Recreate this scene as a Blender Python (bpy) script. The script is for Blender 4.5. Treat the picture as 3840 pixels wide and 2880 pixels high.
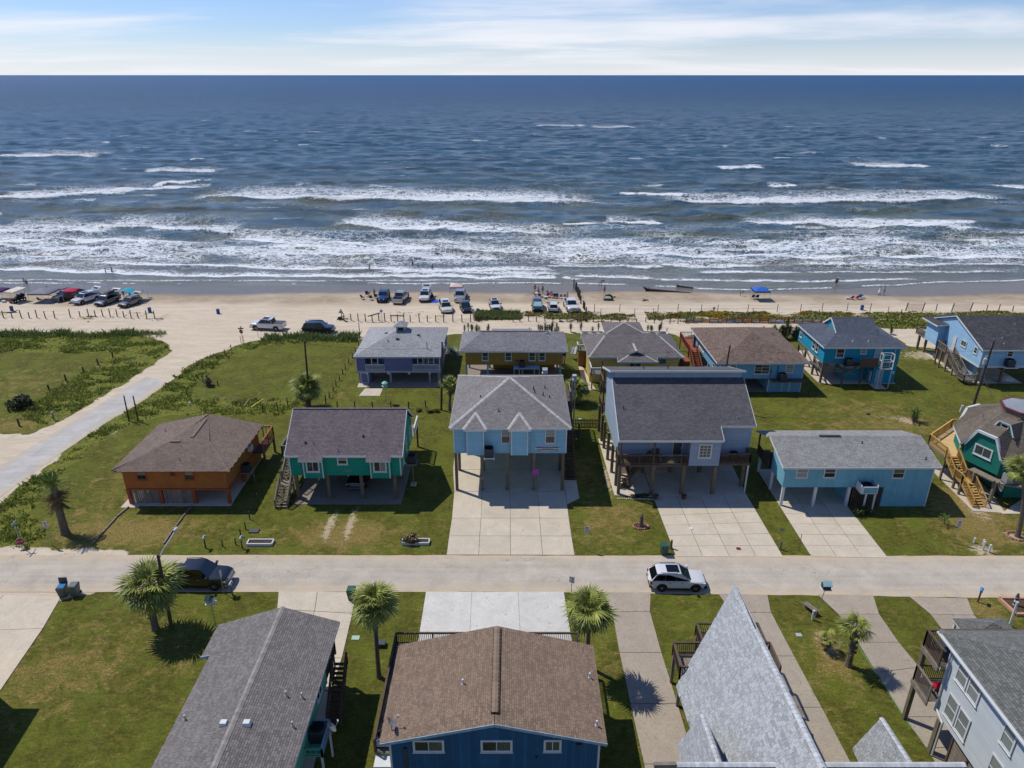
import bpy, math, random
import numpy as np
from mathutils import Vector, Matrix

sc = bpy.context.scene
for o in list(bpy.data.objects): bpy.data.objects.remove(o)
R = random.Random(7)
NR = np.random.default_rng(11)
Z = Vector((0, 0, 1))

# ------------------------------------------------------------------ camera
cd = bpy.data.cameras.new("camera"); cam = bpy.data.objects.new("camera", cd)
sc.collection.objects.link(cam); sc.camera = cam
cd.sensor_width = 36.0; cd.lens = 25.0; cd.clip_start = 0.5; cd.clip_end = 60000
cam.location = (0, 0, 40); cam.rotation_euler = (math.radians(90 - 23.54), 0, 0)

# ------------------------------------------------------------------ sky, sun, exposure
SUN = Vector((-.55, .345, 1)).normalized()
EL = math.asin(SUN.z); AZ = math.atan2(SUN.x, SUN.y)
wd = bpy.data.worlds.new("World"); sc.world = wd; wd.use_nodes = True
nt = wd.node_tree; N = nt.nodes; LK = nt.links
for n in list(N): N.remove(n)
def wn(t, **k):
 n = N.new(t)
 for a, b in k.items(): setattr(n, a, b)
 return n
sky = wn("ShaderNodeTexSky", sky_type='NISHITA', sun_disc=False)
sky.sun_elevation = EL; sky.sun_rotation = AZ % (2 * math.pi)
sky.air_density = 1.0; sky.dust_density = 0.0; sky.ozone_density = 4.0
tint = wn("ShaderNodeMix", data_type='RGBA', blend_type='MULTIPLY'); tint.inputs[0].default_value = 1
tint.inputs[7].default_value = (0.80, 0.90, 1.22, 1)
LK.new(sky.outputs[0], tint.inputs[6])
tc = wn("ShaderNodeTexCoord"); sp = wn("ShaderNodeSeparateXYZ"); LK.new(tc.outputs['Generated'], sp.inputs[0])
def wm(op, a, b=None, c=None, clamp=False):
 n = wn("ShaderNodeMath", operation=op); n.use_clamp = clamp
 for i, x in enumerate((a, b, c)):
  if x is None: continue
  if hasattr(x, 'is_linked'): LK.new(x, n.inputs[i])
  else: n.inputs[i].default_value = x
 return n.outputs[0]
zz = wm('MAXIMUM', sp.outputs[2], 0.0)
den = wm('ADD', zz, 0.055)
cb = wn("ShaderNodeCombineXYZ")
LK.new(wm('DIVIDE', sp.outputs[0], den), cb.inputs[0]); LK.new(wm('DIVIDE', sp.outputs[1], den), cb.inputs[1])
mp = wn("ShaderNodeMapping"); mp.inputs['Scale'].default_value = (0.42, 0.6, 1); mp.inputs['Location'].default_value = (3.1, 1.7, 0); LK.new(cb.outputs[0], mp.inputs[0])
n1 = wn("ShaderNodeTexNoise"); n1.inputs['Scale'].default_value = 0.42; n1.inputs['Detail'].default_value = 9; n1.inputs['Roughness'].default_value = 0.56; n1.inputs['Distortion'].default_value = 0.4
LK.new(mp.outputs[0], n1.inputs['Vector'])
mrp = wn("ShaderNodeMapRange", interpolation_type='SMOOTHSTEP'); mrp.inputs[1].default_value = 0.43; mrp.inputs[2].default_value = 0.68
LK.new(n1.outputs[0], mrp.inputs[0])
hz = wn("ShaderNodeMapRange", interpolation_type='SMOOTHSTEP'); hz.inputs[1].default_value = 0.055; hz.inputs[2].default_value = -0.01; hz.inputs[3].default_value = 0; hz.inputs[4].default_value = 0.75
LK.new(sp.outputs[2], hz.inputs[0])
base = wn("ShaderNodeMix", data_type='RGBA'); LK.new(hz.outputs[0], base.inputs[0]); LK.new(tint.outputs[2], base.inputs[6]); base.inputs[7].default_value = (8.4, 8.8, 9.4, 1)
cl = wn("ShaderNodeMix", data_type='RGBA'); zf = wn("ShaderNodeMapRange", interpolation_type='SMOOTHSTEP'); zf.inputs[1].default_value = 0.1; zf.inputs[2].default_value = 0.4; zf.inputs[3].default_value = 0.85; zf.inputs[4].default_value = 0.06; LK.new(sp.outputs[2], zf.inputs[0])
LK.new(wm('MULTIPLY', mrp.outputs[0], zf.outputs[0]), cl.inputs[0]); LK.new(base.outputs[2], cl.inputs[6]); cl.inputs[7].default_value = (9.2, 9.3, 9.9, 1)
bg = wn("ShaderNodeBackground"); bg.inputs[1].default_value = 0.1; LK.new(cl.outputs[2], bg.inputs[0])
ow = wn("ShaderNodeOutputWorld"); LK.new(bg.outputs[0], ow.inputs[0])

sl = bpy.data.lights.new("sun", 'SUN'); so = bpy.data.objects.new("sun", sl); sc.collection.objects.link(so)
sl.energy = 3.9; sl.angle = math.radians(0.53); sl.color = (1.0, 0.955, 0.87)
so.rotation_euler = SUN.to_track_quat('Z', 'Y').to_euler(); so.location = (-60, 60, 90)
sc.view_settings.view_transform = 'Standard'; sc.view_settings.look = 'None'
sc.view_settings.exposure = 0.0; sc.view_settings.gamma = 1.0; sc.view_settings.use_curve_mapping = False

# ------------------------------------------------------------------ helpers
def srgb(r, g, b, k=1.0):
 return tuple((x / 255 / 12.92 if x / 255 <= .04045 else ((x / 255 + .055) / 1.055) ** 2.4) * k for x in (r, g, b)) + (1.0,)
def H(h, k=1.0):
 return srgb(int(h[0:2], 16), int(h[2:4], 16), int(h[4:6], 16), k)

MATS = {}
class Sh:
 """small node-graph helper"""
 def __init__(s, name):
  s.m = bpy.data.materials.new(name); s.m.use_nodes = True; s.t = s.m.node_tree; s.N = s.t.nodes; s.L = s.t.links
  s.b = s.N['Principled BSDF']
 def n(s, t, **k):
  x = s.N.new(t)
  for a, b in k.items(): setattr(x, a, b)
  return x
 def put(s, inp, v):
  if hasattr(v, 'is_linked'): s.L.new(v, inp)
  else: inp.default_value = v
 def co(s, scale=(1, 1, 1), rot=(0, 0, 0), kind='Object'):
  t = s.n("ShaderNodeTexCoord"); m = s.n("ShaderNodeMapping"); m.inputs['Scale'].default_value = scale; m.inputs['Rotation'].default_value = rot
  s.L.new(t.outputs[kind], m.inputs[0]); return m.outputs[0]
 def noise(s, vec, scale, detail=4, rough=.55, dist=0):
  x = s.n("ShaderNodeTexNoise"); x.inputs['Scale'].default_value = scale; x.inputs['Detail'].default_value = detail
  x.inputs['Roughness'].default_value = rough; x.inputs['Distortion'].default_value = dist; s.L.new(vec, x.inputs['Vector']); return x.outputs[0]
 def rng(s, v, a, b, c=0., d=1., smooth=True):
  x = s.n("ShaderNodeMapRange");
  if smooth: x.interpolation_type = 'SMOOTHSTEP'
  s.put(x.inputs[0], v)
  for i, q in enumerate((a, b, c, d)): s.put(x.inputs[i + 1], q)
  return x.outputs[0]
 def mix(s, f, a, b, mode='MIX'):
  x = s.n("ShaderNodeMix", data_type='RGBA', blend_type=mode); s.put(x.inputs[0], f); s.put(x.inputs[6], a); s.put(x.inputs[7], b); return x.outputs[2]
 def math(s, op, a, b=0., clamp=False):
  x = s.n("ShaderNodeMath", operation=op); x.use_clamp = clamp; s.put(x.inputs[0], a); s.put(x.inputs[1], b); return x.outputs[0]
 def attr(s, name):
  x = s.n("ShaderNodeAttribute"); x.attribute_name = name; return x.outputs['Fac']
 def scale(s, col, f):
  x = s.n("ShaderNodeVectorMath", operation='SCALE'); s.put(x.inputs[0], col); s.put(x.inputs['Scale'], f); return x.outputs[0]
 def bump(s, h, strength=.4, dist=.05):
  x = s.n("ShaderNodeBump"); x.inputs['Strength'].default_value = strength; x.inputs['Distance'].default_value = dist; s.L.new(h, x.inputs['Height'])
  s.L.new(x.outputs[0], s.b.inputs['Normal'])
 def col(s, c): s.put(s.b.inputs['Base Color'], c)
 def rough(s, r): s.put(s.b.inputs['Roughness'], r)
 def spec(s, r): s.b.inputs['Specular IOR Level'].default_value = r

def mat(name, c, rough=.75, var=.12, scale=2.5, bump=0., bscale=30, spec=.35, metal=0., stretch=(1, 1, 1), dirt=None, dirtk=.35, coat=0., objvar=0.):
 if name in MATS: return MATS[name]
 s = Sh(name); v = s.co(stretch)
 n = s.noise(v, scale, 5, .6)
 f = s.rng(n, .3, .7, 1 - var, 1 + var, False)
 if objvar:
  oi = s.n("ShaderNodeObjectInfo"); f = s.math('MULTIPLY', f, s.rng(oi.outputs['Random'], 0, 1, 1 - objvar, 1 + objvar, False))
 f = s.math('MULTIPLY', f, s.math('ADD', s.attr('tone'), 1.0))
 c3 = s.n("ShaderNodeRGB"); c3.outputs[0].default_value = c
 col = c3.outputs[0]
 if not dirt and name.endswith('_paint') and not coat: dirt = tuple(x * .62 + .02 for x in c[:3]) + (1,); dirtk = .4
 if dirt:
  d = s.noise(s.co((1, 1, .35)), .9, 6, .65, .6)
  col = s.mix(s.rng(d, .52, .75, 0, dirtk), col, dirt)
 s.col(s.scale(col, f)); s.rough(rough); s.spec(spec); s.b.inputs['Metallic'].default_value = metal
 if coat: s.b.inputs['Coat Weight'].default_value = coat; s.b.inputs['Coat Roughness'].default_value = .04
 if bump: s.bump(s.noise(v, bscale, 3), bump, .02)
 MATS[name] = s.m; return s.m

OFF = {}
def link(o): sc.collection.objects.link(o); return o
def tag(o, label=None, cat=None, group=None, kind=None):
 if label: o['label'] = label
 if cat: o['category'] = cat
 if group: o['group'] = group
 if kind: o['kind'] = kind
 return o
def thing(name, label, cat, loc=(0, 0, 0), group=None, rz=0., kind=None):
 o = link(bpy.data.objects.new(name, None)); o.location = loc; o.rotation_euler = (0, 0, rz); o.empty_display_size = .2
 OFF[o] = Vector(loc); return tag(o, label, cat, group, kind)

class MB:
 def __init__(s): s.v = []; s.f = []; s.m = []; s.tone = []
 def add(s, pts, faces, m=0, tone=0.):
  b = len(s.v); s.v += [tuple(p) for p in pts]; s.f += [tuple(b + i for i in f) for f in faces]; s.m += [m] * len(faces); s.tone += [tone] * len(pts)
 def poly(s, pts, m=0, tone=0.): s.add(pts, [range(len(pts))], m, tone)
 def hexa(s, p, m=0, tone=0.):   # 4 bottom ccw, 4 top ccw
  s.add(p, [(3, 2, 1, 0), (4, 5, 6, 7), (0, 1, 5, 4), (1, 2, 6, 5), (2, 3, 7, 6), (3, 0, 4, 7)], m, tone)
 def box(s, x0, x1, y0, y1, z0, z1, m=0, tone=0.):
  s.hexa([(x0, y0, z0), (x1, y0, z0), (x1, y1, z0), (x0, y1, z0), (x0, y0, z1), (x1, y0, z1), (x1, y1, z1), (x0, y1, z1)], m, tone)
 def fbox(s, F, u0, u1, v0, v1, n0, n1, m=0, tone=0.):
  o, u, v, n = F
  q = lambda a, b, c: o + u * a + v * b + n * c
  s.hexa([q(u0, v0, n1), q(u1, v0, n1), q(u1, v0, n0), q(u0, v0, n0), q(u0, v1, n1), q(u1, v1, n1), q(u1, v1, n0), q(u0, v1, n0)], m, tone)
 def beam(s, p, q, w, h, m=0, tone=0., side=None):
  p = Vector(p); q = Vector(q); d = (q - p).normalized()
  a = Vector(side) if side else (d.cross(Z) if abs(d.z) < .98 else Vector((1, 0, 0)))
  a = (a - d * a.dot(d)).normalized(); b = a.cross(d)
  a *= w / 2; b *= h / 2
  s.hexa([p - a - b, p + a - b, q + a - b, q - a - b, p - a + b, p + a + b, q + a + b, q - a + b], m, tone)
 def prism(s, pts, off, m=0, tone=0., m2=None):
  pts = [Vector(p) for p in pts]; off = Vector(off); n = len(pts)
  s.add(pts + [p + off for p in pts], [tuple(range(n)), tuple(range(2 * n - 1, n - 1, -1))] , m, tone)
  b = len(s.v) - 2 * n
  for i in range(n):
   j = (i + 1) % n; s.f.append((b + j, b + i, b + n + i, b + n + j)); s.m.append(m if m2 is None else m2)
 def cyl(s, p, q, r0, r1=None, n=10, m=0, caps=True, tone=0.):
  r1 = r0 if r1 is None else r1; p = Vector(p); q = Vector(q); d = (q - p).normalized()
  a = d.cross(Z) if abs(d.z) < .98 else Vector((1, 0, 0)); a.normalize(); b = a.cross(d)
  pts = []
  for c, r in ((p, r0), (q, r1)):
   for i in range(n): t = 2 * math.pi * i / n; pts.append(c + a * (r * math.cos(t)) + b * (r * math.sin(t)))
  fs = [(i, i + n, (i + 1) % n + n, (i + 1) % n) for i in range(n)]
  if caps: fs += [tuple(range(n)), tuple(range(2 * n - 1, n - 1, -1))]
  s.add(pts, fs, m, tone)
 def tube(s, pts, r, n=6, m=0):
  for a, b in zip(pts[:-1], pts[1:]): s.cyl(a, b, r, r, n, m)
 def lathe(s, prof, c, n=14, m=0, sx=1., sy=1.):
  c = Vector(c); k = len(prof); pts = []
  for r, z in prof:
   for i in range(n): t = 2 * math.pi * i / n; pts.append(c + Vector((r * sx * math.cos(t), r * sy * math.sin(t), z)))
  fs = [(a * n + i, a * n + (i + 1) % n, (a + 1) * n + (i + 1) % n, (a + 1) * n + i) for a in range(k - 1) for i in range(n)]
  fs += [tuple(range(n - 1, -1, -1)), tuple((k - 1) * n + i for i in range(n))]
  s.add(pts, fs, m)
 def mesh(s, name, mats, off=(0, 0, 0), smooth=False):
  me = bpy.data.meshes.new(name); ox, oy, oz = off
  me.from_pydata([(x - ox, y - oy, z - oz) for x, y, z in s.v], [], s.f)
  mats = mats if isinstance(mats, (list, tuple)) else [mats]
  for m in mats: me.materials.append(m)
  if len(mats) > 1: me.polygons.foreach_set('material_index', s.m)
  if smooth: me.polygons.foreach_set('use_smooth', [True] * len(s.f))
  if any(s.tone): me.attributes.new('tone', 'FLOAT', 'POINT').data.foreach_set('value', s.tone)
  me.update(); return me

def part(mb, name, mats, root, smooth=False, stuff=False, label=None, local=False):
 off = OFF[root]; me = mb.mesh(name, mats, (0, 0, 0) if local else off, smooth)
 o = link(bpy.data.objects.new(name, me)); o.parent = root; OFF[o] = off
 if stuff: o['kind'] = 'stuff'
 if label: o['label'] = label
 return o
def solo(mb, name, mats, label, cat, loc=(0, 0, 0), group=None, smooth=False, kind=None):
 me = mb.mesh(name, mats, loc, smooth); o = link(bpy.data.objects.new(name, me)); o.location = loc; OFF[o] = Vector(loc)
 return tag(o, label, cat, group, kind)
def inst(name, me, root, loc=(0, 0, 0), rot=(0, 0, 0), sca=(1, 1, 1), mtx=None):
 o = link(bpy.data.objects.new(name, me)); o.parent = root
 if mtx is not None: o.matrix_basis = Matrix.Translation(-OFF[root]) @ mtx
 else: o.location = Vector(loc) - OFF[root]; o.rotation_euler = rot; o.scale = sca
 OFF[o] = OFF[root]; return o
def copy_tree(o, parent=None):
 c = link(o.copy()); c.parent = parent
 for ch in o.children: copy_tree(ch, c)
 return c
def text_mesh(txt, size, mat_, ext=.004):
 cu = bpy.data.curves.new("lettering", 'FONT'); cu.body = txt; cu.size = size; cu.extrude = ext; cu.align_x = 'CENTER'; cu.align_y = 'CENTER'; cu.resolution_u = 2
 o = bpy.data.objects.new("tmp", cu); sc.collection.objects.link(o)
 me = bpy.data.meshes.new_from_object(o.evaluated_get(bpy.context.evaluated_depsgraph_get()))
 bpy.data.objects.remove(o); bpy.data.curves.remove(cu); me.materials.clear(); me.materials.append(mat_); return me
def lettering(txt, size, mat_, root, c, u, n):
 u = Vector(u).normalized(); n = Vector(n).normalized(); v = n.cross(u)
 M = Matrix.Translation(Vector(c)) @ Matrix((u, v, n)).transposed().to_4x4()
 return inst("lettering", text_mesh(txt, size, mat_), root, mtx=M)
def FR(o, u, n=None, v=Z):
 u = Vector(u).normalized(); v = Vector(v).normalized(); n = Vector(n).normalized() if n else v.cross(u) * -1
 return (Vector(o), u, v, n)

def _h(ix, iy, seed):
 h = (ix.astype(np.int64) * 374761393 + iy.astype(np.int64) * 668265263 + seed * 974634777) & 0x7fffffff
 h = ((h ^ (h >> 13)) * 1274126177) & 0x7fffffff
 return ((h ^ (h >> 16)) & 0xffff) / 65535.0
def vn(x, y, seed=0):
 x = np.asarray(x, float); y = np.asarray(y, float)
 ix = np.floor(x); iy = np.floor(y); fx = x - ix; fy = y - iy; fx = fx * fx * (3 - 2 * fx); fy = fy * fy * (3 - 2 * fy)
 a = _h(ix, iy, seed); b = _h(ix + 1, iy, seed); c = _h(ix, iy + 1, seed); d = _h(ix + 1, iy + 1, seed)
 return a + (b - a) * fx + (c - a) * fy + (a - b - c + d) * fx * fy
def fbm(x, y, seed=0, o=4):
 s = 0; a = .5; t = 0
 for i in range(o): s = s + a * vn(x * 2 ** i, y * 2 ** i, seed + i); t += a; a *= .5
 return s / t
def sstep(a, b, x): t = np.clip((x - a) / (b - a), 0, 1); return t * t * (3 - 2 * t)
def inpoly(x, y, P):
 x = np.asarray(x, float); y = np.asarray(y, float); r = np.zeros(x.shape, bool); n = len(P); j = n - 1
 for i in range(n):
  (xi, yi), (xj, yj) = P[i], P[j]
  if yi != yj: r ^= ((yi > y) != (yj > y)) & (x < (xj - xi) * (y - yi) / (yj - yi) + xi)
  j = i
 return r

# ================================================================== THE GROUND
BEACH = [(-4000, 113.3), (-86, 113.2), (-78.4, 113.6), (-70.8, 113.3), (-65.3, 113.8), (-58.7, 110.7), (-55.3, 107.6), (-53.4, 104.6), (-54.6, 94.1), (-55.6, 86.3),
         (-57.2, 78.8), (-58.9, 76.6), (-70, 76.8), (-90, 76.5), (-90, 69.3), (-70, 69), (-57.8, 68.4), (-58.2, 60), (-59.5, 54.3), (-120, 54.2), (-120, 46), (-37, 46.9), (-35, 47.75), (-35, 53.6), (-43, 53.9), (-52.6, 54.6), (-52.2, 61),
         (-51.6, 71.8), (-50.6, 80.3), (-49.2, 86.4), (-48.4, 93.5), (-48.2, 98.3), (-47.2, 102), (-43.7, 107.8), (-40.5, 110.7), (-39, 111.5), (-33, 112.2), (-28, 112.2), (-25.1, 110.5), (-22.5, 111.2),
         (-11, 112.2), (-9, 113.2), (9.3, 113.2), (26.3, 113.4), (28.4, 111.2), (31, 113.2), (48.7, 113.4), (59, 112.8), (63.5, 111.6), (64.0, 106.6), (69, 105.6), (76, 109), (90, 111.5), (4000, 112.5), (4000, 500), (-4000, 500)]
V1 = [(-200, 103.9), (-62.5, 104.3), (-62, 99), (-63, 92), (-64, 84.5), (-62, 80.5), (-57.5, 79.3), (-55.8, 86.3), (-54.8, 94), (-53.8, 104.6), (-55.5, 107.2), (-58.9, 110.2), (-65, 113.4), (-70.8, 113), (-200, 113)]
V2 = [(-43.9, 53.9), (-45.8, 57.4), (-48, 59.6), (-49.4, 65.6), (-49.6, 72.2), (-48, 78.4), (-44, 82), (-38.7, 82), (-31.7, 82.2), (-28.3, 82), (-27.2, 84.6), (-30, 86.5), (-43, 87), (-44.8, 92), (-44.6, 97), (-43.4, 103.6), (-40, 107.3), (-36, 108.6), (-30, 108.8),
      (-25.9, 108), (-25.4, 111), (-28, 112), (-39, 111.3), (-43.5, 107.4), (-46.9, 101.8), (-47.9, 98), (-48.1, 93.3), (-48.9, 86.4), (-50.3, 80.3), (-51.3, 71.8), (-51.9, 62), (-52.5, 54.6)]
def shore(x):      # water's edge
 return np.interp(x, [-400, -107, -51, 2, 20, 38, 52, 64, 78, 93, 109, 400], [146, 145.3, 144.8, 145.5, 145, 141.6, 140.2, 140.9, 143.6, 146.4, 148, 149]) + (vn(np.asarray(x) / 5., 0 * np.asarray(x), 5) - .5) * 1.2
def wetline(x):
 return np.interp(x, [-400, -102, -49, -16, 2, 27, 52, 79, 102, 400], [138.4, 137.8, 137.4, 138.7, 138, 140, 137.8, 136.4, 137.6, 138]) + (fbm(np.asarray(x) / 9., 0 * np.asarray(x), 3) - .5) * 2.4
def dune(x, y):    # where dune plants grow on the sand strip, 0..1
 n = fbm(x / 4.2, y / 2.0, 21); n2 = fbm(x / 14., y / 6., 22)
 a = sstep(119.6, 120.4, y) * (1 - sstep(123.2, 124.8, y))
 left = (x < -62) * .38 + ((x > -30.5) & (x < -7)) * .30
 right = ((x > -6.6) & (x < 1.5)) * .95 + ((x >= 1.5) & (x < 22)) * .62 + ((x >= 24.2) & (x < 64)) * .68 + (x >= 64) * 1.0
 d = a * (left + right)
 d2 = ((x > 52)) * sstep(114.6, 116, y) * (1 - sstep(119.2, 120.4, y)) * sstep(52, 68, x) * 1.1
 return np.clip(sstep(.44, .64, n * .75 + n2 * .25 + (np.maximum(d, d2) - .5) * .62) * (np.maximum(d, d2) > .05), 0, 1)
def hgt(x, y):
 x = np.asarray(x, float); y = np.asarray(y, float)
 s = shore(x)
 z = np.where(y > 128, -0.32 * np.clip((y - 128) / np.maximum(s - 128, 1), 0, 1.0) - np.clip(y - s, 0, None) * .024, 0.0)
 m = sstep(118.7, 120.2, y) * (1 - sstep(123.5, 126, y)) * ((x < -62.5) * 1. + ((x > -31) & (x < -6)) * 1. + (x > -6) * 1.)
 z = z + m * (fbm(x / 5., y / 2.2, 31) * .62 - .1 + (fbm(x / 1.3, y / 1.0, 33) - .5) * .22) * .8
 b = sstep(104, 128, y) * (1 - sstep(132, 138, y)) * ((fbm(x / 2.2, y / .8, 34) - .5) * .09)
 return z + b
def hz1(x, y): return float(hgt(np.array([x]), np.array([y]))[0])

xs = np.concatenate([[-4000, -1500, -600, -300, -180, -135], np.arange(-118, 118.01, .34), [135, 180, 300, 600, 1500, 4000]])
ys = np.concatenate([[-900, -300, -80, -20, 8, 20], np.arange(25, 152, .34), [156, 162, 172, 190, 230, 320]])
gx, gy = np.meshgrid(xs, ys)
gz = hgt(gx, gy)
jx = gx + (fbm(gx * .8, gy * .8, 41) - .5) * 1.6; jy = gy + (fbm(gx * .8, gy * .8, 47) - .5) * 1.6
A_sand = inpoly(jx, jy, BEACH).astype(float)
A_veg = np.maximum(inpoly(jx, jy, V1), inpoly(jx, jy, V2)).astype(float)
A_veg = np.maximum(A_veg, dune(gx, gy) * A_sand)
A_wet = sstep(-2.2, .9, gy - wetline(gx)) * A_sand
A_damp = sstep(127, 133.5, gy + (fbm(gx / 12, gy / 3, 51) - .5) * 7) * A_sand
def blob(cx, cy, rx, ry, k): return k * np.exp(-(((gx - cx) / rx) ** 2 + ((gy - cy) / ry) ** 2))
dry = sum(blob(*b) for b in [(-36, 56.5, 6.5, 2.6, .9), (-16, 56, 5.2, 2.4, 1.0), (-41, 66, 5, 9, .4), (-30, 41, 6, 5, .35), (-35, 38, 4, 4, .4), (9, 58, 3, 5, .55), (7.8, 68, 1.6, 4, .6), (47, 62, 4, 3.4, .9), (44.5, 57, 4, 4, .75), (49, 79, 7, 3, .5), (45, 84, 8, 3, .4), (40, 79, 8, 2, .3), (12.5, 60, 3, 2, .4),
  (-62, 79, 5, 3, .6), (-70, 92, 10, 7, .35), (-6.5, 45, 1.2, 2, .6), (24, 41.5, .9, 2.2, 1.2), (28, 39, 3, 2.5, .4), (22, 39, 2, 5, .3), (38.6, 45.6, 1.6, 1.6, .9), (6.5, 41, 1.5, 4, .4), (-20, 88, 2, 2, .3), (-23.3, 88, 1, 1.6, .5)])
worn = sum(blob(*b) for b in [(-17.6, 57.5, .5, 3, .9), (-15.7, 57.5, .5, 3, .9), (-9.9, 54, 1., .5, .3), (50, 80.1, 1.3, .8, 1.0), (48, 81.2, 2.4, .7, .5), (43.1, 53.7, 1.4, .9, .9), (47.6, 55.6, 1.3, .9, .8), (24.0, 41.8, .7, 1.6, .7), (46.5, 60.5, 1.2, 3.0, .7), (58.5, 80.6, 2, 1, .6), (10.3, 66, .5, 4, .7), (-57, 80, 2, 2, .4), (-50, 66, 1.2, 3, .5), (-48.2, 76.5, 1.3, 2, .4), (65, 103, 5, 2.2, .9)])
nx, ny = len(xs), len(ys)
idx = np.arange(nx * ny).reshape(ny, nx)
quads = np.stack([idx[:-1, :-1], idx[:-1, 1:], idx[1:, 1:], idx[1:, :-1]], -1).reshape(-1, 4)
fs_ = (A_sand[:-1, :-1] + A_sand[1:, 1:] + A_sand[:-1, 1:] + A_sand[1:, :-1]).reshape(-1) / 4
VALL = np.stack([gx, gy, gz], -1).reshape(-1, 3)
def sheet(name, q, m, attrs):
 used = np.unique(q); mp_ = np.full(len(VALL), -1); mp_[used] = np.arange(len(used)); q2 = mp_[q]
 me = bpy.data.meshes.new(name); me.vertices.add(len(used)); me.vertices.foreach_set('co', VALL[used].ravel())
 me.loops.add(q2.size); me.loops.foreach_set('vertex_index', q2.ravel()); me.polygons.add(len(q2))
 me.polygons.foreach_set('loop_start', np.arange(0, q2.size, 4)); me.polygons.foreach_set('loop_total', np.full(len(q2), 4)); me.polygons.foreach_set('use_smooth', np.ones(len(q2), bool))
 for k, a in attrs.items(): me.attributes.new(k, 'FLOAT', 'POINT').data.foreach_set('value', a.ravel()[used].astype(np.float32))
 me.materials.append(m); me.update(); me.validate()
 return tag(link(bpy.data.objects.new(name, me)), kind='structure')

def ground_mat():
 s = Sh('grass_and_sand'); c = s.co()
 fine = s.noise(c, 2.2, 8, .7); streak = s.noise(s.co((.16, .8, 1)), 1.1, 7, .7, .8); big = s.noise(c, .12, 4, .6); trk = s.noise(s.co((.3, 1, 1), (0, 0, .12)), .9, 8, .75, 2.2)
 sand = s.mix(s.rng(streak, .3, .7), H('bbab95'), H('cdbfa9'))
 sand = s.mix(s.rng(fine, .5, .75, 0, .4), sand, H('a59682'))
 sand = s.mix(s.rng(trk, .56, .66, 0, .45), sand, H('9a8a75'))
 damp = s.mix(s.rng(trk, .35, .65), H('8d7d69'), H('ab9a82'))
 sand = s.mix(s.math('MULTIPLY', s.attr('damp'), s.rng(big, .3, .6, .5, 1)), sand, damp)
 wet = s.attr('wet'); sand = s.mix(wet, sand, s.mix(streak, H('5f5b56'), H('786d60')))
 weed = s.math('MULTIPLY', s.rng(s.noise(s.co((.35, 1.6, 1)), 1.6, 6, .7, 1.2), .62, .7), s.attr('wrack'))
 sand = s.mix(weed, sand, H('4d3a28'))
 sand = s.mix(s.math('MULTIPLY', s.attr('veg'), .75), sand, s.mix(fine, H('5a6430'), H('857d4c')))
 f0 = s.noise(c, 7.5, 6, .8); f1 = s.noise(c, 2.1, 6, .7, .4); f2 = s.noise(c, .33, 6, .62, .6); st = s.noise(s.co((.5, 1.6, 1), (0, 0, .35)), 3.0, 5, .75, .8)
 g = s.mix(s.rng(f1, .34, .66), H('444c14'), H('635f24'))
 g = s.mix(s.rng(f2, .42, .62), g, s.mix(f0, H('4c5a18'), H('6e6e28')))
 k = s.math('ADD', s.attr('dry'), s.rng(s.noise(c, .8, 6, .7, .5), .42, .72, -.1, .62))
 k = s.math('ADD', k, s.rng(st, .5, .8, -.08, .4))
 g = s.mix(s.rng(k, .1, .85, 0, .92), g, s.mix(s.rng(f0, .35, .65), H('6f5e30'), H('94814c')))
 g = s.mix(s.math('MULTIPLY', s.attr('veg'), .8), g, s.mix(s.rng(f1, .35, .65), H('50611f'), H('837d36')))
 wn_ = s.math('ADD', s.attr('worn'), s.rng(f1, .3, .7, -.3, .3))
 g = s.mix(s.rng(wn_, .35, .75), g, s.mix(f0, H('9d8b6d'), H('bfb093')))
 g = s.scale(g, s.rng(s.math('ADD', s.math('MULTIPLY', f0, .6), s.math('MULTIPLY', st, .4)), .36, .64, .45, 1.5, False))
 sn = s.rng(s.math('ADD', s.attr('sand'), s.math('MULTIPLY', s.math('SUBTRACT', s.math('ADD', s.math('MULTIPLY', f1, .6), s.math('MULTIPLY', f0, .4)), .5), 1.1)), .38, .62)
 s.col(s.mix(sn, g, sand)); s.rough(s.rng(wet, 0, 1, .95, .14, False)); s.spec(.2)
 s.bump(s.mix(sn, s.math('ADD', f0, st), s.math('ADD', fine, s.math('MULTIPLY', trk, 1.2))), .6, .12)
 return s.m
wrack = sstep(126, 128, gy) * (1 - sstep(138, 140, gy)) * (.25 + .75 * (gx > 20)) * (.35 + .65 * np.exp(-((gy - 129.3 - (fbm(gx / 15, gy * 0, 8) - .5) * 3) / 1.3) ** 2))
A_bl = A_sand.copy()
for _ in range(3): A_bl[1:-1, 1:-1] = (A_bl[1:-1, 1:-1] * 2 + A_bl[:-2, 1:-1] + A_bl[2:, 1:-1] + A_bl[1:-1, :-2] + A_bl[1:-1, 2:]) / 6
at = dict(sand=A_bl, veg=A_veg, wet=A_wet, damp=A_damp, dry=dry, worn=worn, wrack=wrack)
M_ground = ground_mat()
sheet('lawn', quads[fs_ <= .5], M_ground, at)
sheet('beach', quads[fs_ > .5], M_ground, at)

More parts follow.
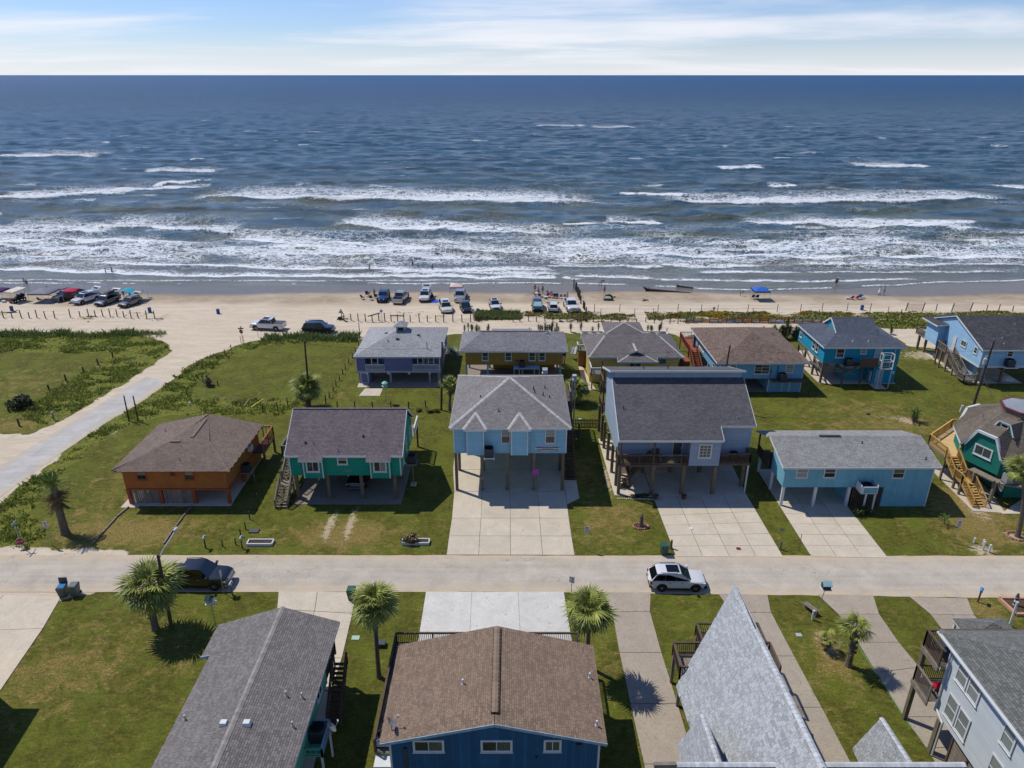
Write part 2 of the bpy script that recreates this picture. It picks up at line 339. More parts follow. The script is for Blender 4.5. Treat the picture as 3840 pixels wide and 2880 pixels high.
# ------------------------------------------------------------------ streets
def road_mat(name, a, b, crack):
 s = Sh(name); c = s.co(); f = s.noise(c, 14, 6, .8); g = s.noise(c, .5, 5, .6, .5); st = s.noise(s.co((.05, 1.2, 1)), 1.6, 4, .6)
 col = s.mix(s.rng(f, .35, .65), a, b); col = s.scale(col, s.rng(g, .3, .7, .86, 1.12, False)); col = s.scale(col, s.rng(st, .3, .7, .92, 1.07, False))
 v = s.n("ShaderNodeTexVoronoi", feature='DISTANCE_TO_EDGE'); v.inputs['Scale'].default_value = .16; d = s.n("ShaderNodeMixRGB") if False else None
 wv = s.n("ShaderNodeVectorMath", operation='ADD'); nz = s.n("ShaderNodeTexNoise"); nz.inputs['Scale'].default_value = .7; nz.inputs['Detail'].default_value = 6; s.L.new(c, nz.inputs['Vector'])
 s.L.new(c, wv.inputs[0]); sc_ = s.n("ShaderNodeVectorMath", operation='SCALE'); s.L.new(nz.outputs['Color'], sc_.inputs[0]); sc_.inputs['Scale'].default_value = 3.2; s.L.new(sc_.outputs[0], wv.inputs[1]); s.L.new(wv.outputs[0], v.inputs['Vector'])
 ck = s.math('MULTIPLY', s.rng(v.outputs['Distance'], 0, .006, 1, 0), s.rng(s.noise(c, .12, 3), .48, .62))
 col = s.mix(s.math('MULTIPLY', ck, crack), col, H('4a443c'))
 sd = s.math('MULTIPLY', s.attr('edge'), s.rng(s.noise(c, 1.1, 6, .7), .35, .6))
 col = s.mix(sd, col, H('bfab8d'))
 s.col(col); s.rough(.9); s.spec(.2); s.bump(f, .3, .02); return s.m
def strip(name, L_, R_, z, m, n=260, jit=.12):
 def res(P):
  P = np.array(P, float); d = np.concatenate([[0], np.cumsum(np.hypot(*np.diff(P, axis=0).T))]); t = np.linspace(0, d[-1], n); return np.stack([np.interp(t, d, P[:, 0]), np.interp(t, d, P[:, 1])], -1)
 a, b = res(L_), res(R_); mb = MB(); W = 9; ed = []
 for i in range(n):
  for k in range(W):
   t = k / (W - 1); p = a[i] * (1 - t) + b[i] * t
   if k in (0, W - 1): p = p + np.array([0, 1]) * (float(fbm(p[0] * 1.3, p[1] * .7 + k, 61)) - .5) * jit * 4
   mb.v.append((p[0], p[1], z)); ed.append(1. if k in (0, W - 1) else (.55 if k in (1, W - 2) else 0))
 mb.f = [(i * W + k, i * W + k + 1, (i + 1) * W + k + 1, (i + 1) * W + k) for i in range(n - 1) for k in range(W - 1)]; mb.m = [0] * len(mb.f); mb.tone = [0] * len(mb.v)
 me = mb.mesh(name, m); me.attributes.new('edge', 'FLOAT', 'POINT').data.foreach_set('value', ed)
 return tag(link(bpy.data.objects.new(name, me)), kind='structure')
M_st = road_mat('street_concrete', H('a59b8d'), H('bab1a3'), .6)
M_st2 = road_mat('side_street_asphalt', H('a5a29c'), H('bbb8b2'), .4)
strip('street', [(-300, 52.95), (-60, 52.95), (0, 52.9), (60, 52.8), (300, 52.8)], [(-300, 47.75), (-40, 47.9), (0, 47.95), (40, 47.2), (300, 47.0)], .022, M_st, 520, .05)
strip('side_street', [(-60.5, 53.4), (-57.6, 64), (-57.0, 69.0), (-55.9, 76.1), (-54.8, 82.6), (-53.9, 89.5), (-52.9, 94.6)], [(-54.5, 53.4), (-52.8, 62.6), (-51.9, 71.8), (-50.8, 80.3), (-49.6, 86.4), (-48.9, 92.6)], .016, M_st2, 120, .10)

def conc_mat(name, a, b, stain=.5):
 s = Sh(name); c = s.co(); oi = s.n("ShaderNodeObjectInfo")
 f = s.noise(c, 11, 6, .8); g = s.noise(c, .55, 6, .62, .7); big = s.noise(c, 1.7, 7, .7, .6)
 col = s.mix(s.rng(f, .3, .7), a, b); col = s.scale(col, s.rng(oi.outputs['Random'], 0, 1, .95, 1.05, False)); col = s.scale(col, s.rng(g, .3, .7, .9, 1.1, False))
 col = s.mix(s.math('MULTIPLY', s.rng(big, .54, .72), s.rng(g, .4, .62, 0, stain)), col, H('6a6056'))
 s.col(col); s.rough(.88); s.spec(.25); s.bump(f, .25, .015); return s.m
M_con = conc_mat('concrete_warm', H('b3a794'), H('c8bdaa'), .4)
M_conw = conc_mat('concrete_pale', H('b9b6ae'), H('d0cdc5'), .6)
M_cong = conc_mat('concrete_stained', H('8f8475'), H('aa9e8d'), .95)
M_joint = mat('joint_dirt', H('5c5142'), .95)
def driveway(polys, m, z=.05, label=None):
 """polys: list of slabs (xy lists); one slab = one child"""
 cx, cy = polys[0][0]; root = thing('driveway', None, None, (cx, cy, 0), kind='structure')
 mb = MB()
 for P in polys:
  mb.poly([(x, y, z - .03) for x, y in P])
 part(mb, 'joint_fill', M_joint, root)
 for P in polys:
  c = np.mean(P, 0); Q = []
  for x, y in P:
   d = np.hypot(x - c[0], y - c[1]); k = 1 - .028 / max(d, .1); Q.append((c[0] + (x - c[0]) * k, c[1] + (y - c[1]) * k, -.1))
  area = sum(Q[i - 1][0] * Q[i][1] - Q[i][0] * Q[i - 1][1] for i in range(len(Q)))
  if area < 0: Q = Q[::-1]
  mb = MB(); mb.prism(Q[::-1], (0, 0, .1 + z + R.uniform(-.004, .004))); part(mb, 'slab', m, root)
 return root
def grid(L_, R_, rows, cols):
 """quads between polyline L_ and R_ (given at the same rows)"""
 out = []
 for i in range(len(L_) - 1):
  for j in range(cols):
   t0, t1 = j / cols, (j + 1) / cols; q = lambda k, t: (L_[k][0] * (1 - t) + R_[k][0] * t, L_[k][1] * (1 - t) + R_[k][1] * t)
   out.append([q(i, t0), q(i, t1), q(i + 1, t1), q(i + 1, t0)])
 return out
def lerp(a, b, ts): return [(a[0] + (b[0] - a[0]) * t, a[1] + (b[1] - a[1]) * t) for t in ts]
driveway(grid([(-5.93, 52.95), (-5.94, 55.82), (-5.9, 58.74), (-6.03, 63.6), (-6.5, 68.1), (-6.7, 76.5)], [(5.68, 52.9), (5.62, 55.8), (5.59, 58.74), (5.56, 63.6), (5.7, 68.1), (5.7, 76.5)], 0, 4) + [[(5.58, 61.2), (6.94, 62.3), (6.9, 65.9), (5.6, 65.9)]], M_con)
t6 = [0, .16, .33, .5, .67, .84, 1]
driveway(grid(lerp((14.82, 52.7), (14.55, 62.4), t6), lerp((24.5, 52.6), (24.3, 63.5), t6), 0, 4) + grid([(14.6, 62.4), (14.5, 67), (14.4, 75)], [(24.3, 63.5), (24.5, 67.8), (24.6, 75)], 0, 3), M_con)
driveway([[(10.6, 62.9), (14.5, 62.5), (14.4, 75.2), (10.3, 75.4)]], M_con, .04)
driveway(grid(lerp((27.04, 52.67), (27.0, 68.2), [0, .11, .22, .33, .44, .56, .7, .85, 1]), lerp((33.9, 52.5), (33.8, 68.2), [0, .11, .22, .33, .44, .56, .7, .85, 1]), 0, 3), M_con)
driveway(grid(lerp((-7.25, 47.93), (-7.2, 38.8), [0, 1]), lerp((4.37, 47.93), (4.75, 38.8), [0, 1]), 0, 3), M_conw)
driveway(grid([(7.66, 47.85), (8.12, 45.5), (8.1, 41.06), (8.2, 36.3), (8.35, 31.6), (8.4, 24)], [(11.69, 47.85), (11.2, 45.5), (11.27, 41.06), (11.47, 36.3), (11.6, 31.6), (11.7, 24)], 0, 1), M_cong)
driveway(grid([(17.3, 47.7), (17.8, 45.4), (18.0, 40.7), (18.0, 36), (18.0, 31.6), (18.0, 25)], [(21.41, 47.55), (20.99, 45.4), (21.14, 40.7), (21.32, 36), (21.45, 31.6), (21.6, 25)], 0, 1), M_cong)
driveway(grid([(25.59, 47.6), (26.35, 45.2), (26.53, 42.1), (26.54, 39.1), (26.6, 35.2), (26.8, 32.8), (26.9, 28)], [(30.23, 47.5), (29.65, 45.2), (29.68, 42.1), (29.95, 39.6), (30.3, 35.2), (30.3, 32.8), (30.3, 28)], 0, 1), M_cong)
driveway(grid([(33.16, 47.3), (33.79, 45.2), (33.74, 41)], [(37.88, 47.1), (37.25, 45.1), (37.4, 41)], 0, 1), M_cong)
driveway(grid([(-19.67, 47.95), (-19.15, 45.8), (-19.2, 40.5), (-19.2, 37)], [(-13.1, 47.9), (-12.9, 45.3), (-12.7, 40.5), (-12.75, 37.5)], 0, 2) + [[(-13.6, 37.4), (-12.6, 37.4), (-12.4, 27), (-13.4, 27)]], M_con)
driveway(grid([(-47.5, 47.8), (-48, 43), (-49, 36), (-50, 28)], [(-37.6, 47.3), (-36.9, 43.6), (-36.2, 37.5), (-35.6, 28)], 0, 2), M_con)
driveway([[(-39.4, 60.6), (-37.6, 60.6), (-37.6, 66), (-39.3, 66)], [(-37.6, 60.9), (-28.4, 60.9), (-28.4, 71), (-37.6, 71)]], M_con, .04)
MATS_dusty = conc_mat('concrete_dusty', H('7f7568'), H('968b7b'), .5)  # dark tone also carries the shade under the purple and mustard houses
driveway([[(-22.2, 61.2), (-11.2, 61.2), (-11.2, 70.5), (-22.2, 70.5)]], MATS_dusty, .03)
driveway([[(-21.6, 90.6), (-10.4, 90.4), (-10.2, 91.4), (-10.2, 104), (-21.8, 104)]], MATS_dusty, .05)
driveway([[(-21.6, 90.55), (-20.2, 90.55), (-20.2, 91.9), (-21.6, 91.9)], [(-20.8, 87.7), (-17.9, 87.7), (-17.9, 90.2), (-20.4, 90.2)]], M_con, .05)
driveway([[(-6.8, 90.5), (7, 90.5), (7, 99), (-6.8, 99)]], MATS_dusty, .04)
driveway([[(10.0, 89.6), (11.6, 89.6), (11.2, 92.6), (10.4, 99), (9.9, 99)]], M_con, .05)
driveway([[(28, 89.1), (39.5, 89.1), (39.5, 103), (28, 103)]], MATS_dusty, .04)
driveway(grid([(43.3, 91.8), (43.2, 97), (43.2, 105)], [(54, 91.8), (54, 97), (54, 105)], 0, 3) + [[(50.2, 90.0), (51.9, 90.0), (51.9, 91.7), (50.2, 91.7)]], M_con, .05)
driveway([[(64.3, 92), (72, 92), (72, 104.3), (64.3, 104.3)]], M_con, .05)
driveway([[(46.0, 60), (49, 59.6), (50, 63.6), (50.3, 68.5), (46.2, 68.5)], [(48.5, 59.55), (50.6, 59.55), (50.3, 56), (49.2, 54), (47.9, 52.9), (52.5, 52.8), (56, 60), (52, 62)]], M_con, .05)

# ================================================================== THE SEA
SEA = -.30
def disp(u, v):   # photograph rows measured once, kept as distances
 return None
BR = [  # breakers: x0, y0, x1, y1, trail length, strength
 (-275, 398, -225, 398, 26, .8), (-167, 335, -133, 330, 22, .6), (-143, 290, -127, 298, 12, .95), (-152, 276, -120, 281, 10, 1.), (-186, 257, -144, 266, 22, .95), (-109, 258, 26, 246, 26, .98), (40, 265, 61, 261, 10, 1.), (56, 246, 172, 253, 26, .8),
 (167, 350, 198, 350, 20, 1.), (97, 345, 118, 345, 12, .95), (22, 640, 62, 640, 26, .9), (67, 622, 100, 618, 30, .9), (190, 283, 220, 275, 10, 1.), (102, 286, 112, 288, 8, .9), (-179, 226, -160, 222, 8, .9),
 (-120, 204, -78, 197, 18, .85), (-150, 200, -112, 195, 20, .75), (-50, 207, 12, 193, 20, .85), (15, 207, 29, 209, 6, .95), (29, 214, 44, 209, 8, .95), (70, 210, 132, 205, 14, .8), (100, 213, 135, 209, 5, .9), (-144, 188, -94, 184, 7, .9), (-75, 190, -20, 178, 9, .95), (-140, 178, -100, 175, 10, .6),
 (-60, 178, 5, 171, 8, .8), (26, 170, 125, 168.5, 5, 1.), (5, 173, 26, 170.5, 4, .6), (-60, 171.5, -2, 167, 7, .75), (30, 176, 90, 177, 6, .6), (62, 186, 88, 186, 4, .8), (100, 187, 128, 186, 5, .85), (50, 181, 120, 178, 7, .5),
 (-96, 162, -40, 157.5, 4, .9), (-40, 157.5, 8, 155.2, 3.5, .85), (8, 160, 34, 159, 4, .7), (34, 161, 58, 160, 3, .8), (66, 161, 120, 160.5, 3, .6), (-116, 158, -72, 151, 3.5, .95), (-72, 151, -28, 150.2, 3.5, .95), (-28, 150.6, 14, 149.4, 3, .9), (14, 151, 30, 149.2, 2.6, .8), (-30, 155, 10, 152.5, 4, .6), (42, 154, 64, 153.5, 2, .8), (66, 155, 110, 155, 1.6, .6),
 (30, 148.5, 60, 146.6, 1.6, .7), (60, 146.8, 86, 148.4, 1.2, .7), (-112, 148, -60, 147.2, 1.0, .5), (-60, 147.4, 2, 148.2, 1.0, .5)]
rngs = random.Random(3)
for i in range(120):   # scattered whitecaps further out
 y = 175 * (5.2 ** rngs.random()); x = rngs.uniform(-.8, .8) * y; w = rngs.uniform(2, 7) * (1 + y / 500)
 BR.append((x, y, x + w, y + rngs.uniform(-1, 1), rngs.uniform(1.5, 5) * (1 + y / 400), rngs.uniform(.25, .62)))
yy = [134.0]
while yy[-1] < 9000: yy.append(yy[-1] + .24 * (yy[-1] / 136) ** 2 if yy[-1] < 3000 else yy[-1] * 1.25)
yy = np.array(yy + [14000., 22000., 36000.]); uu = np.linspace(-1.02, 1.02, 760); uu = np.concatenate([[-6, -3, -1.6, -1.2], uu, [1.2, 1.6, 3, 6]])
SX = uu[None, :] * (yy[:, None] + 8); SY = np.repeat(yy[:, None], len(uu), 1)
near = 1 - sstep(240, 330, SY)
wx_ = SX + (fbm(SX / 26, SY / 14, 71, 3) - .5) * 10; wy = SY + (fbm(SX / 30, SY / 12, 73, 3) - .5) * 16
far = 1 - sstep(500, 2200, SY)
dep = sstep(0, 26, SY - shore(SX))
hw = np.zeros_like(SX)
for k, (lam, ang, amp, ph) in enumerate([(19, .10, .38, 0), (12.5, -.26, .32, 1), (8.1, .34, .24, 2.2), (5.3, -.4, .11, 4), (27, -.08, .26, 3), (3.7, .5, .06, 5), (10, .5, .2, 2)]):
 t = 2 * math.pi * ((wy * math.cos(ang) + wx_ * math.sin(ang)) / lam) + ph
 env = .1 + 1.8 * fbm(SX / (lam * 1.9), SY / (lam * .9), 80 + k, 2) ** 1.4
 hw += amp * env * (1 - 2 * np.abs(np.sin(t / 2)) ** 1.3) * (far if lam > 6 else (1 - sstep(220, 420, SY)))
hw *= dep * .95
foam = np.zeros_like(SX); crest = np.zeros_like(SX); solid = np.zeros_like(SX)
for i, (x0, y0, x1, y1, tr, st) in enumerate(BR):
 rows = np.where((yy > min(y0, y1) - 8 - tr * .3) & (yy < max(y0, y1) + tr * 5 + 6))[0]
 if not len(rows): continue
 a, b = rows[0], rows[-1] + 1
 X, Y = SX[a:b], SY[a:b]; L = x1 - x0
 t = (X - x0) / L; yc = y0 + (y1 - y0) * t + (fbm(X / max(6, L * .16), X * 0 + i * 7.3, 90 + i, 3) - .5) * min(5, tr * .8 + .8)
 s_ = Y - yc
 ex = sstep(-.10, .08, t) * (1 - sstep(.90, 1.12, t)); ex = ex * sstep(.12, .42, fbm(X / max(3.5, L * .07), Y * 0 + i * 3.1, 130 + i, 3) + .12)
 front = sstep(-.7 - tr * .02, .35, s_); tl = np.exp(-np.clip(s_, 0, None) / (tr * .72))
 tl = tl * (.55 + .9 * fbm(X / (tr * .8 + 2), Y / (tr * .5 + 1), 170 + i, 3))
 foam[a:b] = np.maximum(foam[a:b], st * ex * front * np.clip(tl * 1.05, 0, 1))
 solid[a:b] = np.maximum(solid[a:b], st * ex * front * np.exp(-np.clip(s_, 0, None) / (tr * .22 + .35)))
 amp = min(.85, .16 + tr * .035) * (1 if y0 < 330 else .7)
 crest[a:b] = np.maximum(crest[a:b], amp * np.clip(ex + .35 * sstep(-.3, 0, t) * (1 - sstep(1, 1.3, t)), 0, 1) * np.where(s_ < 0, np.exp(-(s_ / .9) ** 2), np.exp(-(s_ / 3.2) ** 2)))
zone = np.exp(-((SY - 178) / 23) ** 2) * .50 + np.exp(-((SY - 250) / 16) ** 2) * .18 + np.exp(-((SY - 205) / 9) ** 2) * .12
lacy = zone * (.1 + 1.5 * fbm(SX / 14, SY / 5, 201, 5) ** 1.3) * sstep(0, 10, SY - shore(SX))
edge = np.exp(-((SY - shore(SX) - .5) / .45) ** 2) * .5 * (fbm(SX / 7, SY * 0, 207) > .4)
foam = np.maximum(foam, np.maximum(lacy, edge))
shallow = 1 - sstep(2, 34, SY - shore(SX))
SZ = SEA + hw * (1 - .5 * shallow) + crest * dep
nyy, nuu = SX.shape
idx = np.arange(nyy * nuu).reshape(nyy, nuu)
q = np.stack([idx[:-1, :-1], idx[:-1, 1:], idx[1:, 1:], idx[1:, :-1]], -1).reshape(-1, 4)
s = Sh('sea_water'); c = s.co()
far_k = s.n("ShaderNodeSeparateXYZ"); s.L.new(c, far_k.inputs[0]); dist = far_k.outputs[1]
deep = s.mix(s.rng(dist, 250, 2600), H('34566a'), H('16486f'))
deep = s.mix(s.rng(dist, 170, 420, 1, 0), deep, s.mix(s.rng(s.noise(s.co((.3, 1, 1)), .12, 5), .35, .65), H('3c5c70'), H('565c4c')))
deep = s.mix(s.math('MULTIPLY', s.attr('shallow'), .8), deep, H('6a6a62'))
deep = s.scale(deep, s.rng(s.noise(s.co((.25, 1, 1)), .2, 5, .65), .32, .68, .72, 1.3, False))
deep = s.scale(deep, s.rng(s.noise(s.co((.22, 1, 1)), .05, 6, .6), .3, .7, .75, 1.22, False))
wv = s.n("ShaderNodeVectorMath", operation='ADD'); nz = s.n("ShaderNodeTexNoise"); nz.inputs['Scale'].default_value = .55; nz.inputs['Detail'].default_value = 5; s.L.new(c, nz.inputs['Vector'])
scv = s.n("ShaderNodeVectorMath", operation='SCALE'); s.L.new(nz.outputs['Color'], scv.inputs[0]); scv.inputs['Scale'].default_value = 2.4; s.L.new(s.co((.34, .72, 0)), wv.inputs[0]); s.L.new(scv.outputs[0], wv.inputs[1])
def web(sc_):
 v = s.n("ShaderNodeTexVoronoi", feature='DISTANCE_TO_EDGE'); v.inputs['Scale'].default_value = sc_; s.L.new(wv.outputs[0], v.inputs['Vector']); return v.outputs['Distance']
lace = s.math('MINIMUM', s.math('MULTIPLY', web(.8), 1.0), s.math('MULTIPLY', web(1.9), 1.25))
fn = s.noise(s.co((.6, 1.5, 1)), 2.6, 7, .75)
th = s.math('ADD', s.math('MULTIPLY', lace, 2.9), s.math('MULTIPLY', fn, .55))
fm = s.rng(s.math('SUBTRACT', s.math('MULTIPLY', s.attr('foam'), 1.15), th), -.22, .12)
fm = s.math('MAXIMUM', fm, s.rng(s.math('ADD', s.attr('solid'), s.math('MULTIPLY', s.math('SUBTRACT', fn, .5), .7)), .38, .62))
fm = s.math('MULTIPLY', fm, s.rng(fn, .25, .6, .72, 1))
s.col(s.mix(fm, deep, H('e6eaec'))); s.rough(s.math('ADD', s.rng(dist, 150, 1500, .2, .42), s.math('MULTIPLY', fm, .5))); s.spec(.42); s.b.inputs['IOR'].default_value = 1.33
b1 = s.noise(s.co((.45, 1.2, 1)), .9, 6, .62, .5); b2 = s.noise(s.co((.5, 1, 1)), .13, 7, .68, .3)
s.bump(s.math('ADD', s.math('MULTIPLY', b1, .7), s.math('MULTIPLY', b2, s.rng(dist, 150, 700, 1.6, 9, False))), 1.0, 1.0)
me = bpy.data.meshes.new('sea'); me.vertices.add(SX.size); me.vertices.foreach_set('co', np.stack([SX, SY, SZ], -1).ravel())
me.loops.add(q.size); me.loops.foreach_set('vertex_index', q.ravel()); me.polygons.add(len(q)); me.polygons.foreach_set('loop_start', np.arange(0, q.size, 4)); me.polygons.foreach_set('loop_total', np.full(len(q), 4)); me.polygons.foreach_set('use_smooth', np.ones(len(q), bool))
for k, a in dict(foam=foam, solid=solid, shallow=shallow).items(): me.attributes.new(k, 'FLOAT', 'POINT').data.foreach_set('value', a.ravel().astype(np.float32))
me.materials.append(s.m); me.update(); me.validate(); tag(link(bpy.data.objects.new('sea', me)), kind='structure')

# ================================================================== HOUSES
M_white = mat('white_trim', H('c9cbc9'), .6, .06, 3)
M_grey_wood = mat('grey_wood', H('7a7064'), .85, .22, 3, .3, 25, stretch=(1, 1, .4), objvar=.12)
M_dark_wood = mat('dark_wood', H('5a4b3e'), .85, .25, 3, .3, 25, objvar=.12)
M_new_wood = mat('new_wood', H('b8924f'), .8, .14, 3, .2, 25, objvar=.10)
M_deck_new = mat('deck_boards_new', H('c9a873'), .8, .10, 3, .2, 25, objvar=.08)
M_red_wood = mat('red_stained_wood', H('8a4b31'), .75, .15, 3, objvar=.08)
M_post = mat('treated_post', H('6d6350'), .9, .2, 2, .3, 20, objvar=.1)
M_pane = mat('window_glass', H('20262a'), .07, .25, .8, spec=.7, objvar=.4)
M_paneb = mat('window_glass_blind', H('7d8480'), .18, .12, .8, spec=.6, stretch=(.1, .1, 14), objvar=.15)
M_paneg = mat('window_glass_curtain', H('4a524a'), .15, .35, 3, spec=.6, stretch=(6, 6, .3), objvar=.2)
M_metal = mat('galvanised', H('a3a5a6'), .4, .12, 4, metal=.7)
M_black = mat('black_rubber', H('151515'), .7, .1)
M_dk = mat('dark_metal', H('3a3d40'), .55, .12, spec=.5)
M_cap = mat('ridge_cap_pale', H('aaa7a3'), .9, .16, 4, .3, 30, objvar=.10)

def shingle_mat(name, c, v=.16):
 if name in MATS: return MATS[name]
 s = Sh(name); co = s.co(); oi = s.n("ShaderNodeObjectInfo")
 g = s.noise(co, .45, 6, .62, .8); f = s.noise(co, 18, 5, .8); st = s.noise(s.co((1, 1, .25)), .8, 5, .6)
 k = s.math('MULTIPLY', s.rng(g, .3, .7, 1 - v * .7, 1 + v * .7, False), s.rng(f, .3, .7, .82, 1.18, False))
 k = s.math('MULTIPLY', k, s.math('ADD', s.attr('tone'), 1.0)); k = s.math('MULTIPLY', k, s.rng(st, .3, .7, .93, 1.07, False))
 cc = s.mix(s.rng(g, .45, .7, 0, .35), c, tuple(x * .8 + .02 for x in c[:3]) + (1,))
 s.col(s.scale(cc, k)); s.rough(.93); s.spec(.2); s.bump(f, .4, .02); MATS[name] = s.m; return s.m

M_felt = mat('roof_felt', H('2e2b2a'), .95)  # felt under the tabs; bared between rows it stands in for shadow lines
TABV = {}
def tab_meshes(m, w, ex):
 k = (m.name, round(w, 2), round(ex, 2))
 if k not in TABV:
  L = []
  for t in (-.22, -.12, -.03, .06, .15):
   mb = MB(); mb.add([(0, 0, .002), (w, 0, .002), (w, ex, .002), (0, ex, .002), (0, 0, .016), (w, 0, .016), (w, ex, .004), (0, ex, .004)], [(4, 5, 6, 7), (0, 1, 5, 4), (1, 2, 6, 5), (3, 0, 4, 7)], 0, t)
   L.append(mb.mesh('shingle', m))
  TABV[k] = L
 return TABV[k]
CAMP = Vector((0, 0, 40))
def roof(root, polys, m, th=.13, tw=.30, ex=.145, indiv=0, trim=None, name='roof', var=.20):
 """polys: roof planes (3-D, any order). Slab + real shingle tabs; the nearest `indiv` tabs are objects of their own"""
 mb = MB(); sh = MB(); rows = []
 for P in polys:
  P = [Vector(p) for p in P]; n = Vector((0, 0, 0))
  for i in range(len(P)): n += P[i].cross(P[(i + 1) % len(P)])
  if n.z < 0: P = P[::-1]; n = -n
  n.normalize(); g_ = sum(P, Vector()) / len(P); P = [Vector((p.x, p.y, g_.z - (n.x * (p.x - g_.x) + n.y * (p.y - g_.y)) / n.z)) for p in P]; mb.prism(P, (0, 0, -th), 0, 0, 1)
  down = Vector((n.x, n.y, 0));
  if down.length < 1e-4: continue
  s = (down.normalized() - n * down.normalized().dot(n)).normalized(); h = s.cross(n)   # s points down the slope
  o = P[0]; Q = [((p - o).dot(h), -(p - o).dot(s)) for p in P]          # (across, up-slope)
  lo = min(q[1] for q in Q); hi = max(q[1] for q in Q); k = 0; y = lo
  while y < hi - .03:
   e = min(ex, hi - y); ym = y + e * .5; X = []
   for i in range(len(Q)):
    (x0, y0), (x1, y1) = Q[i], Q[(i + 1) % len(Q)]
    if (y0 > ym) != (y1 > ym): X.append(x0 + (x1 - x0) * (ym - y0) / (y1 - y0))
   X.sort()
   for a, b in zip(X[::2], X[1::2]):
    x = a - R.uniform(0, tw)
    while x < b:
     w = tw * R.choice((.55, .8, 1, 1, 1.25)); xa, xb = max(a, x), min(b, x + w - .014)
     if xb - xa > .03: rows.append((o, h, s, n, xa, xb, y, e))
     x += w
   y += ex; k += 1
 if indiv:
  rows.sort(key=lambda r: (r[0] + r[1] * r[4] - r[2] * r[6] - CAMP).length)
  def vis(r):
   p = r[0] + r[1] * r[4] - r[2] * r[6] - CAMP; zc = p.y * math.cos(.4109) - p.z * math.sin(.4109); yc = p.y * math.sin(.4109) + p.z * math.cos(.4109)
   return zc > 1 and abs(p.x / zc) < .72 and abs(yc / zc) < .538 and p.normalized().dot(r[3]) < -.05
  near = [r for r in rows if vis(r)][:indiv]; ids = set(map(id, near))
 else: near = []; ids = set()
 ro = part(mb, name, [M_felt, trim or M_white], root)
 for r in rows:
  if id(r) in ids: continue
  o, h, s, n, xa, xb, y, e = r; t = R.uniform(-var, var * .75); q = lambda x, yy_, z: o + h * x - s * yy_ + n * z
  e = max(.02, e - .013); sh.add([q(xa, y, .0), q(xb, y, .0), q(xa, y, .018), q(xb, y, .018), q(xb, y + e, .006), q(xa, y + e, .006)], [(0, 1, 3, 2), (2, 3, 4, 5)], 0, t)  # tabs cut short so the dark felt draws a shadow line per row
 if sh.f: part(sh, 'shingles', m, ro, stuff=True)
 if near:
  V = tab_meshes(m, 1.0, 1.0)
  for o, h, s, n, xa, xb, y, e in near:
   M = Matrix.Translation(o + h * xa - s * y) @ Matrix((h, -s, n)).transposed().to_4x4() @ Matrix.Diagonal((xb - xa, max(.02, e - .013), 1, 1))
   inst('shingle', R.choice(V), ro, mtx=M)
 return ro
def caps(ro, a, b, m=None, w=.34, step=.22, stuff=False, name='ridge_cap'):
 a = Vector(a); b = Vector(b); d = b - a; L = d.length; d.normalize(); n = max(1, int(L / step)); m = m or M_cap
 side = d.cross(Z).normalized(); up = side.cross(d).normalized()
 def shape(mb, p, l, t):
  q = lambda x, s_, u: p + d * x + side * s_ + up * u
  mb.add([q(0, -w / 2, -.03), q(0, 0, .035), q(0, w / 2, -.03), q(l, -w / 2, -.015), q(l, 0, .055), q(l, w / 2, -.015), q(l, -w / 2, -.05), q(l, w / 2, -.05)], [(0, 1, 4, 3), (1, 2, 5, 4), (3, 4, 5, 7, 6)], 0, t)
 if stuff:
  mb = MB()
  for i in range(n): shape(mb, a + d * (L * i / n), L / n * 1.05, R.uniform(-.12, .1))
  return part(mb, 'ridge_caps', m, ro, stuff=True)
 for i in range(n):
  mb = MB(); shape(mb, a + d * (L * i / n), L / n * 1.05, R.uniform(-.12, .1)); part(mb, name, m, ro)
def fascia(root, pts, m=None, h=.2, w=.05, dz=-.10):
 mb = MB(); m = m or M_white
 for a, b in zip(pts[:-1], pts[1:]):
  mb.beam(Vector(a) + Z * dz, Vector(b) + Z * dz, w, h, 0, 0, (Vector(b) - Vector(a)).cross(Z))
 return part(mb, 'fascia', m, root)
def clipz(P, ax, lo, hi):
 for sgn, lim in ((1, lo), (-1, hi)):
  out = []
  for i in range(len(P)):
   a, b = P[i], P[(i + 1) % len(P)]; da = sgn * (ax(a) - lim); db = sgn * (ax(b) - lim)
   if da >= 0: out.append(a)
   if (da >= 0) != (db >= 0): out.append(a + (b - a) * (da / (da - db)))
  P = out
  if len(P) < 3: return []
 return P
def lap(root, polys, m, sp=.19, out=.02, name='siding'):
 mb = MB()
 for P, n in polys:
  P = [Vector(p) for p in P]; n = Vector(n).normalized(); z0 = min(p.z for p in P); z1 = max(p.z for p in P); z = z0
  while z < z1:
   C = clipz(P, lambda p: p.z, z, min(z + sp, z1))
   if C:
    D = [p + n * (out * (1 - (p.z - z) / sp) + .003) for p in C]; mb.poly(D, 0, R.uniform(-.05, .05))
    lo = [p for p in C if p.z < z + .01]
    if len(lo) >= 2: mb.poly([lo[0] + n * .003, lo[1] + n * .003, lo[1] + n * (out + .003), lo[0] + n * (out + .003)])
   z += sp
 return part(mb, name, m, root, stuff=True)
def planks(root, P, u, n, m, w=.23, th=.02, name='plank', gap=.012):
 P = [Vector(p) for p in P]; u = Vector(u).normalized(); n = Vector(n).normalized(); a0 = min(p.dot(u) for p in P); a1 = max(p.dot(u) for p in P); a = a0
 while a < a1 - .02:
  C = clipz(P, lambda p: p.dot(u), a + gap / 2, min(a + w, a1) - gap / 2)
  if C:
   mb = MB(); t = R.uniform(-.003, .004); mb.prism([p + n * .004 for p in C], n * (th + t)); part(mb, name, m, root)
  a += w
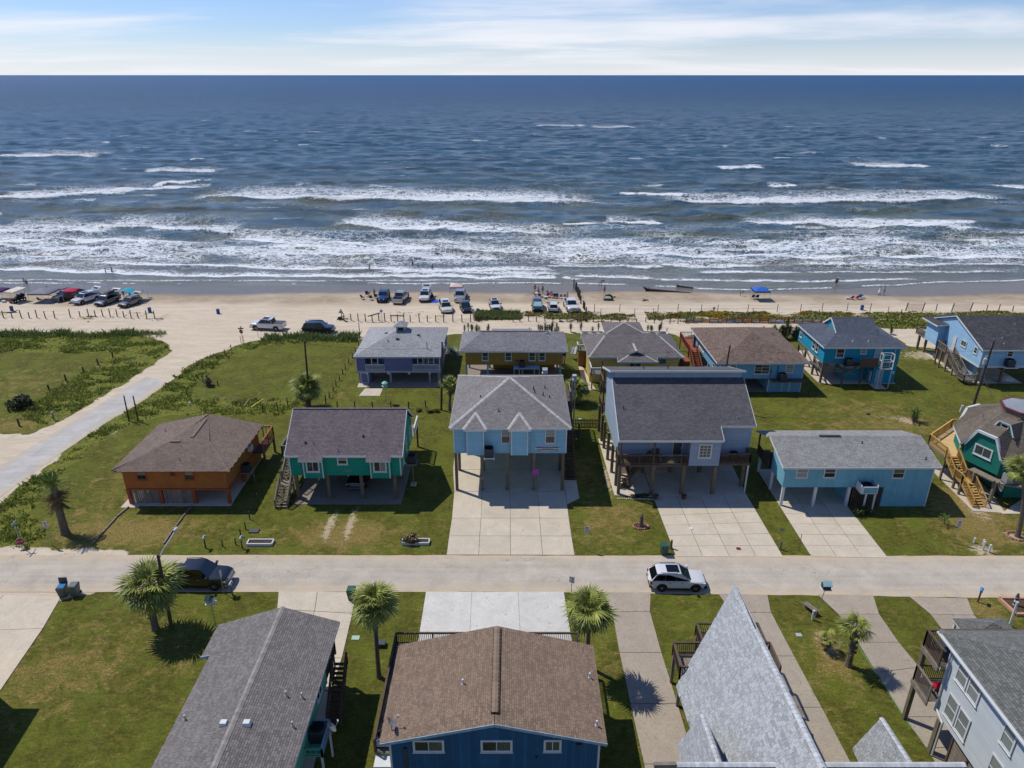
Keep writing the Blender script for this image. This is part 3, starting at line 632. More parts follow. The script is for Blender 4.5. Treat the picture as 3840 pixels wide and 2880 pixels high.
def boards_flat(root, x0, x1, y0, y1, z, m, w=.14, along='y', th=.03, name='deck_board', indiv=True):
 mb = MB(); a = x0 if along == 'y' else y0; e = x1 if along == 'y' else y1
 while a < e - .03:
  b = min(a + w - .012, e); mb = MB() if indiv else mb; t = R.uniform(-.12, .1)
  mb.box(*((a, b, y0, y1) if along == 'y' else (x0, x1, a, b)), z - th, z, 0, t)
  if indiv: part(mb, name, m, root)
  a += w
 if not indiv: part(mb, 'deck_boards', m, root, stuff=True)
def window(root, F, u0, u1, v0, v1, st='hung', m=None, fr=None, fw=.09, name='window', split=None):
 fr = fr or M_white; m = m or M_pane; mb = MB(); t = .05
 mb.fbox(F, u0, u1, v0, v0 + fw, .002, t); mb.fbox(F, u0, u1, v1 - fw, v1, .002, t); mb.fbox(F, u0, u0 + fw, v0 + fw, v1 - fw, .002, t); mb.fbox(F, u1 - fw, u1, v0 + fw, v1 - fw, .002, t)
 mb.fbox(F, u0 - .04, u1 + .04, v0 - .05, v0 - .001, .002, t + .04)
 uu_ = [u0 + fw, u1 - fw]; vv = [v0 + fw, v1 - fw]; k = .025
 if st == 'hung': vv = [vv[0], (v0 + v1) / 2, vv[1]]
 if st == 'slide': uu_ = [uu_[0], (u0 + u1) / 2, uu_[1]]
 if isinstance(st, tuple):
  uu_ = list(np.linspace(uu_[0], uu_[1], st[0] + 1)); vv = list(np.linspace(vv[0], vv[1], st[1] + 1)); k = .02
 for x in uu_[1:-1]: mb.fbox(F, x - k, x + k, vv[0], vv[-1], .002, t - .008)
 for y in vv[1:-1]: mb.fbox(F, uu_[0], uu_[-1], y - k, y + k, .002, t - .012)
 w = part(mb, name, fr, root)
 for i in range(len(uu_) - 1):
  for j in range(len(vv) - 1):
   pm = m if not isinstance(m, (list, tuple)) else m[(i + j) % len(m)]
   pb = MB(); pb.fbox(F, uu_[i], uu_[i + 1], vv[j], vv[j + 1], .003, .018); part(pb, 'pane', pm, w)
 return w
def door(root, F, u0, u1, v0, v1, m=None, fr=None):
 mb = MB(); mb.fbox(F, u0 + .07, u1 - .07, v0, v1 - .07, .003, .04); d = part(mb, 'door', m or M_white, root)
 mb = MB(); mb.fbox(F, u0, u0 + .07, v0, v1, .002, .06); mb.fbox(F, u1 - .07, u1, v0, v1, .002, .06); mb.fbox(F, u0 + .07, u1 - .07, v1 - .07, v1, .002, .06); part(mb, 'door_frame', fr or M_white, d)
 mb = MB(); mb.fbox(F, u1 - .2, u1 - .14, v0 + .95, v0 + 1.02, .04, .1); part(mb, 'handle', M_metal, d); return d
def posts(root, pts, z1, w=.28, m=None, z0=-.1, name='post'):
 for x, y in pts:
  mb = MB(); mb.box(x - w / 2, x + w / 2, y - w / 2, y + w / 2, z0, z1); part(mb, name, m or M_post, root)
def corner_trim(root, pts, z0, z1, m=None, w=.1):
 for x, y in pts: mb = MB(); mb.box(x - w, x + w, y - w, y + w, z0, z1); part(mb, 'corner_trim', m or M_white, root)
BALM = {}
def railing(root, a, b, h=1.0, m=None, sp=.14, top=.09, pw=.1, every=2.2, bal=True, bw=.04, ends=True, lift=.1):
 m = m or M_grey_wood; a = Vector(a); b = Vector(b); d = b - a; L = d.length; u = d.normalized()
 mb = MB(); mb.beam(a + Z * h, b + Z * h, .14, .045); part(mb, 'top_rail', m, root)
 mb = MB(); mb.beam(a + Z * lift, b + Z * lift, .05, .09); mb.beam(a + Z * (h - .08), b + Z * (h - .08), .045, .09); part(mb, 'rail', m, root)
 n = max(1, round(L / every))
 for i in range(n + 1):
  if not ends and i in (0, n): continue
  p = a + u * (L * i / n); mb = MB(); mb.box(p.x - pw / 2, p.x + pw / 2, p.y - pw / 2, p.y + pw / 2, p.z - .15, p.z + h - .025); part(mb, 'railing_post', m, root)
 if bal:
  k = (m.name, round(h, 2), bw)
  if k not in BALM:
   q = MB(); q.box(-bw / 2, bw / 2, -bw / 2, bw / 2, lift + .03, h - .03); BALM[k] = q.mesh('baluster', m)
  nb = int(L / sp)
  for i in range(1, nb):
   p = a + u * (L * i / nb); inst('baluster', BALM[k], root, p)
def stairs(root, foot, top, side, w, m=None, rail=True, n=None, closed=False, tread_m=None, bal=True, sp=.16):
 """foot/top: one corner of the flight, side: unit vector across"""
 m = m or M_grey_wood; f = Vector(foot); t = Vector(top); sd = Vector(side).normalized(); d = t - f; n = n or max(3, round(d.z / .19)); run = Vector((d.x, d.y, 0)); r1 = run / n; u = run.normalized()
 for s_ in (0.04, w - .04):
  mb = MB(); mb.beam(f + sd * s_ + Z * -.02, t + sd * s_ + Z * -.12, .06, .28); part(mb, 'stringer', m, root)
 for i in range(n):
  p = f + r1 * i + Z * (d.z * (i + 1) / n); mb = MB(); q = p + r1 * 1.02
  mb.hexa([p - Z * .05, p + sd * w - Z * .05, q + sd * w - Z * .05, q - Z * .05, p, p + sd * w, q + sd * w, q], 0, R.uniform(-.08, .08)); part(mb, 'tread', tread_m or m, root)
  if closed:
   mb = MB(); mb.hexa([p - Z * (d.z / n), p + sd * w - Z * (d.z / n), p + sd * w - Z * (d.z / n) + u * .02, p - Z * (d.z / n) + u * .02, p - Z * .05, p + sd * w - Z * .05, p + sd * w - Z * .05 + u * .02, p - Z * .05 + u * .02]); part(mb, 'riser', tread_m or m, root)
 if rail:
  for s_ in (0, w):
   a = f + sd * s_; b = t + sd * s_; mb = MB(); mb.beam(a + Z * .95, b + Z * .95, .13, .05); part(mb, 'handrail', m, root)
   for k in (0, .5, 1):
    p = a + (b - a) * k; mb = MB(); mb.box(p.x - .05, p.x + .05, p.y - .05, p.y + .05, p.z - .1, p.z + .93); part(mb, 'railing_post', m, root)
   if bal:
    kk = (m.name, 'st')
    if kk not in BALM: q = MB(); q.box(-.018, .018, -.018, .018, .1, .93); BALM[kk] = q.mesh('baluster', m)
    nb = int(run.length / sp)
    for i in range(1, nb): inst('baluster', BALM[kk], root, a + (b - a) * (i / nb))
def pipes(ro, pts, m=None, r=.05, h=.35):
 for x, y, z in pts:
  mb = MB(); mb.cyl((x, y, z - .1), (x, y, z + h), r, r, 8); mb.cyl((x, y, z - .06), (x, y, z + .06), r * 2.2, r * 1.3, 8); part(mb, 'vent_pipe', m or M_dk, ro)
def ac(label, x, y, z, w=.85, h=.85, m=None, group=None):
 t = thing('air_conditioner', label, 'air conditioner', (x, y, z), group); m = m or M_dk; b = w / 2
 mb = MB(); mb.box(x - b, x + b, y - b, y + b, z + .002, z + .06); part(mb, 'base', M_black, t)
 mb = MB(); mb.box(x - b + .03, x + b - .03, y - b + .03, y + b - .03, z + .06, z + h)
 for k in range(9): zz_ = z + .12 + k * (h - .2) / 9; mb.box(x - b + .012, x + b - .012, y - b + .012, y + b - .012, zz_, zz_ + .03)
 part(mb, 'casing', m, t)
 mb = MB(); mb.lathe([(b * .86, 0), (b * .92, .05), (b * .80, .05), (b * .78, .02)], (x, y, z + h), 16); mb.cyl((x, y, z + h), (x, y, z + h + .04), .1, .1, 8)
 for k in range(6): a = k * math.pi / 6; c = Vector((math.cos(a), math.sin(a), 0)) * b * .8; mb.beam(Vector((x, y, z + h + .035)) - c, Vector((x, y, z + h + .035)) + c, .02, .02)
 part(mb, 'fan_grille', M_black, t); return t
def dish(root, x, y, z, az=2.4):
 mb = MB(); c = Vector((x, y, z)); d = Vector((math.cos(az), math.sin(az), .75)).normalized()
 mb.cyl(c, c + Z * .55, .03, .03, 6); part(mb, 'dish_mast', M_metal, root)
 mb = MB(); a = d.cross(Z).normalized(); b = a.cross(d); p0 = c + Z * .6; pts = [p0 - d * .06]
 for rr, dd in ((.2, -.03), (.36, .06)):
  for i in range(14): t = 2 * math.pi * i / 14; pts.append(p0 + a * rr * math.cos(t) + b * rr * 1.1 * math.sin(t) + d * dd)
 mb.add(pts, [(0, 1 + i, 1 + (i + 1) % 14) for i in range(14)] + [(1 + i, 15 + i, 15 + (i + 1) % 14, 1 + (i + 1) % 14) for i in range(14)])
 part(mb, 'satellite_dish', M_metal, root, smooth=True)
 mb = MB(); mb.beam(p0 - b * .3, p0 + d * .6 + b * .02, .03, .03); mb.beam(p0 + d * .55 - a * .08, p0 + d * .55 + a * .08, .08, .12); part(mb, 'dish_arm', M_metal, root)
def house(name, label, x, y): return thing(name, label, 'house', (x, y, 0))
def wallbox(root, x0, x1, y0, y1, z0, z1, m, name='wall'):
 mb = MB(); mb.box(x0, x1, y0, y1, z0, z1); return part(mb, name, m, root)
def front(x0, y, z=0): return FR((x0, y, z), (1, 0, 0))
def left(x, y1, z=0): return FR((x, y1, z), (0, -1, 0))    # u runs towards the street
def right(x, y0, z=0): return FR((x, y0, z), (0, 1, 0))

# ---------------------------------------------------------------- orange house (left of the middle row)
M_or = mat('orange_paint', H('a5642f'), .8, .10, 1.2, .15, 30, dirt=H('6e4526'), dirtk=.3); M_or2 = mat('orange_trim', H('9c4f30'), .75, .08)
h = house('orange_house', 'low orange house with brown hip roof and grey picket boards under it', -33.6, 66)
wallbox(h, -38.8, -28.5, 61.3, 70.9, 1.85, 4.05, M_or); wallbox(h, -28.75, -28.5, 65.6, 70.9, 0, 1.85, M_or, 'lower_wall')
mb = MB(); mb.box(-38.9, -28.4, 61.2, 71, 1.72, 1.86); part(mb, 'floor_band', M_or2, h)
S_m1 = shingle_mat('shingle_brown', H('786a60'))
FL, FRr, BR_, BL = (-39.5, 60.85, 4.1), (-27.8, 60.85, 4.1), (-27.9, 71.35, 4.1), (-39.6, 71.4, 4.1); a, b, c_, d = (-35.5, 65.0, 5.14), (-31.3, 65.1, 5.14), (-33.3, 65.1, 5.16), (-33.8, 71.3, 5.18)
ro = roof(h, [[FL, FRr, b, a], [BL, FL, a, d], [a, c_, d], [FRr, BR_, d, b], [c_, b, d]], S_m1, trim=M_or2)
for p, q in ((FL, a), (FRr, b), (a, b), (c_, d)): caps(ro, p, q, S_m1, .3, stuff=True)
mb = MB(); mb.beam((-33.45, 65.9, 5.25), (-33.7, 70.2, 5.27), .36, .07); mb.beam((-35.3, 65.05, 5.22), (-34.3, 65.08, 5.22), .3, .07); part(mb, 'ridge_vent', S_m1, ro)
pipes(ro, [(-33.4, 62.4, 4.5), (-37.5, 68.5, 4.6)], M_metal)
posts(h, [(-38.65, 61.45), (-35.45, 61.45), (-32.1, 61.45), (-28.65, 61.45), (-38.65, 70.6), (-28.65, 65.6), (-33, 70.6)], 1.75, .3, M_or2)
F = front(0, 61.3); w1 = window(h, F, -37.4, -36.4, 2.85, 3.95, 'hung', [M_pane, M_paneb], M_or2); window(h, F, -34.05, -33.45, 3.35, 3.95, (1, 1), M_pane, M_or2); window(h, F, -32.65, -31.65, 2.85, 3.95, 'hung', [M_pane, M_paneb], M_or2)
M_pick = mat('weathered_picket', H('857b6e'), .9, .2, 2, objvar=.25, stretch=(1, 1, .3))
for x0, x1 in ((-38.4, -35.65), (-35.2, -32.3)):
 x = x0
 while x < x1 - .1:
  if not (-38.3 < x < -37.8 and R.random() < .4): mb = MB(); mb.box(x, x + .17, 61.42 + R.uniform(-.02, .02), 61.46, .03, 1.66 + R.uniform(-.05, .03)); part(mb, 'picket_board', M_pick, h)
  x += .205
mb = MB(); mb.box(-28.45, -28.1, 67.3, 68.1, 2.7, 3.3); part(mb, 'window_air_conditioner', M_white, h)
mb = MB(); mb.box(-28.4, -27.4, 64.6, 65.7, 1.55, 1.65); mb.beam((-27.5, 65.1, 1.6), (-28.4, 65.1, .6), .1, .1); mb.box(-27.55, -27.45, 65.55, 65.65, -.1, 1.6); part(mb, 'equipment_shelf', M_grey_wood, h)
ac('grey condenser on a shelf at the right side of the orange house', -27.95, 65.15, 1.652, .8, .8)
M_ors = mat('orange_deck_paint', H('9a5a42'), .75, .12, objvar=.1)
mb = MB(); mb.box(-28.4, -27.2, 68.6, 72.2, 1.75, 1.85); part(mb, 'deck_floor', M_dark_wood, h)
railing(h, (-27.25, 68.6, 1.85), (-27.25, 72.2, 1.85), 1.5, M_ors, .3, bw=.06); railing(h, (-28.4, 72.2, 1.85), (-27.25, 72.2, 1.85), 1.5, M_ors, .3, bw=.06)
posts(h, [(-27.3, 68.7), (-27.3, 72.1)], 1.75, .2, M_dark_wood)

# ---------------------------------------------------------------- teal house
M_teal = mat('teal_paint', H('0b8a72'), .75, .07, 1.4, .1, 30)
h = house('teal_house', 'bright teal house on pilings with brown gable roof and two window bays', -16.8, 66)
S_m2 = shingle_mat('shingle_dusky', H('71686a'))
mb = MB(); mb.prism([(-22.3, 62.2, 2.85), (-22.3, 62.2, 5.2), (-22.3, 66.3, 8.2), (-22.3, 70.4, 5.2), (-22.3, 70.4, 2.85)], (11.15, 0, 0)); part(mb, 'wall', M_teal, h)
lap(h, [([(-22.3, 62.2, 2.85), (-11.15, 62.2, 2.85), (-11.15, 62.2, 5.2), (-22.3, 62.2, 5.2)], (0, -1, 0)), ([(-11.15, 62.2, 2.85), (-11.15, 70.4, 2.85), (-11.15, 70.4, 5.2), (-11.15, 66.3, 8.2), (-11.15, 62.2, 5.2)], (1, 0, 0))], M_teal)
e0, e1 = -22.6, -10.85
pl = [[(e0, 61.8, 5.3), (e1, 61.8, 5.3), (e1, 66.3, 8.4), (e0, 66.3, 8.4)], [(e0, 70.8, 5.3), (e1, 70.8, 5.3), (e1, 66.3, 8.4), (e0, 66.3, 8.4)], [(-21.15, 61.25, 5.0), (-18.75, 61.25, 5.0), (-18.75, 61.8, 5.31), (-21.15, 61.8, 5.31)], [(-14.45, 61.25, 5.0), (-12.0, 61.25, 5.0), (-12.0, 61.8, 5.31), (-14.45, 61.8, 5.31)]]
ro = roof(h, pl, S_m2); caps(ro, (e0, 66.3, 8.42), (e1, 66.3, 8.42), S_m2, .32, stuff=True)
fascia(ro, [(e0, 61.78, 5.3), (e1, 61.78, 5.3)]); fascia(ro, [(e1, 61.8, 5.3), (e1, 66.3, 8.4), (e1, 70.8, 5.3)]); fascia(ro, [(e0, 61.8, 5.3), (e0, 66.3, 8.4)])
pipes(ro, [(-20.7, 63.0, 6.1), (-15.0, 63.6, 6.5)], M_dk, .09, .22); pipes(ro, [(-20.0, 63.0, 6.1), (-17.4, 62.3, 5.65)], M_metal)
for a, b in ((-20.85, -18.95), (-14.15, -12.25)):
 wallbox(h, a, b, 61.85, 62.2, 2.72, 5.05, M_teal, 'bay'); lap(h, [([(a, 61.85, 2.72), (b, 61.85, 2.72), (b, 61.85, 5.0), (a, 61.85, 5.0)], (0, -1, 0))], M_teal)
 corner_trim(h, [(a, 61.87), (b, 61.87)], 2.7, 5.0, w=.055); window(h, front(0, 61.82), a + .28, b - .28, 3.45, 4.85, 'slide', [M_pane, M_paneb] if a > -15 else M_pane, fw=.13)
window(h, front(0, 62.175), -17.5, -16.45, 4.1, 5.12, 'hung', [M_pane, M_paneb], fw=.13); corner_trim(h, [(-22.3, 62.2), (-11.2, 62.2)], 2.85, 5.2, w=.06)
lettering('5202', .34, mat('brass_numbers', H('9c9a62'), .5), h, (-16.5, 62.165, 3.42), (1, 0, 0), (0, -1, 0))
F = right(-11.13, 62.2); window(h, F, 1.2, 1.9, 3.4, 4.8, 'hung'); window(h, F, 3.4, 4.1, 3.6, 5.2, 'hung'); window(h, F, 6.2, 7.0, 3.4, 5, 'hung')
posts(h, [(x, y) for x in (-21.9, -18.7, -15.3, -11.9) for y in (62.4, 66.3, 70.2)], 2.85, .32)
stairs(h, (-23.75, 60.5, 0), (-23.75, 62.7, 1.5), (1, 0, 0), 1.2, M_grey_wood, n=8)
mb = MB(); mb.box(-23.8, -22.5, 62.7, 63.7, 1.42, 1.5); part(mb, 'landing', M_grey_wood, h); stairs(h, (-23.75, 63.7, 1.5), (-23.75, 66.3, 2.9), (1, 0, 0), 1.2, M_grey_wood, n=8)
boards_flat(h, -24.4, -22.35, 66.3, 70.4, 2.9, M_grey_wood, .16, 'x', indiv=False); railing(h, (-24.4, 66.3, 2.9), (-24.4, 70.4, 2.9), 1.1, M_grey_wood); railing(h, (-24.4, 66.3, 2.9), (-23.8, 66.3, 2.9), 1.1, M_grey_wood)
posts(h, [(-24.3, 66.4), (-24.3, 70.3), (-23.7, 63.2), (-22.6, 63.2)], 2.8, .14, M_grey_wood)
boards_flat(h, -20, -10.9, 70.5, 73.5, 2.9, M_grey_wood, .16, 'x', indiv=False); railing(h, (-10.9, 70.5, 2.9), (-10.9, 73.5, 2.9), 1.1, M_white); posts(h, [(-11, 73.4), (-15, 73.4)], 2.8, .2)
mb = MB(); mb.box(-11.05, -9.9, 64.5, 65.7, 2.62, 2.74); part(mb, 'equipment_shelf', M_grey_wood, h); posts(h, [(-10.45, 65.1)], 2.62, .14, M_grey_wood)
mb = MB(); mb.box(-10.75, -10.15, 64.7, 65.4, 0, .12); part(mb, 'footing', M_con, h)
ac('white-topped condenser on a post shelf beside the teal house', -10.45, 65.1, 2.742, .85, .8)
M_truck_dk = None

# ---------------------------------------------------------------- centre light-blue house
M_lb = mat('sky_blue_paint', H('84b4c6'), .75, .06, 1.2, .1, 30)
h = house('light_blue_house', 'light blue house on tall pilings with pyramid roof over a concrete carport', 0, 70)
wallbox(h, -5.9, 5.52, 63.86, 76.8, 4.6, 7.55, M_lb); S_m3 = shingle_mat('shingle_grey', H('807c7a'))
lap(h, [([(-5.9, 63.86, 4.6), (5.52, 63.86, 4.6), (5.52, 63.86, 7.5), (-5.9, 63.86, 7.5)], (0, -1, 0)), ([(5.52, 63.86, 4.6), (5.52, 76.8, 4.6), (5.52, 76.8, 7.5), (5.52, 63.86, 7.5)], (1, 0, 0))], M_lb, .18)
A_ = (-.22, 70.3, 10.2); c1, c2, c3, c4 = (-6.28, 63.45, 7.55), (5.95, 63.45, 7.55), (5.95, 77.15, 7.55), (-6.3, 77.15, 7.55)
pl = [[c1, c2, A_], [c2, c3, A_], [c3, c4, A_], [c4, c1, A_]]; GB = []
for gx0, gx1 in ((-4.85, -2.52), (-.38, 1.92)):
 gm = (gx0 + gx1) / 2; ap = (gm, 65.25, 8.38); pl += [[(gx0, 63.0, 7.58), (gx1, 63.0, 7.58), ap], [(gx0, 63.0, 7.58), ap, (gx0, 63.75, 7.62)], [(gx1, 63.0, 7.58), ap, (gx1, 63.75, 7.62)]]; GB.append((gx0, gx1, ap))
ro = roof(h, pl, S_m3)
for p in (c1, c2, c3, c4): caps(ro, p, A_, w=.36, step=.26)
for gx0, gx1, ap in GB:
 caps(ro, (gx0, 63.0, 7.62), ap, w=.34, step=.26); caps(ro, (gx1, 63.0, 7.62), ap, w=.34, step=.26); fascia(ro, [(gx0, 63.0, 7.58), (gx1, 63.0, 7.58)])
 a, b = gx0 + .32, gx1 - .34; wallbox(h, a, b, 63.28, 63.86, 4.55, 7.52, M_lb, 'bay'); lap(h, [([(a, 63.28, 4.55), (b, 63.28, 4.55), (b, 63.28, 7.5), (a, 63.28, 7.5)], (0, -1, 0))], M_lb, .18); corner_trim(h, [(a, 63.3), (b, 63.3)], 4.55, 7.5, w=.05)
fascia(ro, [c1, c2, c3, c4, c1]); corner_trim(h, [(-5.9, 63.88), (5.5, 63.88)], 4.6, 7.5, w=.06)
mb = MB(); mb.box(-5.95, 5.57, 63.8, 76.85, 4.5, 4.6); part(mb, 'floor_band', M_lb, h)
F = front(0, 63.83); window(h, F, -1.13, -.16, 5.62, 7.28, 'hung', [M_pane, M_paneb]); window(h, F, 3.34, 4.4, 5.62, 7.26, 'hung', [M_pane, M_paneb])
posts(h, [(x, y) for y in (63.95, 68.0, 72.4, 76.6) for x in (-5.75, -3.1, -.5, 2.25, 5.25)], 4.5, .3); pipes(ro, [(-1.35, 65.6, 8.35), (2.3, 69.4, 9.2), (2.4, 68.7, 9.1), (3.3, 68.9, 8.75), (3.6, 71, 8.6), (4.0, 68.9, 8.4), (-3.3, 68, 8.8)], M_dk, .06, .3)
mb = MB(); mb.box(-2.9, -1.75, 62.7, 63.84, 4.42, 4.5); mb.beam((-2.8, 62.8, 4.4), (-2.8, 63.8, 3.7), .08, .08); mb.beam((-1.85, 62.8, 4.4), (-1.85, 63.8, 3.7), .08, .08); part(mb, 'equipment_shelf', M_white, h)
ac('dark condenser on a white bracket on the front of the light blue house', -2.33, 63.28, 4.502, .9, .9)
stairs(h, (5.65, 65.95, 0), (5.65, 73.6, 4.6), (1, 0, 0), 1.05, M_dark_wood, n=24)
boards_flat(h, 5.6, 6.95, 73.6, 77, 4.6, M_dark_wood, .15, 'x', indiv=False); railing(h, (6.9, 73.6, 4.6), (6.9, 77, 4.6), 1.05, M_grey_wood); posts(h, [(6.8, 73.7), (6.8, 76.9)], 4.5, .16, M_grey_wood)
boards_flat(h, -5.9, 6.95, 77, 79.5, 4.6, M_dark_wood, .15, 'x', indiv=False); railing(h, (6.9, 77, 4.6), (6.9, 79.5, 4.6), 1.05, M_grey_wood)
mb = MB(); mb.box(6.9, 7.8, 72.9, 74.2, 1.6, 1.7); mb.box(7.7, 7.8, 72.9, 73, -.1, 1.6); mb.box(7.7, 7.8, 74.1, 74.2, -.1, 1.6); part(mb, 'side_landing', M_dark_wood, h); railing(h, (7.8, 72.9, 1.7), (7.8, 74.2, 1.7), .9, M_dark_wood)
t = thing('surfboard_sign', 'white and maroon surfboard mounted under the window of the light blue house', 'surfboard', (3.63, 63.8, 5.0)); M_sb = mat('board_white', H('cfd2cf'), .3, .04); M_mar = mat('board_maroon', H('6d1640'), .3, .05)
def sboard(z0, z1, m, n_, y, xe=1.29):
 mb = MB(); up = []; lo = []
 for i in range(25):
  x = -xe + 2 * xe * i / 24; w = .25 * (1 - abs(x / 1.30) ** 2.6) ** .7; a, b = max(-w, z0), min(w, z1)
  if b > a: up.append((3.63 + x, y, 5.02 + b)); lo.append((3.63 + x, y, 5.02 + a))
 mb.prism(lo + up[::-1], (0, -.05, 0)); part(mb, n_, m, t)
sboard(-.3, .3, M_sb, 'board', 63.835); sboard(.075, .17, M_mar, 'stripe', 63.79, 1.2); sboard(-.16, -.085, M_mar, 'stripe', 63.79, 1.2)
lettering('Paradise Found', .17, mat('ink_grey', H('4a4f52'), .6), t, (3.63, 63.782, 5.0), (1, 0, 0), (0, -1, 0))
t = thing('notice_board', 'bright magenta notice board on a carport piling of the light blue house', 'sign', (2.4, 63.75, 2.3)); mb = MB(); mb.box(2.12, 2.72, 63.74, 63.78, 2.02, 2.62); part(mb, 'panel', mat('magenta_board', H('b338a8'), .6, .04), t)
M_pale = mat('faint_print', H('c46fc0'), .6); mb = MB()
for i, (a, b) in enumerate(((-.2, .18), (-.14, .2), (-.2, .1), (-.1, .16))): mb.box(2.42 + a, 2.42 + b, 63.735, 63.739, 2.5 - i * .11, 2.53 - i * .11)
part(mb, 'print', M_pale, t)
t = thing('small_red_sign', 'little red rectangular sign on the second piling of the light blue house', 'sign', (-3.1, 63.75, 1.55)); mb = MB(); mb.box(-3.25, -2.95, 63.74, 63.78, 1.45, 1.66); part(mb, 'panel', mat('white_panel', H('c8c4be'), .6), t); mb = MB(); mb.box(-3.22, -2.98, 63.73, 63.739, 1.48, 1.63); part(mb, 'face', mat('red_sign', H('9a2c2c'), .5), t)

# ---------------------------------------------------------------- grey-blue house with clerestory
M_gb = mat('grey_blue_paint', H('8d9cab'), .75, .06, 1.2, .1, 30); M_gbl = M_gb
h = house('grey_blue_house', 'big grey-blue house with long dark shingle roof and raised clerestory', 17.5, 69); S_m4 = shingle_mat('shingle_charcoal', H('5d5c5f'))
mb = MB(); mb.prism([(10.95, 64.8, 3.5), (10.95, 64.8, 7.5), (10.95, 70.0, 10.2), (10.95, 70.0, 11.0), (10.95, 75.5, 9.15), (10.95, 75.5, 3.5)], (13.55, 0, 0)); part(mb, 'wall', M_gb, h)
LP = [(10.95, 64.8, 3.5), (10.95, 64.8, 7.5), (10.95, 70.0, 10.2), (10.95, 70.0, 11.0), (10.95, 75.5, 9.15), (10.95, 75.5, 3.5)]
lap(h, [(LP[:1] + LP[1:3] + [(10.95, 70, 3.5)], (-1, 0, 0)), ([(10.95, 70, 3.5), (10.95, 70, 11.0), (10.95, 75.5, 9.15), (10.95, 75.5, 3.5)], (-1, 0, 0)), ([(10.95, 64.8, 3.5), (24.5, 64.8, 3.5), (24.5, 64.8, 7.4), (10.95, 64.8, 7.4)], (0, -1, 0)), ([(10.95, 70.0, 10.2), (24.5, 70, 10.2), (24.5, 70, 11.0), (10.95, 70, 11.0)], (0, -1, 0))], M_gb, .18)
wallbox(h, 18.0, 20.98, 63.07, 64.9, 3.45, 6.55, M_gb, 'bay'); lap(h, [([(18.0, 63.07, 3.45), (20.98, 63.07, 3.45), (20.98, 63.07, 6.5), (18, 63.07, 6.5)], (0, -1, 0)), ([(20.98, 63.07, 3.45), (20.98, 64.8, 3.45), (20.98, 64.8, 7.2), (20.98, 63.07, 6.5)], (1, 0, 0))], M_gb, .18); corner_trim(h, [(18.02, 63.09), (20.96, 63.09), (24.48, 64.82), (10.97, 64.82)], 3.45, 6.5, M_gb, .06)
mb = MB(); mb.prism([(10.9, 63.1, 6.42), (10.9, 64.8, 7.3), (10.9, 64.8, 5.0)], (.12, 0, 0)); part(mb, 'wing_wall', M_gb, h)
window(h, front(0, 63.045), 18.8, 20.15, 4.35, 5.95, (3, 4), M_paneg, fw=.13)
pl = [[(10.7, 62.75, 6.5), (21.15, 62.75, 6.5), (21.15, 64.35, 7.34), (24.75, 64.35, 7.34), (24.75, 70.0, 10.28), (10.7, 70.0, 10.28)], [(10.45, 69.65, 11.2), (24.8, 69.65, 11.2), (24.8, 75.8, 9.15), (10.45, 75.8, 9.15)]]
ro = roof(h, pl, S_m4, tw=.3); fascia(ro, [(10.7, 62.73, 6.5), (21.17, 62.73, 6.5), (21.17, 64.33, 7.34), (24.77, 64.33, 7.34), (24.77, 70, 10.28)]); fascia(ro, [(10.68, 62.75, 6.5), (10.68, 69.9, 10.2)]); fascia(ro, [(10.43, 75.8, 9.2), (10.43, 69.63, 11.2), (24.82, 69.63, 11.2), (24.82, 75.8, 9.2)])
pipes(ro, [(23.0, 65.3, 7.85)], M_metal, .05, .45); pipes(ro, [(11.5, 66.3, 8.35), (14.5, 72.5, 10.3), (17.2, 72.6, 10.3), (20.7, 69.4, 10.0)], M_dk, .05, .35)
F = front(0, 64.77); door(h, F, 16.6, 17.6, 3.6, 5.7, mat('dark_door', H('4b4a48'), .6));
boards_flat(h, 10.85, 18.0, 63.1, 64.8, 3.55, M_dark_wood, .15, 'x', indiv=False); boards_flat(h, 21.0, 24.3, 63.4, 64.8, 3.55, M_dark_wood, .15, 'x', indiv=False)
mb = MB(); mb.box(10.8, 18, 63.06, 63.12, 3.3, 3.56); mb.box(21, 24.35, 63.36, 63.42, 3.3, 3.56); part(mb, 'deck_beam', M_dark_wood, h)
railing(h, (10.85, 63.15, 3.55), (15.1, 63.15, 3.55), 1.15, M_dark_wood, .13); railing(h, (17.2, 63.15, 3.55), (17.95, 63.15, 3.55), 1.15, M_dark_wood, .13); railing(h, (21.05, 63.45, 3.55), (24.3, 63.45, 3.55), 1.1, M_dark_wood, .13); railing(h, (24.3, 63.45, 3.55), (24.3, 64.8, 3.55), 1.1, M_dark_wood, .13); railing(h, (10.8, 63.15, 3.55), (10.8, 64.8, 3.55), 1.15, M_dark_wood, .13)
mb = MB(); c = Vector((16.15, 63.14, 3.68)); mb.beam((15.1, 63.14, 4.66), (17.2, 63.14, 4.66), .1, .06); mb.beam((15.1, 63.14, 3.62), (17.2, 63.14, 3.62), .06, .06)
for k in range(13): a = math.pi * k / 12; d = Vector((math.cos(a), 0, math.sin(a))); L_ = min(1.0 / max(.001, abs(d.x)), .95 / max(.001, d.z)) ; mb.beam(c + d * .34, c + d * L_, .04, .035)
part(mb, 'sunburst_panel', M_grey_wood, h); mb = MB(); pts = [c + Vector((.34 * math.cos(math.pi * k / 12), 0, .34 * math.sin(math.pi * k / 12))) for k in range(13)]; mb.prism(pts, (0, .03, 0)); part(mb, 'sun_disc', mat('sun_disc', H('a89468'), .7), h)
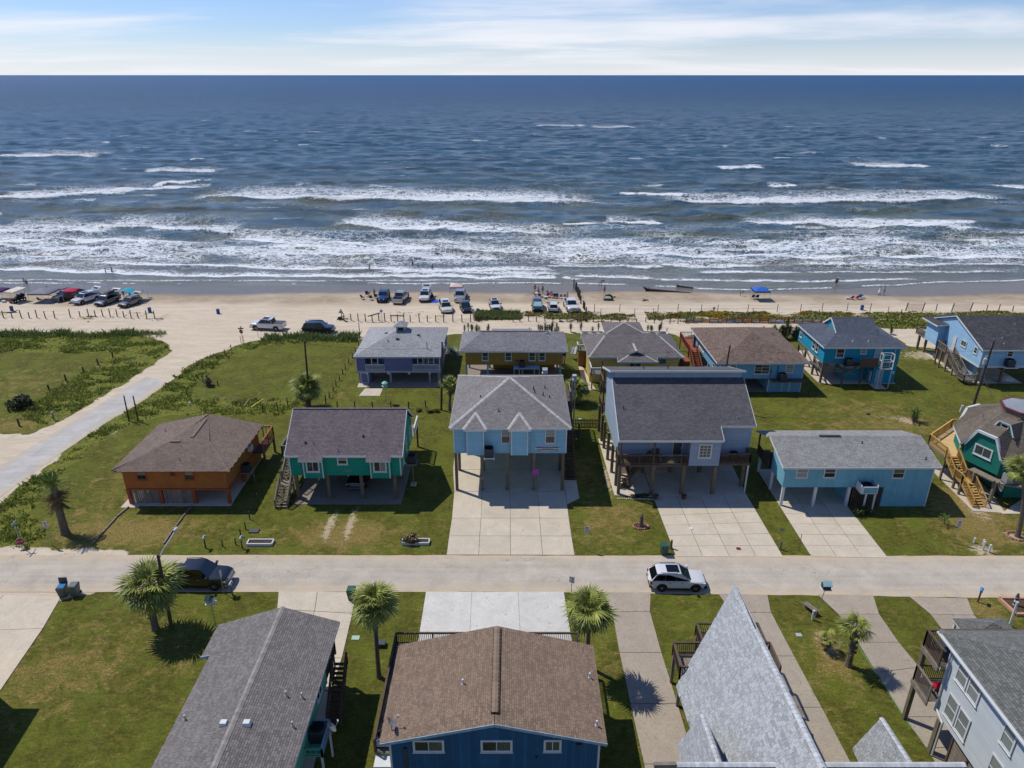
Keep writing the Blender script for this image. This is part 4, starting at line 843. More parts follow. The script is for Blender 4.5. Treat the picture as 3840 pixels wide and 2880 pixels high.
posts(h, [(14.45, 63.2), (17.55, 63.2), (20.75, 63.2), (24.2, 64.7), (20.5, 67.6), (17.3, 67.6), (14.3, 67.6), (24.0, 70), (20.5, 71.5), (17.3, 71.5), (14.3, 71.5)], 3.4, .34); posts(h, [(24.22, 63.5)], 3.4, .14, M_white); posts(h, [(11.03, 63.2), (11.0, 64.9), (10.9, 67.6), (10.8, 70.4), (10.7, 73.1), (10.65, 74.9), (10.6, 77.5)], 3.45, .3); posts(h, [(11.0, 63.2), (14.4, 63.2)], 6.4, .16, M_dark_wood, 3.5)
boards_flat(h, 10.6, 18, 75.6, 78.3, 3.55, M_dark_wood, .15, 'x', indiv=False); railing(h, (10.6, 75.6, 3.55), (10.6, 78.3, 3.55), 1.1, M_dark_wood, .14); boards_flat(h, 10.6, 18, 75.6, 78.3, 6.4, M_dark_wood, .15, 'x', indiv=False); railing(h, (10.6, 75.6, 6.4), (10.6, 78.3, 6.4), 1.1, M_dark_wood, .14); posts(h, [(10.7, 78.2), (10.7, 75.8)], 9.0, .16, M_dark_wood)
stairs(h, (11.3, 64.2, 0), (11.3, 65.6, 1.2), (1, 0, 0), 1.0, M_dark_wood, n=6); mb = MB(); mb.box(11.2, 12.5, 65.6, 66.8, 1.12, 1.2); part(mb, 'landing', M_dark_wood, h); stairs(h, (12.4, 64.6, 1.2), (14.3, 64.6, 3.4), (0, 1, 0), 1.0, M_dark_wood, n=11)
t = thing('porch_chair', 'wooden armchair on the porch of the grey-blue house', 'chair', (14.9, 64.2, 3.56)); mb = MB(); mb.box(14.6, 15.2, 63.95, 64.5, 3.95, 4.02); part(mb, 'seat', M_dark_wood, t); mb = MB(); mb.box(14.6, 15.2, 64.5, 64.57, 4.0, 4.6); part(mb, 'backrest', M_dark_wood, t)
for x in (14.63, 15.17):
 for y in (63.98, 64.5): mb = MB(); mb.box(x - .03, x + .03, y - .03, y + .03, 3.555, 3.97); part(mb, 'leg', M_dark_wood, t)
t = ac('round dark condenser on the right deck of the grey-blue house', 22.9, 64.3, 3.552, .8, .7)
# ---------------------------------------------------------------- long blue house
M_bl = mat('aged_aqua_paint', H('6fa8b8'), .8, .09, 1.1, .1, 30, dirt=H('4f8f86'), dirtk=.5, objvar=.05); S_m5 = shingle_mat('shingle_light_grey', H('8f8e8c'))
h = house('long_blue_house', 'long aqua board house with pale grey roof and white pilings', 34.4, 64)
mb = MB(); mb.prism([(27.0, 60.92, 2.25), (27.0, 60.92, 4.55), (27.0, 64.4, 5.4), (27.0, 64.4, 2.25)], (14.65, 0, 0)); part(mb, 'wall', M_bl, h)
wallbox(h, 28.6, 41.65, 64.4, 68.0, 2.25, 4.7, M_bl, 'back_wall'); wallbox(h, 37.1, 41.65, 60.92, 68.0, -.05, 2.25, M_bl, 'lower_wall'); wallbox(h, 33.8, 34.05, 61.5, 66, 0, 2.2, M_bl, 'carport_wall')
planks(h, [(27.0, 60.92, 2.25), (37.1, 60.92, 2.25), (37.1, 60.92, 4.6), (27.0, 60.92, 4.6)], (1, 0, 0), (0, -1, 0), M_bl, .26); planks(h, [(37.1, 60.92, 0), (41.65, 60.92, 0), (41.65, 60.92, 4.6), (37.1, 60.92, 4.6)], (1, 0, 0), (0, -1, 0), M_bl, .26)
planks(h, [(27.0, 60.92, 2.25), (27.0, 64.4, 2.25), (27.0, 64.4, 5.4), (27.0, 60.92, 4.55)], (0, 1, 0), (-1, 0, 0), M_bl, .26)
A1_, A2_ = 26.55, 42.1
pl = [[(A1_, 60.55, 4.72), (A2_, 60.55, 4.72), (A2_, 65.0, 5.85), (A1_, 65.0, 5.85)], [(A1_ - .2, 68.4, 4.72), (A2_, 68.4, 4.72), (A2_, 65.0, 5.85), (A1_ - .2, 65.0, 5.85)]]
ro = roof(h, pl, S_m5); fascia(ro, [(A1_, 65, 5.85), (A1_, 60.53, 4.72), (A2_, 60.53, 4.72), (A2_, 65, 5.85)]); caps(ro, (A1_, 65, 5.86), (A2_, 65, 5.86), S_m5, .3, stuff=True)
mb = MB(); mb.beam((31.6, 64.95, 5.92), (33.8, 64.95, 5.92), .3, .06); part(mb, 'ridge_vent', M_dk, ro); pipes(ro, [(35.6, 63.9, 5.55), (41.0, 61.6, 4.98)], M_dk, .06, .3)
F = front(0, 60.885); window(h, F, 28.05, 29.25, 3.35, 4.5, 'hung', M_paneb); window(h, F, 30.8, 32.0, 3.35, 4.5, 'hung', [M_pane, M_paneg]); window(h, F, 37.6, 38.8, 3.3, 4.45, 'hung', [M_pane, M_paneg]); corner_trim(h, [(41.63, 60.94)], 0, 4.6, M_white, .06)
posts(h, [(27.15, 61.05), (30.35, 61.0), (33.7, 61.0), (27.12, 64.2), (27.05, 67.8)], 2.25, .26, M_white)
boards_flat(h, 26.6, 28.6, 64.5, 68.0, 2.3, M_dark_wood, .15, 'x', indiv=False); railing(h, (26.7, 64.6, 2.3), (26.7, 67.9, 2.3), 1.0, M_dark_wood); posts(h, [(26.7, 67.9)], 4.6, .14, M_dark_wood, 2.3)
mb = MB(); mb.box(34.3, 35.9, 59.8, 60.85, 2.12, 2.2); part(mb, 'equipment_shelf', M_bl, h); mb = MB(); mb.box(34.25, 34.32, 59.8, 60.85, 2.2, 3.1); mb.box(34.32, 35.9, 59.75, 59.82, 2.2, 2.95); mb.box(35.85, 35.92, 59.82, 60.85, 2.2, 3.1); part(mb, 'screen_panel', M_white, h)
for k in range(5): mb = MB(); mb.box(34.5, 35.8, 59.72, 59.75, 2.28 + k * .13, 2.37 + k * .13); part(mb, 'louver_slat', M_bl, h)
posts(h, [(34.9, 59.9), (35.8, 59.9)], 2.12, .13, M_white); ac('condenser inside a white louvred box on the long blue house', 35.1, 60.35, 2.202, .8, .75)
x = 34.1
while x < 37.05: mb = MB(); mb.box(x, x + .09, 60.95, 61.0, 0, 2.22); part(mb, 'slat', M_dark_wood, h); x += .19

# ---------------------------------------------------------------- green eight-sided gambrel house (right)
M_gr = mat('sea_green_paint', H('17705f'), .75, .07, 1.2, .1, 30); S_m6 = shingle_mat('shingle_tan', H('6d6358'))
h = house('green_gambrel_house', 'sea green many-sided house with gambrel gables and tan shingle dome roof', 52, 66)
ctr = Vector((52.55, 65.75, 0)); ap_ = 4.93; hs = 1.95; RO = []
def oct(k, r, s_, z): a = math.radians(204.2 + 45 * k); n = Vector((math.cos(a), math.sin(a), 0)); u = Vector((-n.y, n.x, 0)); return ctr + n * r + u * s_ + Z * z
M_base = mat('shadowed_block', H('55554f'), .9)
mb = MB(); ring = [oct(k, ap_ - .05, -hs - .06, 3.0) for k in range(8)]; mb.prism(ring, (0, 0, 1.7)); part(mb, 'wall', M_gr, h)
sk = [oct(k, 2.0, -.8, 8.25) for k in range(8)]
cor = lambda k: (oct(k, ap_, hs, 4.72) + oct((k + 1) % 8, ap_, -hs, 4.72)) / 2
for k in range(8):
 b0, b1 = oct(k, ap_, -hs, 3), oct(k, ap_, hs, 3); e0_, e1_ = oct(k, ap_, -hs, 4.72), oct(k, ap_, hs, 4.72); p0, p1 = oct(k, ap_, -.98, 6.68), oct(k, ap_, .98, 6.68); n = (oct(k, 1, 0, 0) - ctr).normalized(); s0, s1 = sk[k], sk[(k + 1) % 8]; o_ = n * .1
 c0, c1 = cor(k - 1) + (cor(k - 1) - ctr) * .05 * Vector((1, 1, 0)).length / 1.42, cor(k) + (cor(k) - ctr) * .05; c0.z = c1.z = 4.7
 if k % 2:
  lap(h, [([b0, b1, e1_, e0_], n)], M_gr, .17); RO.append([c0 + n * .12, c1 + n * .12, s1, s0]); fascia(h, [c0 + n * .14, c1 + n * .14], M_white); continue
 mb = MB(); mb.prism([b0, b1, e1_, p1, p0, e0_], -n * .15); part(mb, 'gable_wall', M_gr, h); lap(h, [([b0, b1, e1_, p1, p0, e0_], n)], M_gr, .17)
 mb = MB()
 for a, b in ((e0_, p0), (p0, p1), (p1, e1_)): mb.beam(a + o_, b + o_, .26, .24, 0, 0, n)
 part(mb, 'gable_trim', M_white, h); q0, q1 = p0 + n * .2, p1 + n * .2; RO += [[q0, q1, s1, s0], [q1, c1 + n * .1, s1], [c0 + n * .1, q0, s0]]
ro = roof(h, RO, S_m6, .1)
for k in range(8): caps(ro, oct(k, ap_, hs, 4.78), sk[(k + 1) % 8], S_m6, .25, stuff=True)
mb = MB(); mb.prism([p + Z * -.2 for p in sk], (0, 0, .75)); part(mb, 'cupola', S_m6, ro); mb = MB()
for k in range(8): mb.beam(sk[k] * 1 + Z * .55, sk[(k + 1) % 8] + Z * .55, .28, .14)
part(mb, 'cupola_trim', mat('maroon_trim', H('6a2f35'), .6), ro); mb = MB(); top = Vector((ctr.x, ctr.y, 9.4))
for k in range(8): mb.poly([sk[k] + Z * .6, sk[(k + 1) % 8] + Z * .6, top])
part(mb, 'skylight', mat('skylight_panel', H('85898e'), .3, .05), ro)
F = (oct(0, ap_ + .03, 0, 0), Vector((math.cos(math.radians(294.2)), math.sin(math.radians(294.2)), 0)), Z, (oct(0, 1, 0, 0) - ctr).normalized())
window(h, F, -.93, .95, 4.12, 5.3, 'slide', M_paneg, fw=.14)
F2 = (oct(0, ap_ - 1.35, .55, 0), F[1], Z, F[3]); q = lambda u, v, n_: F2[0] + F2[1] * u + Z * v + F2[3] * n_
mb = MB(); mb.prism([q(-1.15, 6.85, 0), q(1.15, 6.85, 0), q(.55, 8.0, 0), q(-.55, 8.0, 0)], -F2[3] * 2.2); dm = part(mb, 'dormer', M_gr, ro); mb = MB()
for a, b in (((-1.15, 6.85), (-.55, 8.0)), ((-.55, 8), (.55, 8)), ((.55, 8), (1.15, 6.85))): mb.beam(q(*a, .1), q(*b, .1), .2, .14, 0, 0, F2[3])
part(mb, 'dormer_trim', M_white, dm); window(dm, (F2[0] + F2[3] * .02,) + F2[1:], -.4, .4, 7.0, 7.85, 'hung', fw=.1); mb = MB(); mb.prism([q(-.65, 8.08, .2), q(.65, 8.08, .2), q(.65, 8.08, -2.3), q(-.65, 8.08, -2.3)], (0, 0, -.08)); mb.prism([q(.65, 8.08, .2), q(1.3, 6.85, .2), q(1.3, 6.85, -2.3), q(.65, 8.08, -2.3)], (0, 0, -.08)); part(mb, 'dormer_roof', S_m6, dm)
pipes(ro, [(49.2, 66.8, 7.2)], M_metal)
DK = [(45.75, 69.0), (45.9, 66.0), (47.2, 65.9), (48.3, 68.0), (51.8, 72.5), (50.2, 72.7)]
planks(h, [(x, y, 2.9) for x, y in DK], (.62, .78, 0), (0, 0, 1), M_deck_new, .19, .035, 'deck_board')
mb = MB()
for a, b in zip(DK, DK[1:] + DK[:1]): mb.beam((*a, 2.72), (*b, 2.72), .08, .26)
part(mb, 'deck_frame', M_grey_wood, h)
for a, b in (((45.9, 66.05), (45.75, 69.0)), ((45.75, 69.0), (50.2, 72.65)), ((50.2, 72.65), (51.8, 72.5))): railing(h, (*a, 2.93), (*b, 2.93), 1.02, M_new_wood, .15)
railing(h, (47.15, 65.95, 2.93), (47.6, 66.6, 2.93), 1.02, M_new_wood, .15)
stairs(h, (46.0, 64.1, 1.5), (45.95, 66.0, 2.9), (1, 0, 0), 1.2, M_new_wood, n=8); mb = MB(); mb.box(46.15, 47.4, 62.9, 64.15, 1.4, 1.48); part(mb, 'landing', M_new_wood, h)
railing(h, (46.2, 62.95, 1.48), (46.1, 64.1, 1.48), .98, M_new_wood, .15); railing(h, (47.4, 62.95, 1.48), (47.3, 64.1, 1.48), .98, M_new_wood, .15); stairs(h, (46.35, 60.65, 0), (46.2, 62.95, 1.5), (1, 0, 0), 1.22, M_new_wood, n=9)
posts(h, [(46.02, 66.06), (46.39, 64.28), (46.31, 63.1), (45.9, 68.8), (50, 72.4), (47.3, 63.0)], 2.7, .2, M_grey_wood); posts(h, [(46.39, 64.28), (46.31, 63.1)], 1.4, .16, M_grey_wood)
P_ = oct(0, ap_ + .45, -.4, 2.6); P2_ = oct(0, ap_ + .45, hs + .25, 2.6); P3_ = oct(1, ap_ + .55, -hs, 2.6); P4_ = oct(1, ap_ + .55, hs, 2.6)
mb = MB(); mb.beam(P_, P2_, .85, .12); mb.beam(P2_, P3_, .85, .115); mb.beam(P3_, P4_, 1.0, .12); mb.beam(P_ - Z * .2, P2_ - Z * .2, .1, .25); mb.beam(P3_ - Z * .2, P4_ - Z * .2, .1, .25); mb.beam(P2_ - Z * .1, P2_ + Vector((.2, .4, -1.0)), .12, .12); mb.beam(P2_ - Z * .1, P2_ + Vector((.9, -.1, -1.0)), .12, .12); part(mb, 'equipment_walkway', M_grey_wood, h)
posts(h, [(P2_.x, P2_.y), (P4_.x, P4_.y), (P_.x, P_.y)], 2.5, .24, M_grey_wood); posts(h, [(p.x, p.y) for p in (oct(k, 4.4, 1.7, 0) for k in range(8))], 3, .3)
c = P3_ + (P4_ - P3_) * .16; ac('pale grey condenser on the timber walkway of the sea green house', c.x, c.y, 2.663, .8, .95, mat('pale_casing', H('8b8f92'), .5, .06))
wallbox(h, 50.5, 55, 62.5, 68.5, 0, 2.95, M_gr, 'lower_wall')
t = thing('towel', 'white towel hanging below the timber walkway of the sea green house', 'towel', (P2_.x + .9, P2_.y + .1, 1.2)); mb = MB()
for i in range(5):
 for j in range(5): x = P2_.x + .5 + i * .14; mb.v.append((x, P2_.y + .12 + .05 * math.sin(i * 2.1 + j), 2.2 - j * .22 * (1 - abs(i - 3) * .18) - i * .03))
mb.f = [(i * 5 + j, i * 5 + j + 1, (i + 1) * 5 + j + 1, (i + 1) * 5 + j) for i in range(4) for j in range(4)]; mb.m = [0] * 16; mb.tone = [0] * 25; part(mb, 'cloth', M_white, t, smooth=True)

# ---------------------------------------------------------------- back row: purple house
M_pu = mat('purple_blue_paint', H('6a6f94'), .75, .06, 1.2, .1, 30); M_puw = mat('pale_lilac_trim', H('a6acb5'), .6, .05); S_k1 = shingle_mat('shingle_pale', H('9b9c9e'), .1)
h = house('purple_house', 'purple-blue house with pale pyramid roof topped by a small cupola', -16, 98)
wallbox(h, -21.7, -10.1, 93.7, 104.0, 1.95, 4.05, M_pu); wallbox(h, -21.75, -20.45, 92.0, 93.7, 1.95, 4.0, M_pu, 'front_panel'); wallbox(h, -17.82, -13.88, 92.0, 93.7, 1.95, 4.0, M_pu, 'front_panel'); wallbox(h, -21.8, -10.0, 91.95, 104.05, 1.68, 1.95, M_puw, 'floor_band')
C_ = [(-22.0, 91.8, 4.1), (-9.9, 91.8, 4.1), (-9.9, 104.3, 4.1), (-22.0, 104.3, 4.1)]; A_ = (-16.1, 98.0, 6.25)
ro = roof(h, [[C_[i], C_[(i + 1) % 4], A_] for i in range(4)], S_k1); fascia(ro, C_ + C_[:1], M_puw)
for p in C_: caps(ro, p, A_, S_k1, .26, stuff=True)
mb = MB(); mb.box(-16.75, -15.45, 97.35, 98.65, 5.6, 6.75); cu = part(mb, 'cupola', M_puw, ro)
roof(cu, [[(-17.05, 97.0, 6.72), (-15.15, 97.0, 6.72), (-16.1, 98, 7.3)], [(-15.15, 97.0, 6.72), (-15.15, 99, 6.72), (-16.1, 98, 7.3)], [(-15.15, 99, 6.72), (-17.05, 99, 6.72), (-16.1, 98, 7.3)], [(-17.05, 99, 6.72), (-17.05, 97, 6.72), (-16.1, 98, 7.3)]], S_k1, .1, name='cupola_roof')
mb = MB(); mb.box(-16.5, -15.7, 97.32, 97.346, 6.05, 6.6); part(mb, 'pane', M_pane, cu)
for k, (x, y) in enumerate(((-18.2, 97.6), (-16.3, 95.4), (-13.5, 97.0))): mb = MB(); z = 4.1 + min(y - 91.8, x + 22, -9.9 - x) * .345; mb.box(x - .22, x + .22, y - .15, y + .15, z - .05, z + .2); part(mb, 'vent_box', M_dk, ro)
pipes(ro, [(-17.6, 95.0, 5.2)], M_dk); pipes(ro, [(-11.9, 93.4, 4.65)], M_dk, .05, 1.1)
for a, b in ((-20.4, -17.85), (-13.85, -10.2)):
 railing(h, (a, 92.05, 1.95), (b, 92.05, 1.95), .95, M_white, .17, bw=.07, every=9); n = 3 if a < -15 else 5
 for i in range(1, n): mb = MB(); x = a + (b - a) * i / n; mb.box(x - .05, x + .05, 92.0, 92.1, 2.9, 3.95); part(mb, 'porch_post', M_white, h)
 window(h, front(0, 93.69), a + .5, a + 1.5, 2.5, 3.8, 'hung', fw=.08)
door(h, front(0, 93.69), -19.1, -18.3, 1.95, 3.85, mat('blue_door', H('3a6ea0'), .5)); window(h, front(0, 93.69), -12.2, -11.0, 2.6, 3.8, 'slide', fw=.08)
wallbox(h, -21.5, -20.0, 92.1, 95, 0, 1.7, M_pu, 'storage_room'); mb = MB(); F = front(0, 92.1); mb.fbox(F, -21.3, -21.2, .05, 1.6, .002, .05); mb.fbox(F, -20.3, -20.2, .05, 1.6, .002, .05); mb.fbox(F, -21.2, -20.3, 1.5, 1.6, .002, .05); mb.fbox(F, -21.2, -20.3, .05, .15, .002, .05); part(mb, 'door_frame', M_white, h)
posts(h, [(x, 92.3) for x in (-17.1, -11.6, -10.3)] + [(x, 98) for x in (-21.5, -17, -11.6)] + [(x, 103.7) for x in (-21.5, -17, -11.6)], 1.7, .2, M_puw); posts(h, [(-21.7, 92.0), (-10.1, 92.0)], 4.0, .12, M_white, 1.95)
for x in (-20.3, -17.3, -14.4, -11.5): mb = MB(); mb.box(x - .14, x + .14, 91.9, 91.95, 1.45, 1.75); mb.box(x - .2, x - .12, 91.9, 91.94, 1.55, 1.7); part(mb, 'bracket', M_white, h)
mb = MB(); mb.cyl((-9.4, 91.3, 0), (-9.4, 91.3, 1.4), .35, .42, 12); part(mb, 'tank', mat('tan_drum', H('a08a6a'), .6), thing('water_drum', 'tan drum standing by the right corner of the purple house', 'drum', (-9.4, 91.3, 0)))

# ---------------------------------------------------------------- mustard house
M_mu = mat('mustard_paint', H('9a7a36'), .8, .06, 1.2, .1, 30); S_k2 = shingle_mat('shingle_grey2', H('828084')); M_lbw = mat('pale_blue_trim', H('8fa6b4'), .7, .08)
h = house('mustard_house', 'mustard yellow house on short pale blue posts with grey hip roof', .3, 94.5)
wallbox(h, -6.4, 6.95, 91.0, 98.2, 3.25, 5.3, M_mu)
E_ = [(-7.2, 90.6, 5.38), (7.65, 90.5, 5.38), (7.65, 98.7, 5.38), (-7.2, 98.7, 5.38)]; r0, r1 = (-4.0, 94.65, 6.85), (4.5, 94.65, 6.85); g0, g1 = (-4.75, 94.65, 6.95), (5.2, 94.65, 6.95)
ro = roof(h, [[E_[0], E_[1], r1, r0], [E_[1], E_[2], r1], [E_[2], E_[3], r0, r1], [E_[3], E_[0], r0], [(-4.0, 93.7, 6.55), r0, g0], [(-4.0, 95.6, 6.55), r0, g0], [(4.5, 93.7, 6.55), r1, g1], [(4.5, 95.6, 6.55), r1, g1], [(-3.0, 98.6, 5.45), (3.0, 98.6, 5.45), (3.0, 101.4, 4.9), (-3.0, 101.4, 4.9)]], S_k2); fascia(ro, E_ + E_[:1])
for p, q in ((E_[0], r0), (E_[1], r1), (g0, g1)): caps(ro, p, q, S_k2, .26, stuff=True)
pipes(ro, [(-6.0, 97.5, 5.7), (6.6, 97.4, 5.8), (2.6, 101, 5.0)], M_dk, .05, .25)
F = front(0, 90.98)
for a, b in ((-4.15, -3.2), (-.97, -.02), (2.28, 3.24), (3.65, 4.6)): window(h, F, a, b, 3.85, 5.15, 'hung', [M_paneg, M_pane], fw=.11)
posts(h, [(-3.35, 91.2), (6.7, 91.2), (-6.3, 91.2), (-6.3, 97.8), (-3.3, 97.8), (6.7, 97.8), (1.5, 95)], 3.25, .26, M_lbw); wallbox(h, -2.8, 6.3, 97.6, 98.1, 0, 3.2, M_mu, 'lower_wall')
mb = MB(); mb.box(.2, 3.8, 89.8, 90.95, 3.05, 3.2); part(mb, 'equipment_shelf', M_lbw, h); posts(h, [(.3, 89.9), (1.0, 89.9), (3.05, 89.9), (3.75, 89.9)], 3.05, .13, M_lbw); ac('dark condenser on the pale blue bench shelf of the mustard house', 1.35, 90.4, 3.202, .75, .85)
mb = MB(); mb.box(.55, .75, 90.93, 90.97, 3.8, 4.05); part(mb, 'meter_box', M_dk, h)
mb = MB(); mb.lathe([(.22, 0), (.32, .5)], (-6.0, 92.5, .06), 10); part(mb, 'pot', mat('red_pot', H('8a2f2a'), .6), thing('red_pot', 'red pot under the left end of the mustard house', 'pot', (-6, 92.5, .06)))
stairs(h, (7.0, 99.5, 0), (7.0, 96.3, 3.2), (1, 0, 0), .9, M_dark_wood, n=14)

# ---------------------------------------------------------------- yellow house
M_ye = mat('pale_yellow_paint', H('c3a95c'), .8, .06, 1.2, .1, 30, dirt=H('8d7a42'), dirtk=.25); S_k3 = shingle_mat('shingle_warm_grey', H('736d6c'))
h = house('yellow_house', 'pale yellow house with several grey hip roofs and white deck rails', 17, 97)
wallbox(h, 10.95, 23.3, 92.45, 101.0, 0, 3.9, M_ye)
E_ = [(10.65, 92.0, 3.95), (23.9, 92.0, 3.95), (23.9, 101.5, 3.95), (10.45, 101.5, 3.95)]; r0, r1 = (13.6, 96.75, 5.8), (20.8, 96.75, 5.8)
pl = [[E_[0], E_[1], r1, r0], [E_[1], E_[2], r1], [E_[2], E_[3], r0, r1], [E_[3], E_[0], r0], [(13.6, 95.8, 5.45), r0, (13.0, 96.75, 5.9)], [(20.8, 95.8, 5.45), r1, (21.4, 96.75, 5.9)]]
ap = (17.2, 94.7, 5.0); pl += [[(14.6, 91.1, 3.62), (20.15, 91.1, 3.62), (18.2, 92.6, 4.25), (16.5, 92.6, 4.25)], [(14.6, 91.1, 3.62), (16.5, 92.6, 4.25), ap, (14.6, 92.1, 4.0)], [(20.15, 91.1, 3.62), (20.15, 92.1, 4.0), ap, (18.2, 92.6, 4.25)], [(16.2, 92.3, 4.3), (17.3, 92.3, 4.75), ap], [(18.5, 92.3, 4.3), (17.3, 92.3, 4.75), ap]]
pt = (16.6, 100.2, 6.35); qd = [(13.6, 98.2, 5.2), (19.5, 98.2, 5.2), (19.5, 103.6, 5.2), (13.6, 103.6, 5.2)]; pl += [[qd[i], qd[(i + 1) % 4], pt] for i in range(4)]
ro = roof(h, pl, S_k3); fascia(ro, E_ + E_[:1], M_lbw); fascia(ro, [(14.6, 92.1, 4.0), (14.6, 91.08, 3.62), (20.15, 91.08, 3.62), (20.15, 92.1, 4.0)], M_lbw)
for p, q in ((E_[0], r0), (E_[1], r1), ((14.6, 91.1, 3.62), (16.5, 92.6, 4.25)), ((20.15, 91.1, 3.62), (18.2, 92.6, 4.25)), ((17.3, 92.3, 4.8), ap), (qd[0], pt), (qd[1], pt)): caps(ro, p, q, M_cap, .3, stuff=True)
M_cop = mat('copper_pipe', H('9a6a4a'), .5); pipes(ro, [(12.0, 97.2, 4.4), (12.1, 94.0, 4.4), (21.7, 93.0, 4.35)], M_cop, .07, .3); pipes(ro, [(23.4, 94.5, 4.1)], M_dk, .03, 1.0)
F = front(0, 92.43); window(h, F, 20.6, 21.6, 2.8, 3.6, (1, 2), M_pane, M_lbw); window(h, F, 16.4, 18.1, 1.2, 3.2, 'slide', M_pane, M_white); posts(h, [(15, 91.3), (19.9, 91.3)], 3.55, .16, M_ye)
wallbox(h, 15.8, 18.8, 98.5, 103.3, 0, 5.15, M_ye, 'rear_wing')
for x0, x1 in ((10.45, 13.6), (19.5, 23.4)): railing(h, (x0, 102.4, 3.2), (x1, 102.4, 3.2), .95, M_white, .2, bw=.07)
boards_flat(h, 10.4, 23.4, 101.0, 102.4, 3.2, M_grey_wood, .15, 'x', indiv=False); posts(h, [(10.5, 102.3), (23.3, 102.3), (15, 102.3)], 3.1, .16, M_white); railing(h, (10.45, 101.0, 3.2), (10.45, 102.4, 3.2), .95, M_white, .2, bw=.07); railing(h, (23.4, 101.0, 3.2), (23.4, 102.4, 3.2), .95, M_white, .2, bw=.07)
wallbox(h, 9.85, 10.9, 98.4, 99.6, 0, 2.4, mat('tan_boards', H('8f7040'), .8), 'side_storage'); boards_flat(h, 9.7, 10.95, 98.3, 99.7, 2.5, M_grey_wood, .15, 'x', indiv=False); railing(h, (9.75, 98.35, 2.5), (10.9, 98.35, 2.5), .95, M_white, .2, bw=.06); railing(h, (9.75, 98.35, 2.5), (9.75, 99.7, 2.5), .95, M_white, .2, bw=.06); stairs(h, (9.0, 101.8, 0.6), (9.0, 99.8, 2.5), (1, 0, 0), .8, M_white, n=9, sp=.25)
boards_flat(h, 10.8, 12.3, 89.8, 92.4, 2.3, M_grey_wood, .15, 'x', indiv=False); railing(h, (10.85, 89.85, 2.3), (12.3, 89.85, 2.3), .95, M_white, .17, bw=.06); railing(h, (10.85, 89.85, 2.3), (10.85, 92.3, 2.3), .95, M_white, .17, bw=.06); posts(h, [(11.0, 89.95), (12.2, 89.95)], 2.25, .2, M_ye)

# ---------------------------------------------------------------- blue house with brown roof
M_kb = mat('steel_blue_paint', H('6d9fb8'), .75, .06, 1.2, .1, 30); S_k4 = shingle_mat('shingle_red_brown', H('77665c'), .2)
h = house('steel_blue_house', 'steel blue house with reddish brown hip roof and red stained side stairs', 34, 95)
wallbox(h, 28.15, 39.5, 89.1, 102.9, 2.0, 4.25, M_kb); wallbox(h, 35.0, 39.5, 89.1, 96, 0, 2.0, M_kb, 'lower_wall')
E_ = [(27.6, 88.75, 4.42), (40.1, 88.75, 4.42), (40.1, 103.3, 4.42), (27.3, 103.3, 4.42)]; r0, r1 = (33.75, 94.9, 6.6), (33.7, 97.2, 6.6)
ro = roof(h, [[E_[0], E_[1], r0], [E_[1], E_[2], r1, r0], [E_[2], E_[3], r1], [E_[3], E_[0], r0, r1]], S_k4, var=.32); fascia(ro, E_ + E_[:1])
for p, q in ((E_[0], r0), (E_[1], r0), (r0, r1)): caps(ro, p, q, S_k4, .26, stuff=True)
pipes(ro, [(38.2, 98.5, 5.0)], M_dk, .12, .2)
F = front(0, 89.08); window(h, F, 32.8, 34.9, 2.65, 4.1, (2, 3), [M_pane, M_paneg]); window(h, F, 29.4, 30.35, 2.9, 4.12, 'hung', M_paneb); window(h, F, 37.0, 38.1, 2.85, 4.12, (1, 4), M_paneb); corner_trim(h, [(28.17, 89.12), (39.48, 89.12)], 2.0, 4.2, w=.05)
F = left(28.13, 102.9); window(h, F, 2.6, 3.8, 2.6, 3.5, (3, 2)); window(h, F, 4.0, 5.6, 2.6, 3.5, (3, 2)); window(h, F, 10.6, 11.6, 2.5, 3.6, 'hung')
posts(h, [(29.6, 89.25), (28.3, 89.25), (28.3, 95), (28.3, 102.6), (33.5, 95), (33.5, 102.6)], 2.0, .24, M_lbw)
mb = MB(); mb.box(35.05, 39.7, 87.9, 89.05, 1.92, 2.03); part(mb, 'equipment_shelf', M_dark_wood, h); ac('grey condenser on the dark shelf of the steel blue house', 36.6, 88.5, 2.032, .9, .95)
F = front(0, 89.1); mb = MB()
for x in (36.9, 37.9): mb.fbox(F, x, x + .1, .1, 1.85, .002, .03)
part(mb, 'door_trim', M_white, h); corner_trim(h, [(39.48, 89.12)], 0, 1.9, w=.05); corner_trim(h, [(35.02, 89.12)], 0, 1.9, w=.05); mb = MB(); mb.tube([(36.0, 89.0, 2.0), (36.0, 89.0, 3.9)], .05); mb.box(34.95, 35.15, 88.98, 89.04, 3.0, 3.3); mb.tube([(35.05, 89.02, 2.2), (35.05, 89.02, 3.9)], .03); part(mb, 'conduit', M_dk, h)
boards_flat(h, 26.3, 28.1, 99.2, 105.2, 2.1, M_red_wood, .16, 'y', indiv=False); railing(h, (26.35, 99.2, 2.1), (26.35, 105.2, 2.1), 1.0, M_red_wood, .16); railing(h, (26.35, 105.2, 2.1), (28.1, 105.2, 2.1), 1.0, M_white, .2, bw=.05); stairs(h, (26.6, 96.2, 0), (26.4, 99.2, 2.1), (1, 0, 0), 1.15, M_red_wood, n=11, sp=.25); posts(h, [(26.4, 99.4), (26.4, 105)], 2.0, .16, M_red_wood); posts(h, [(27.6, 101.2)], 4.1, .36, mat('slate_column', H('5d6270'), .8), 2.1)
boards_flat(h, 28.1, 36, 103, 105.2, 2.1, M_red_wood, .16, 'y', indiv=False); wallbox(h, 25.0, 26.0, 96.4, 98.6, 0, 1.6, M_red_wood, 'storage_bin')

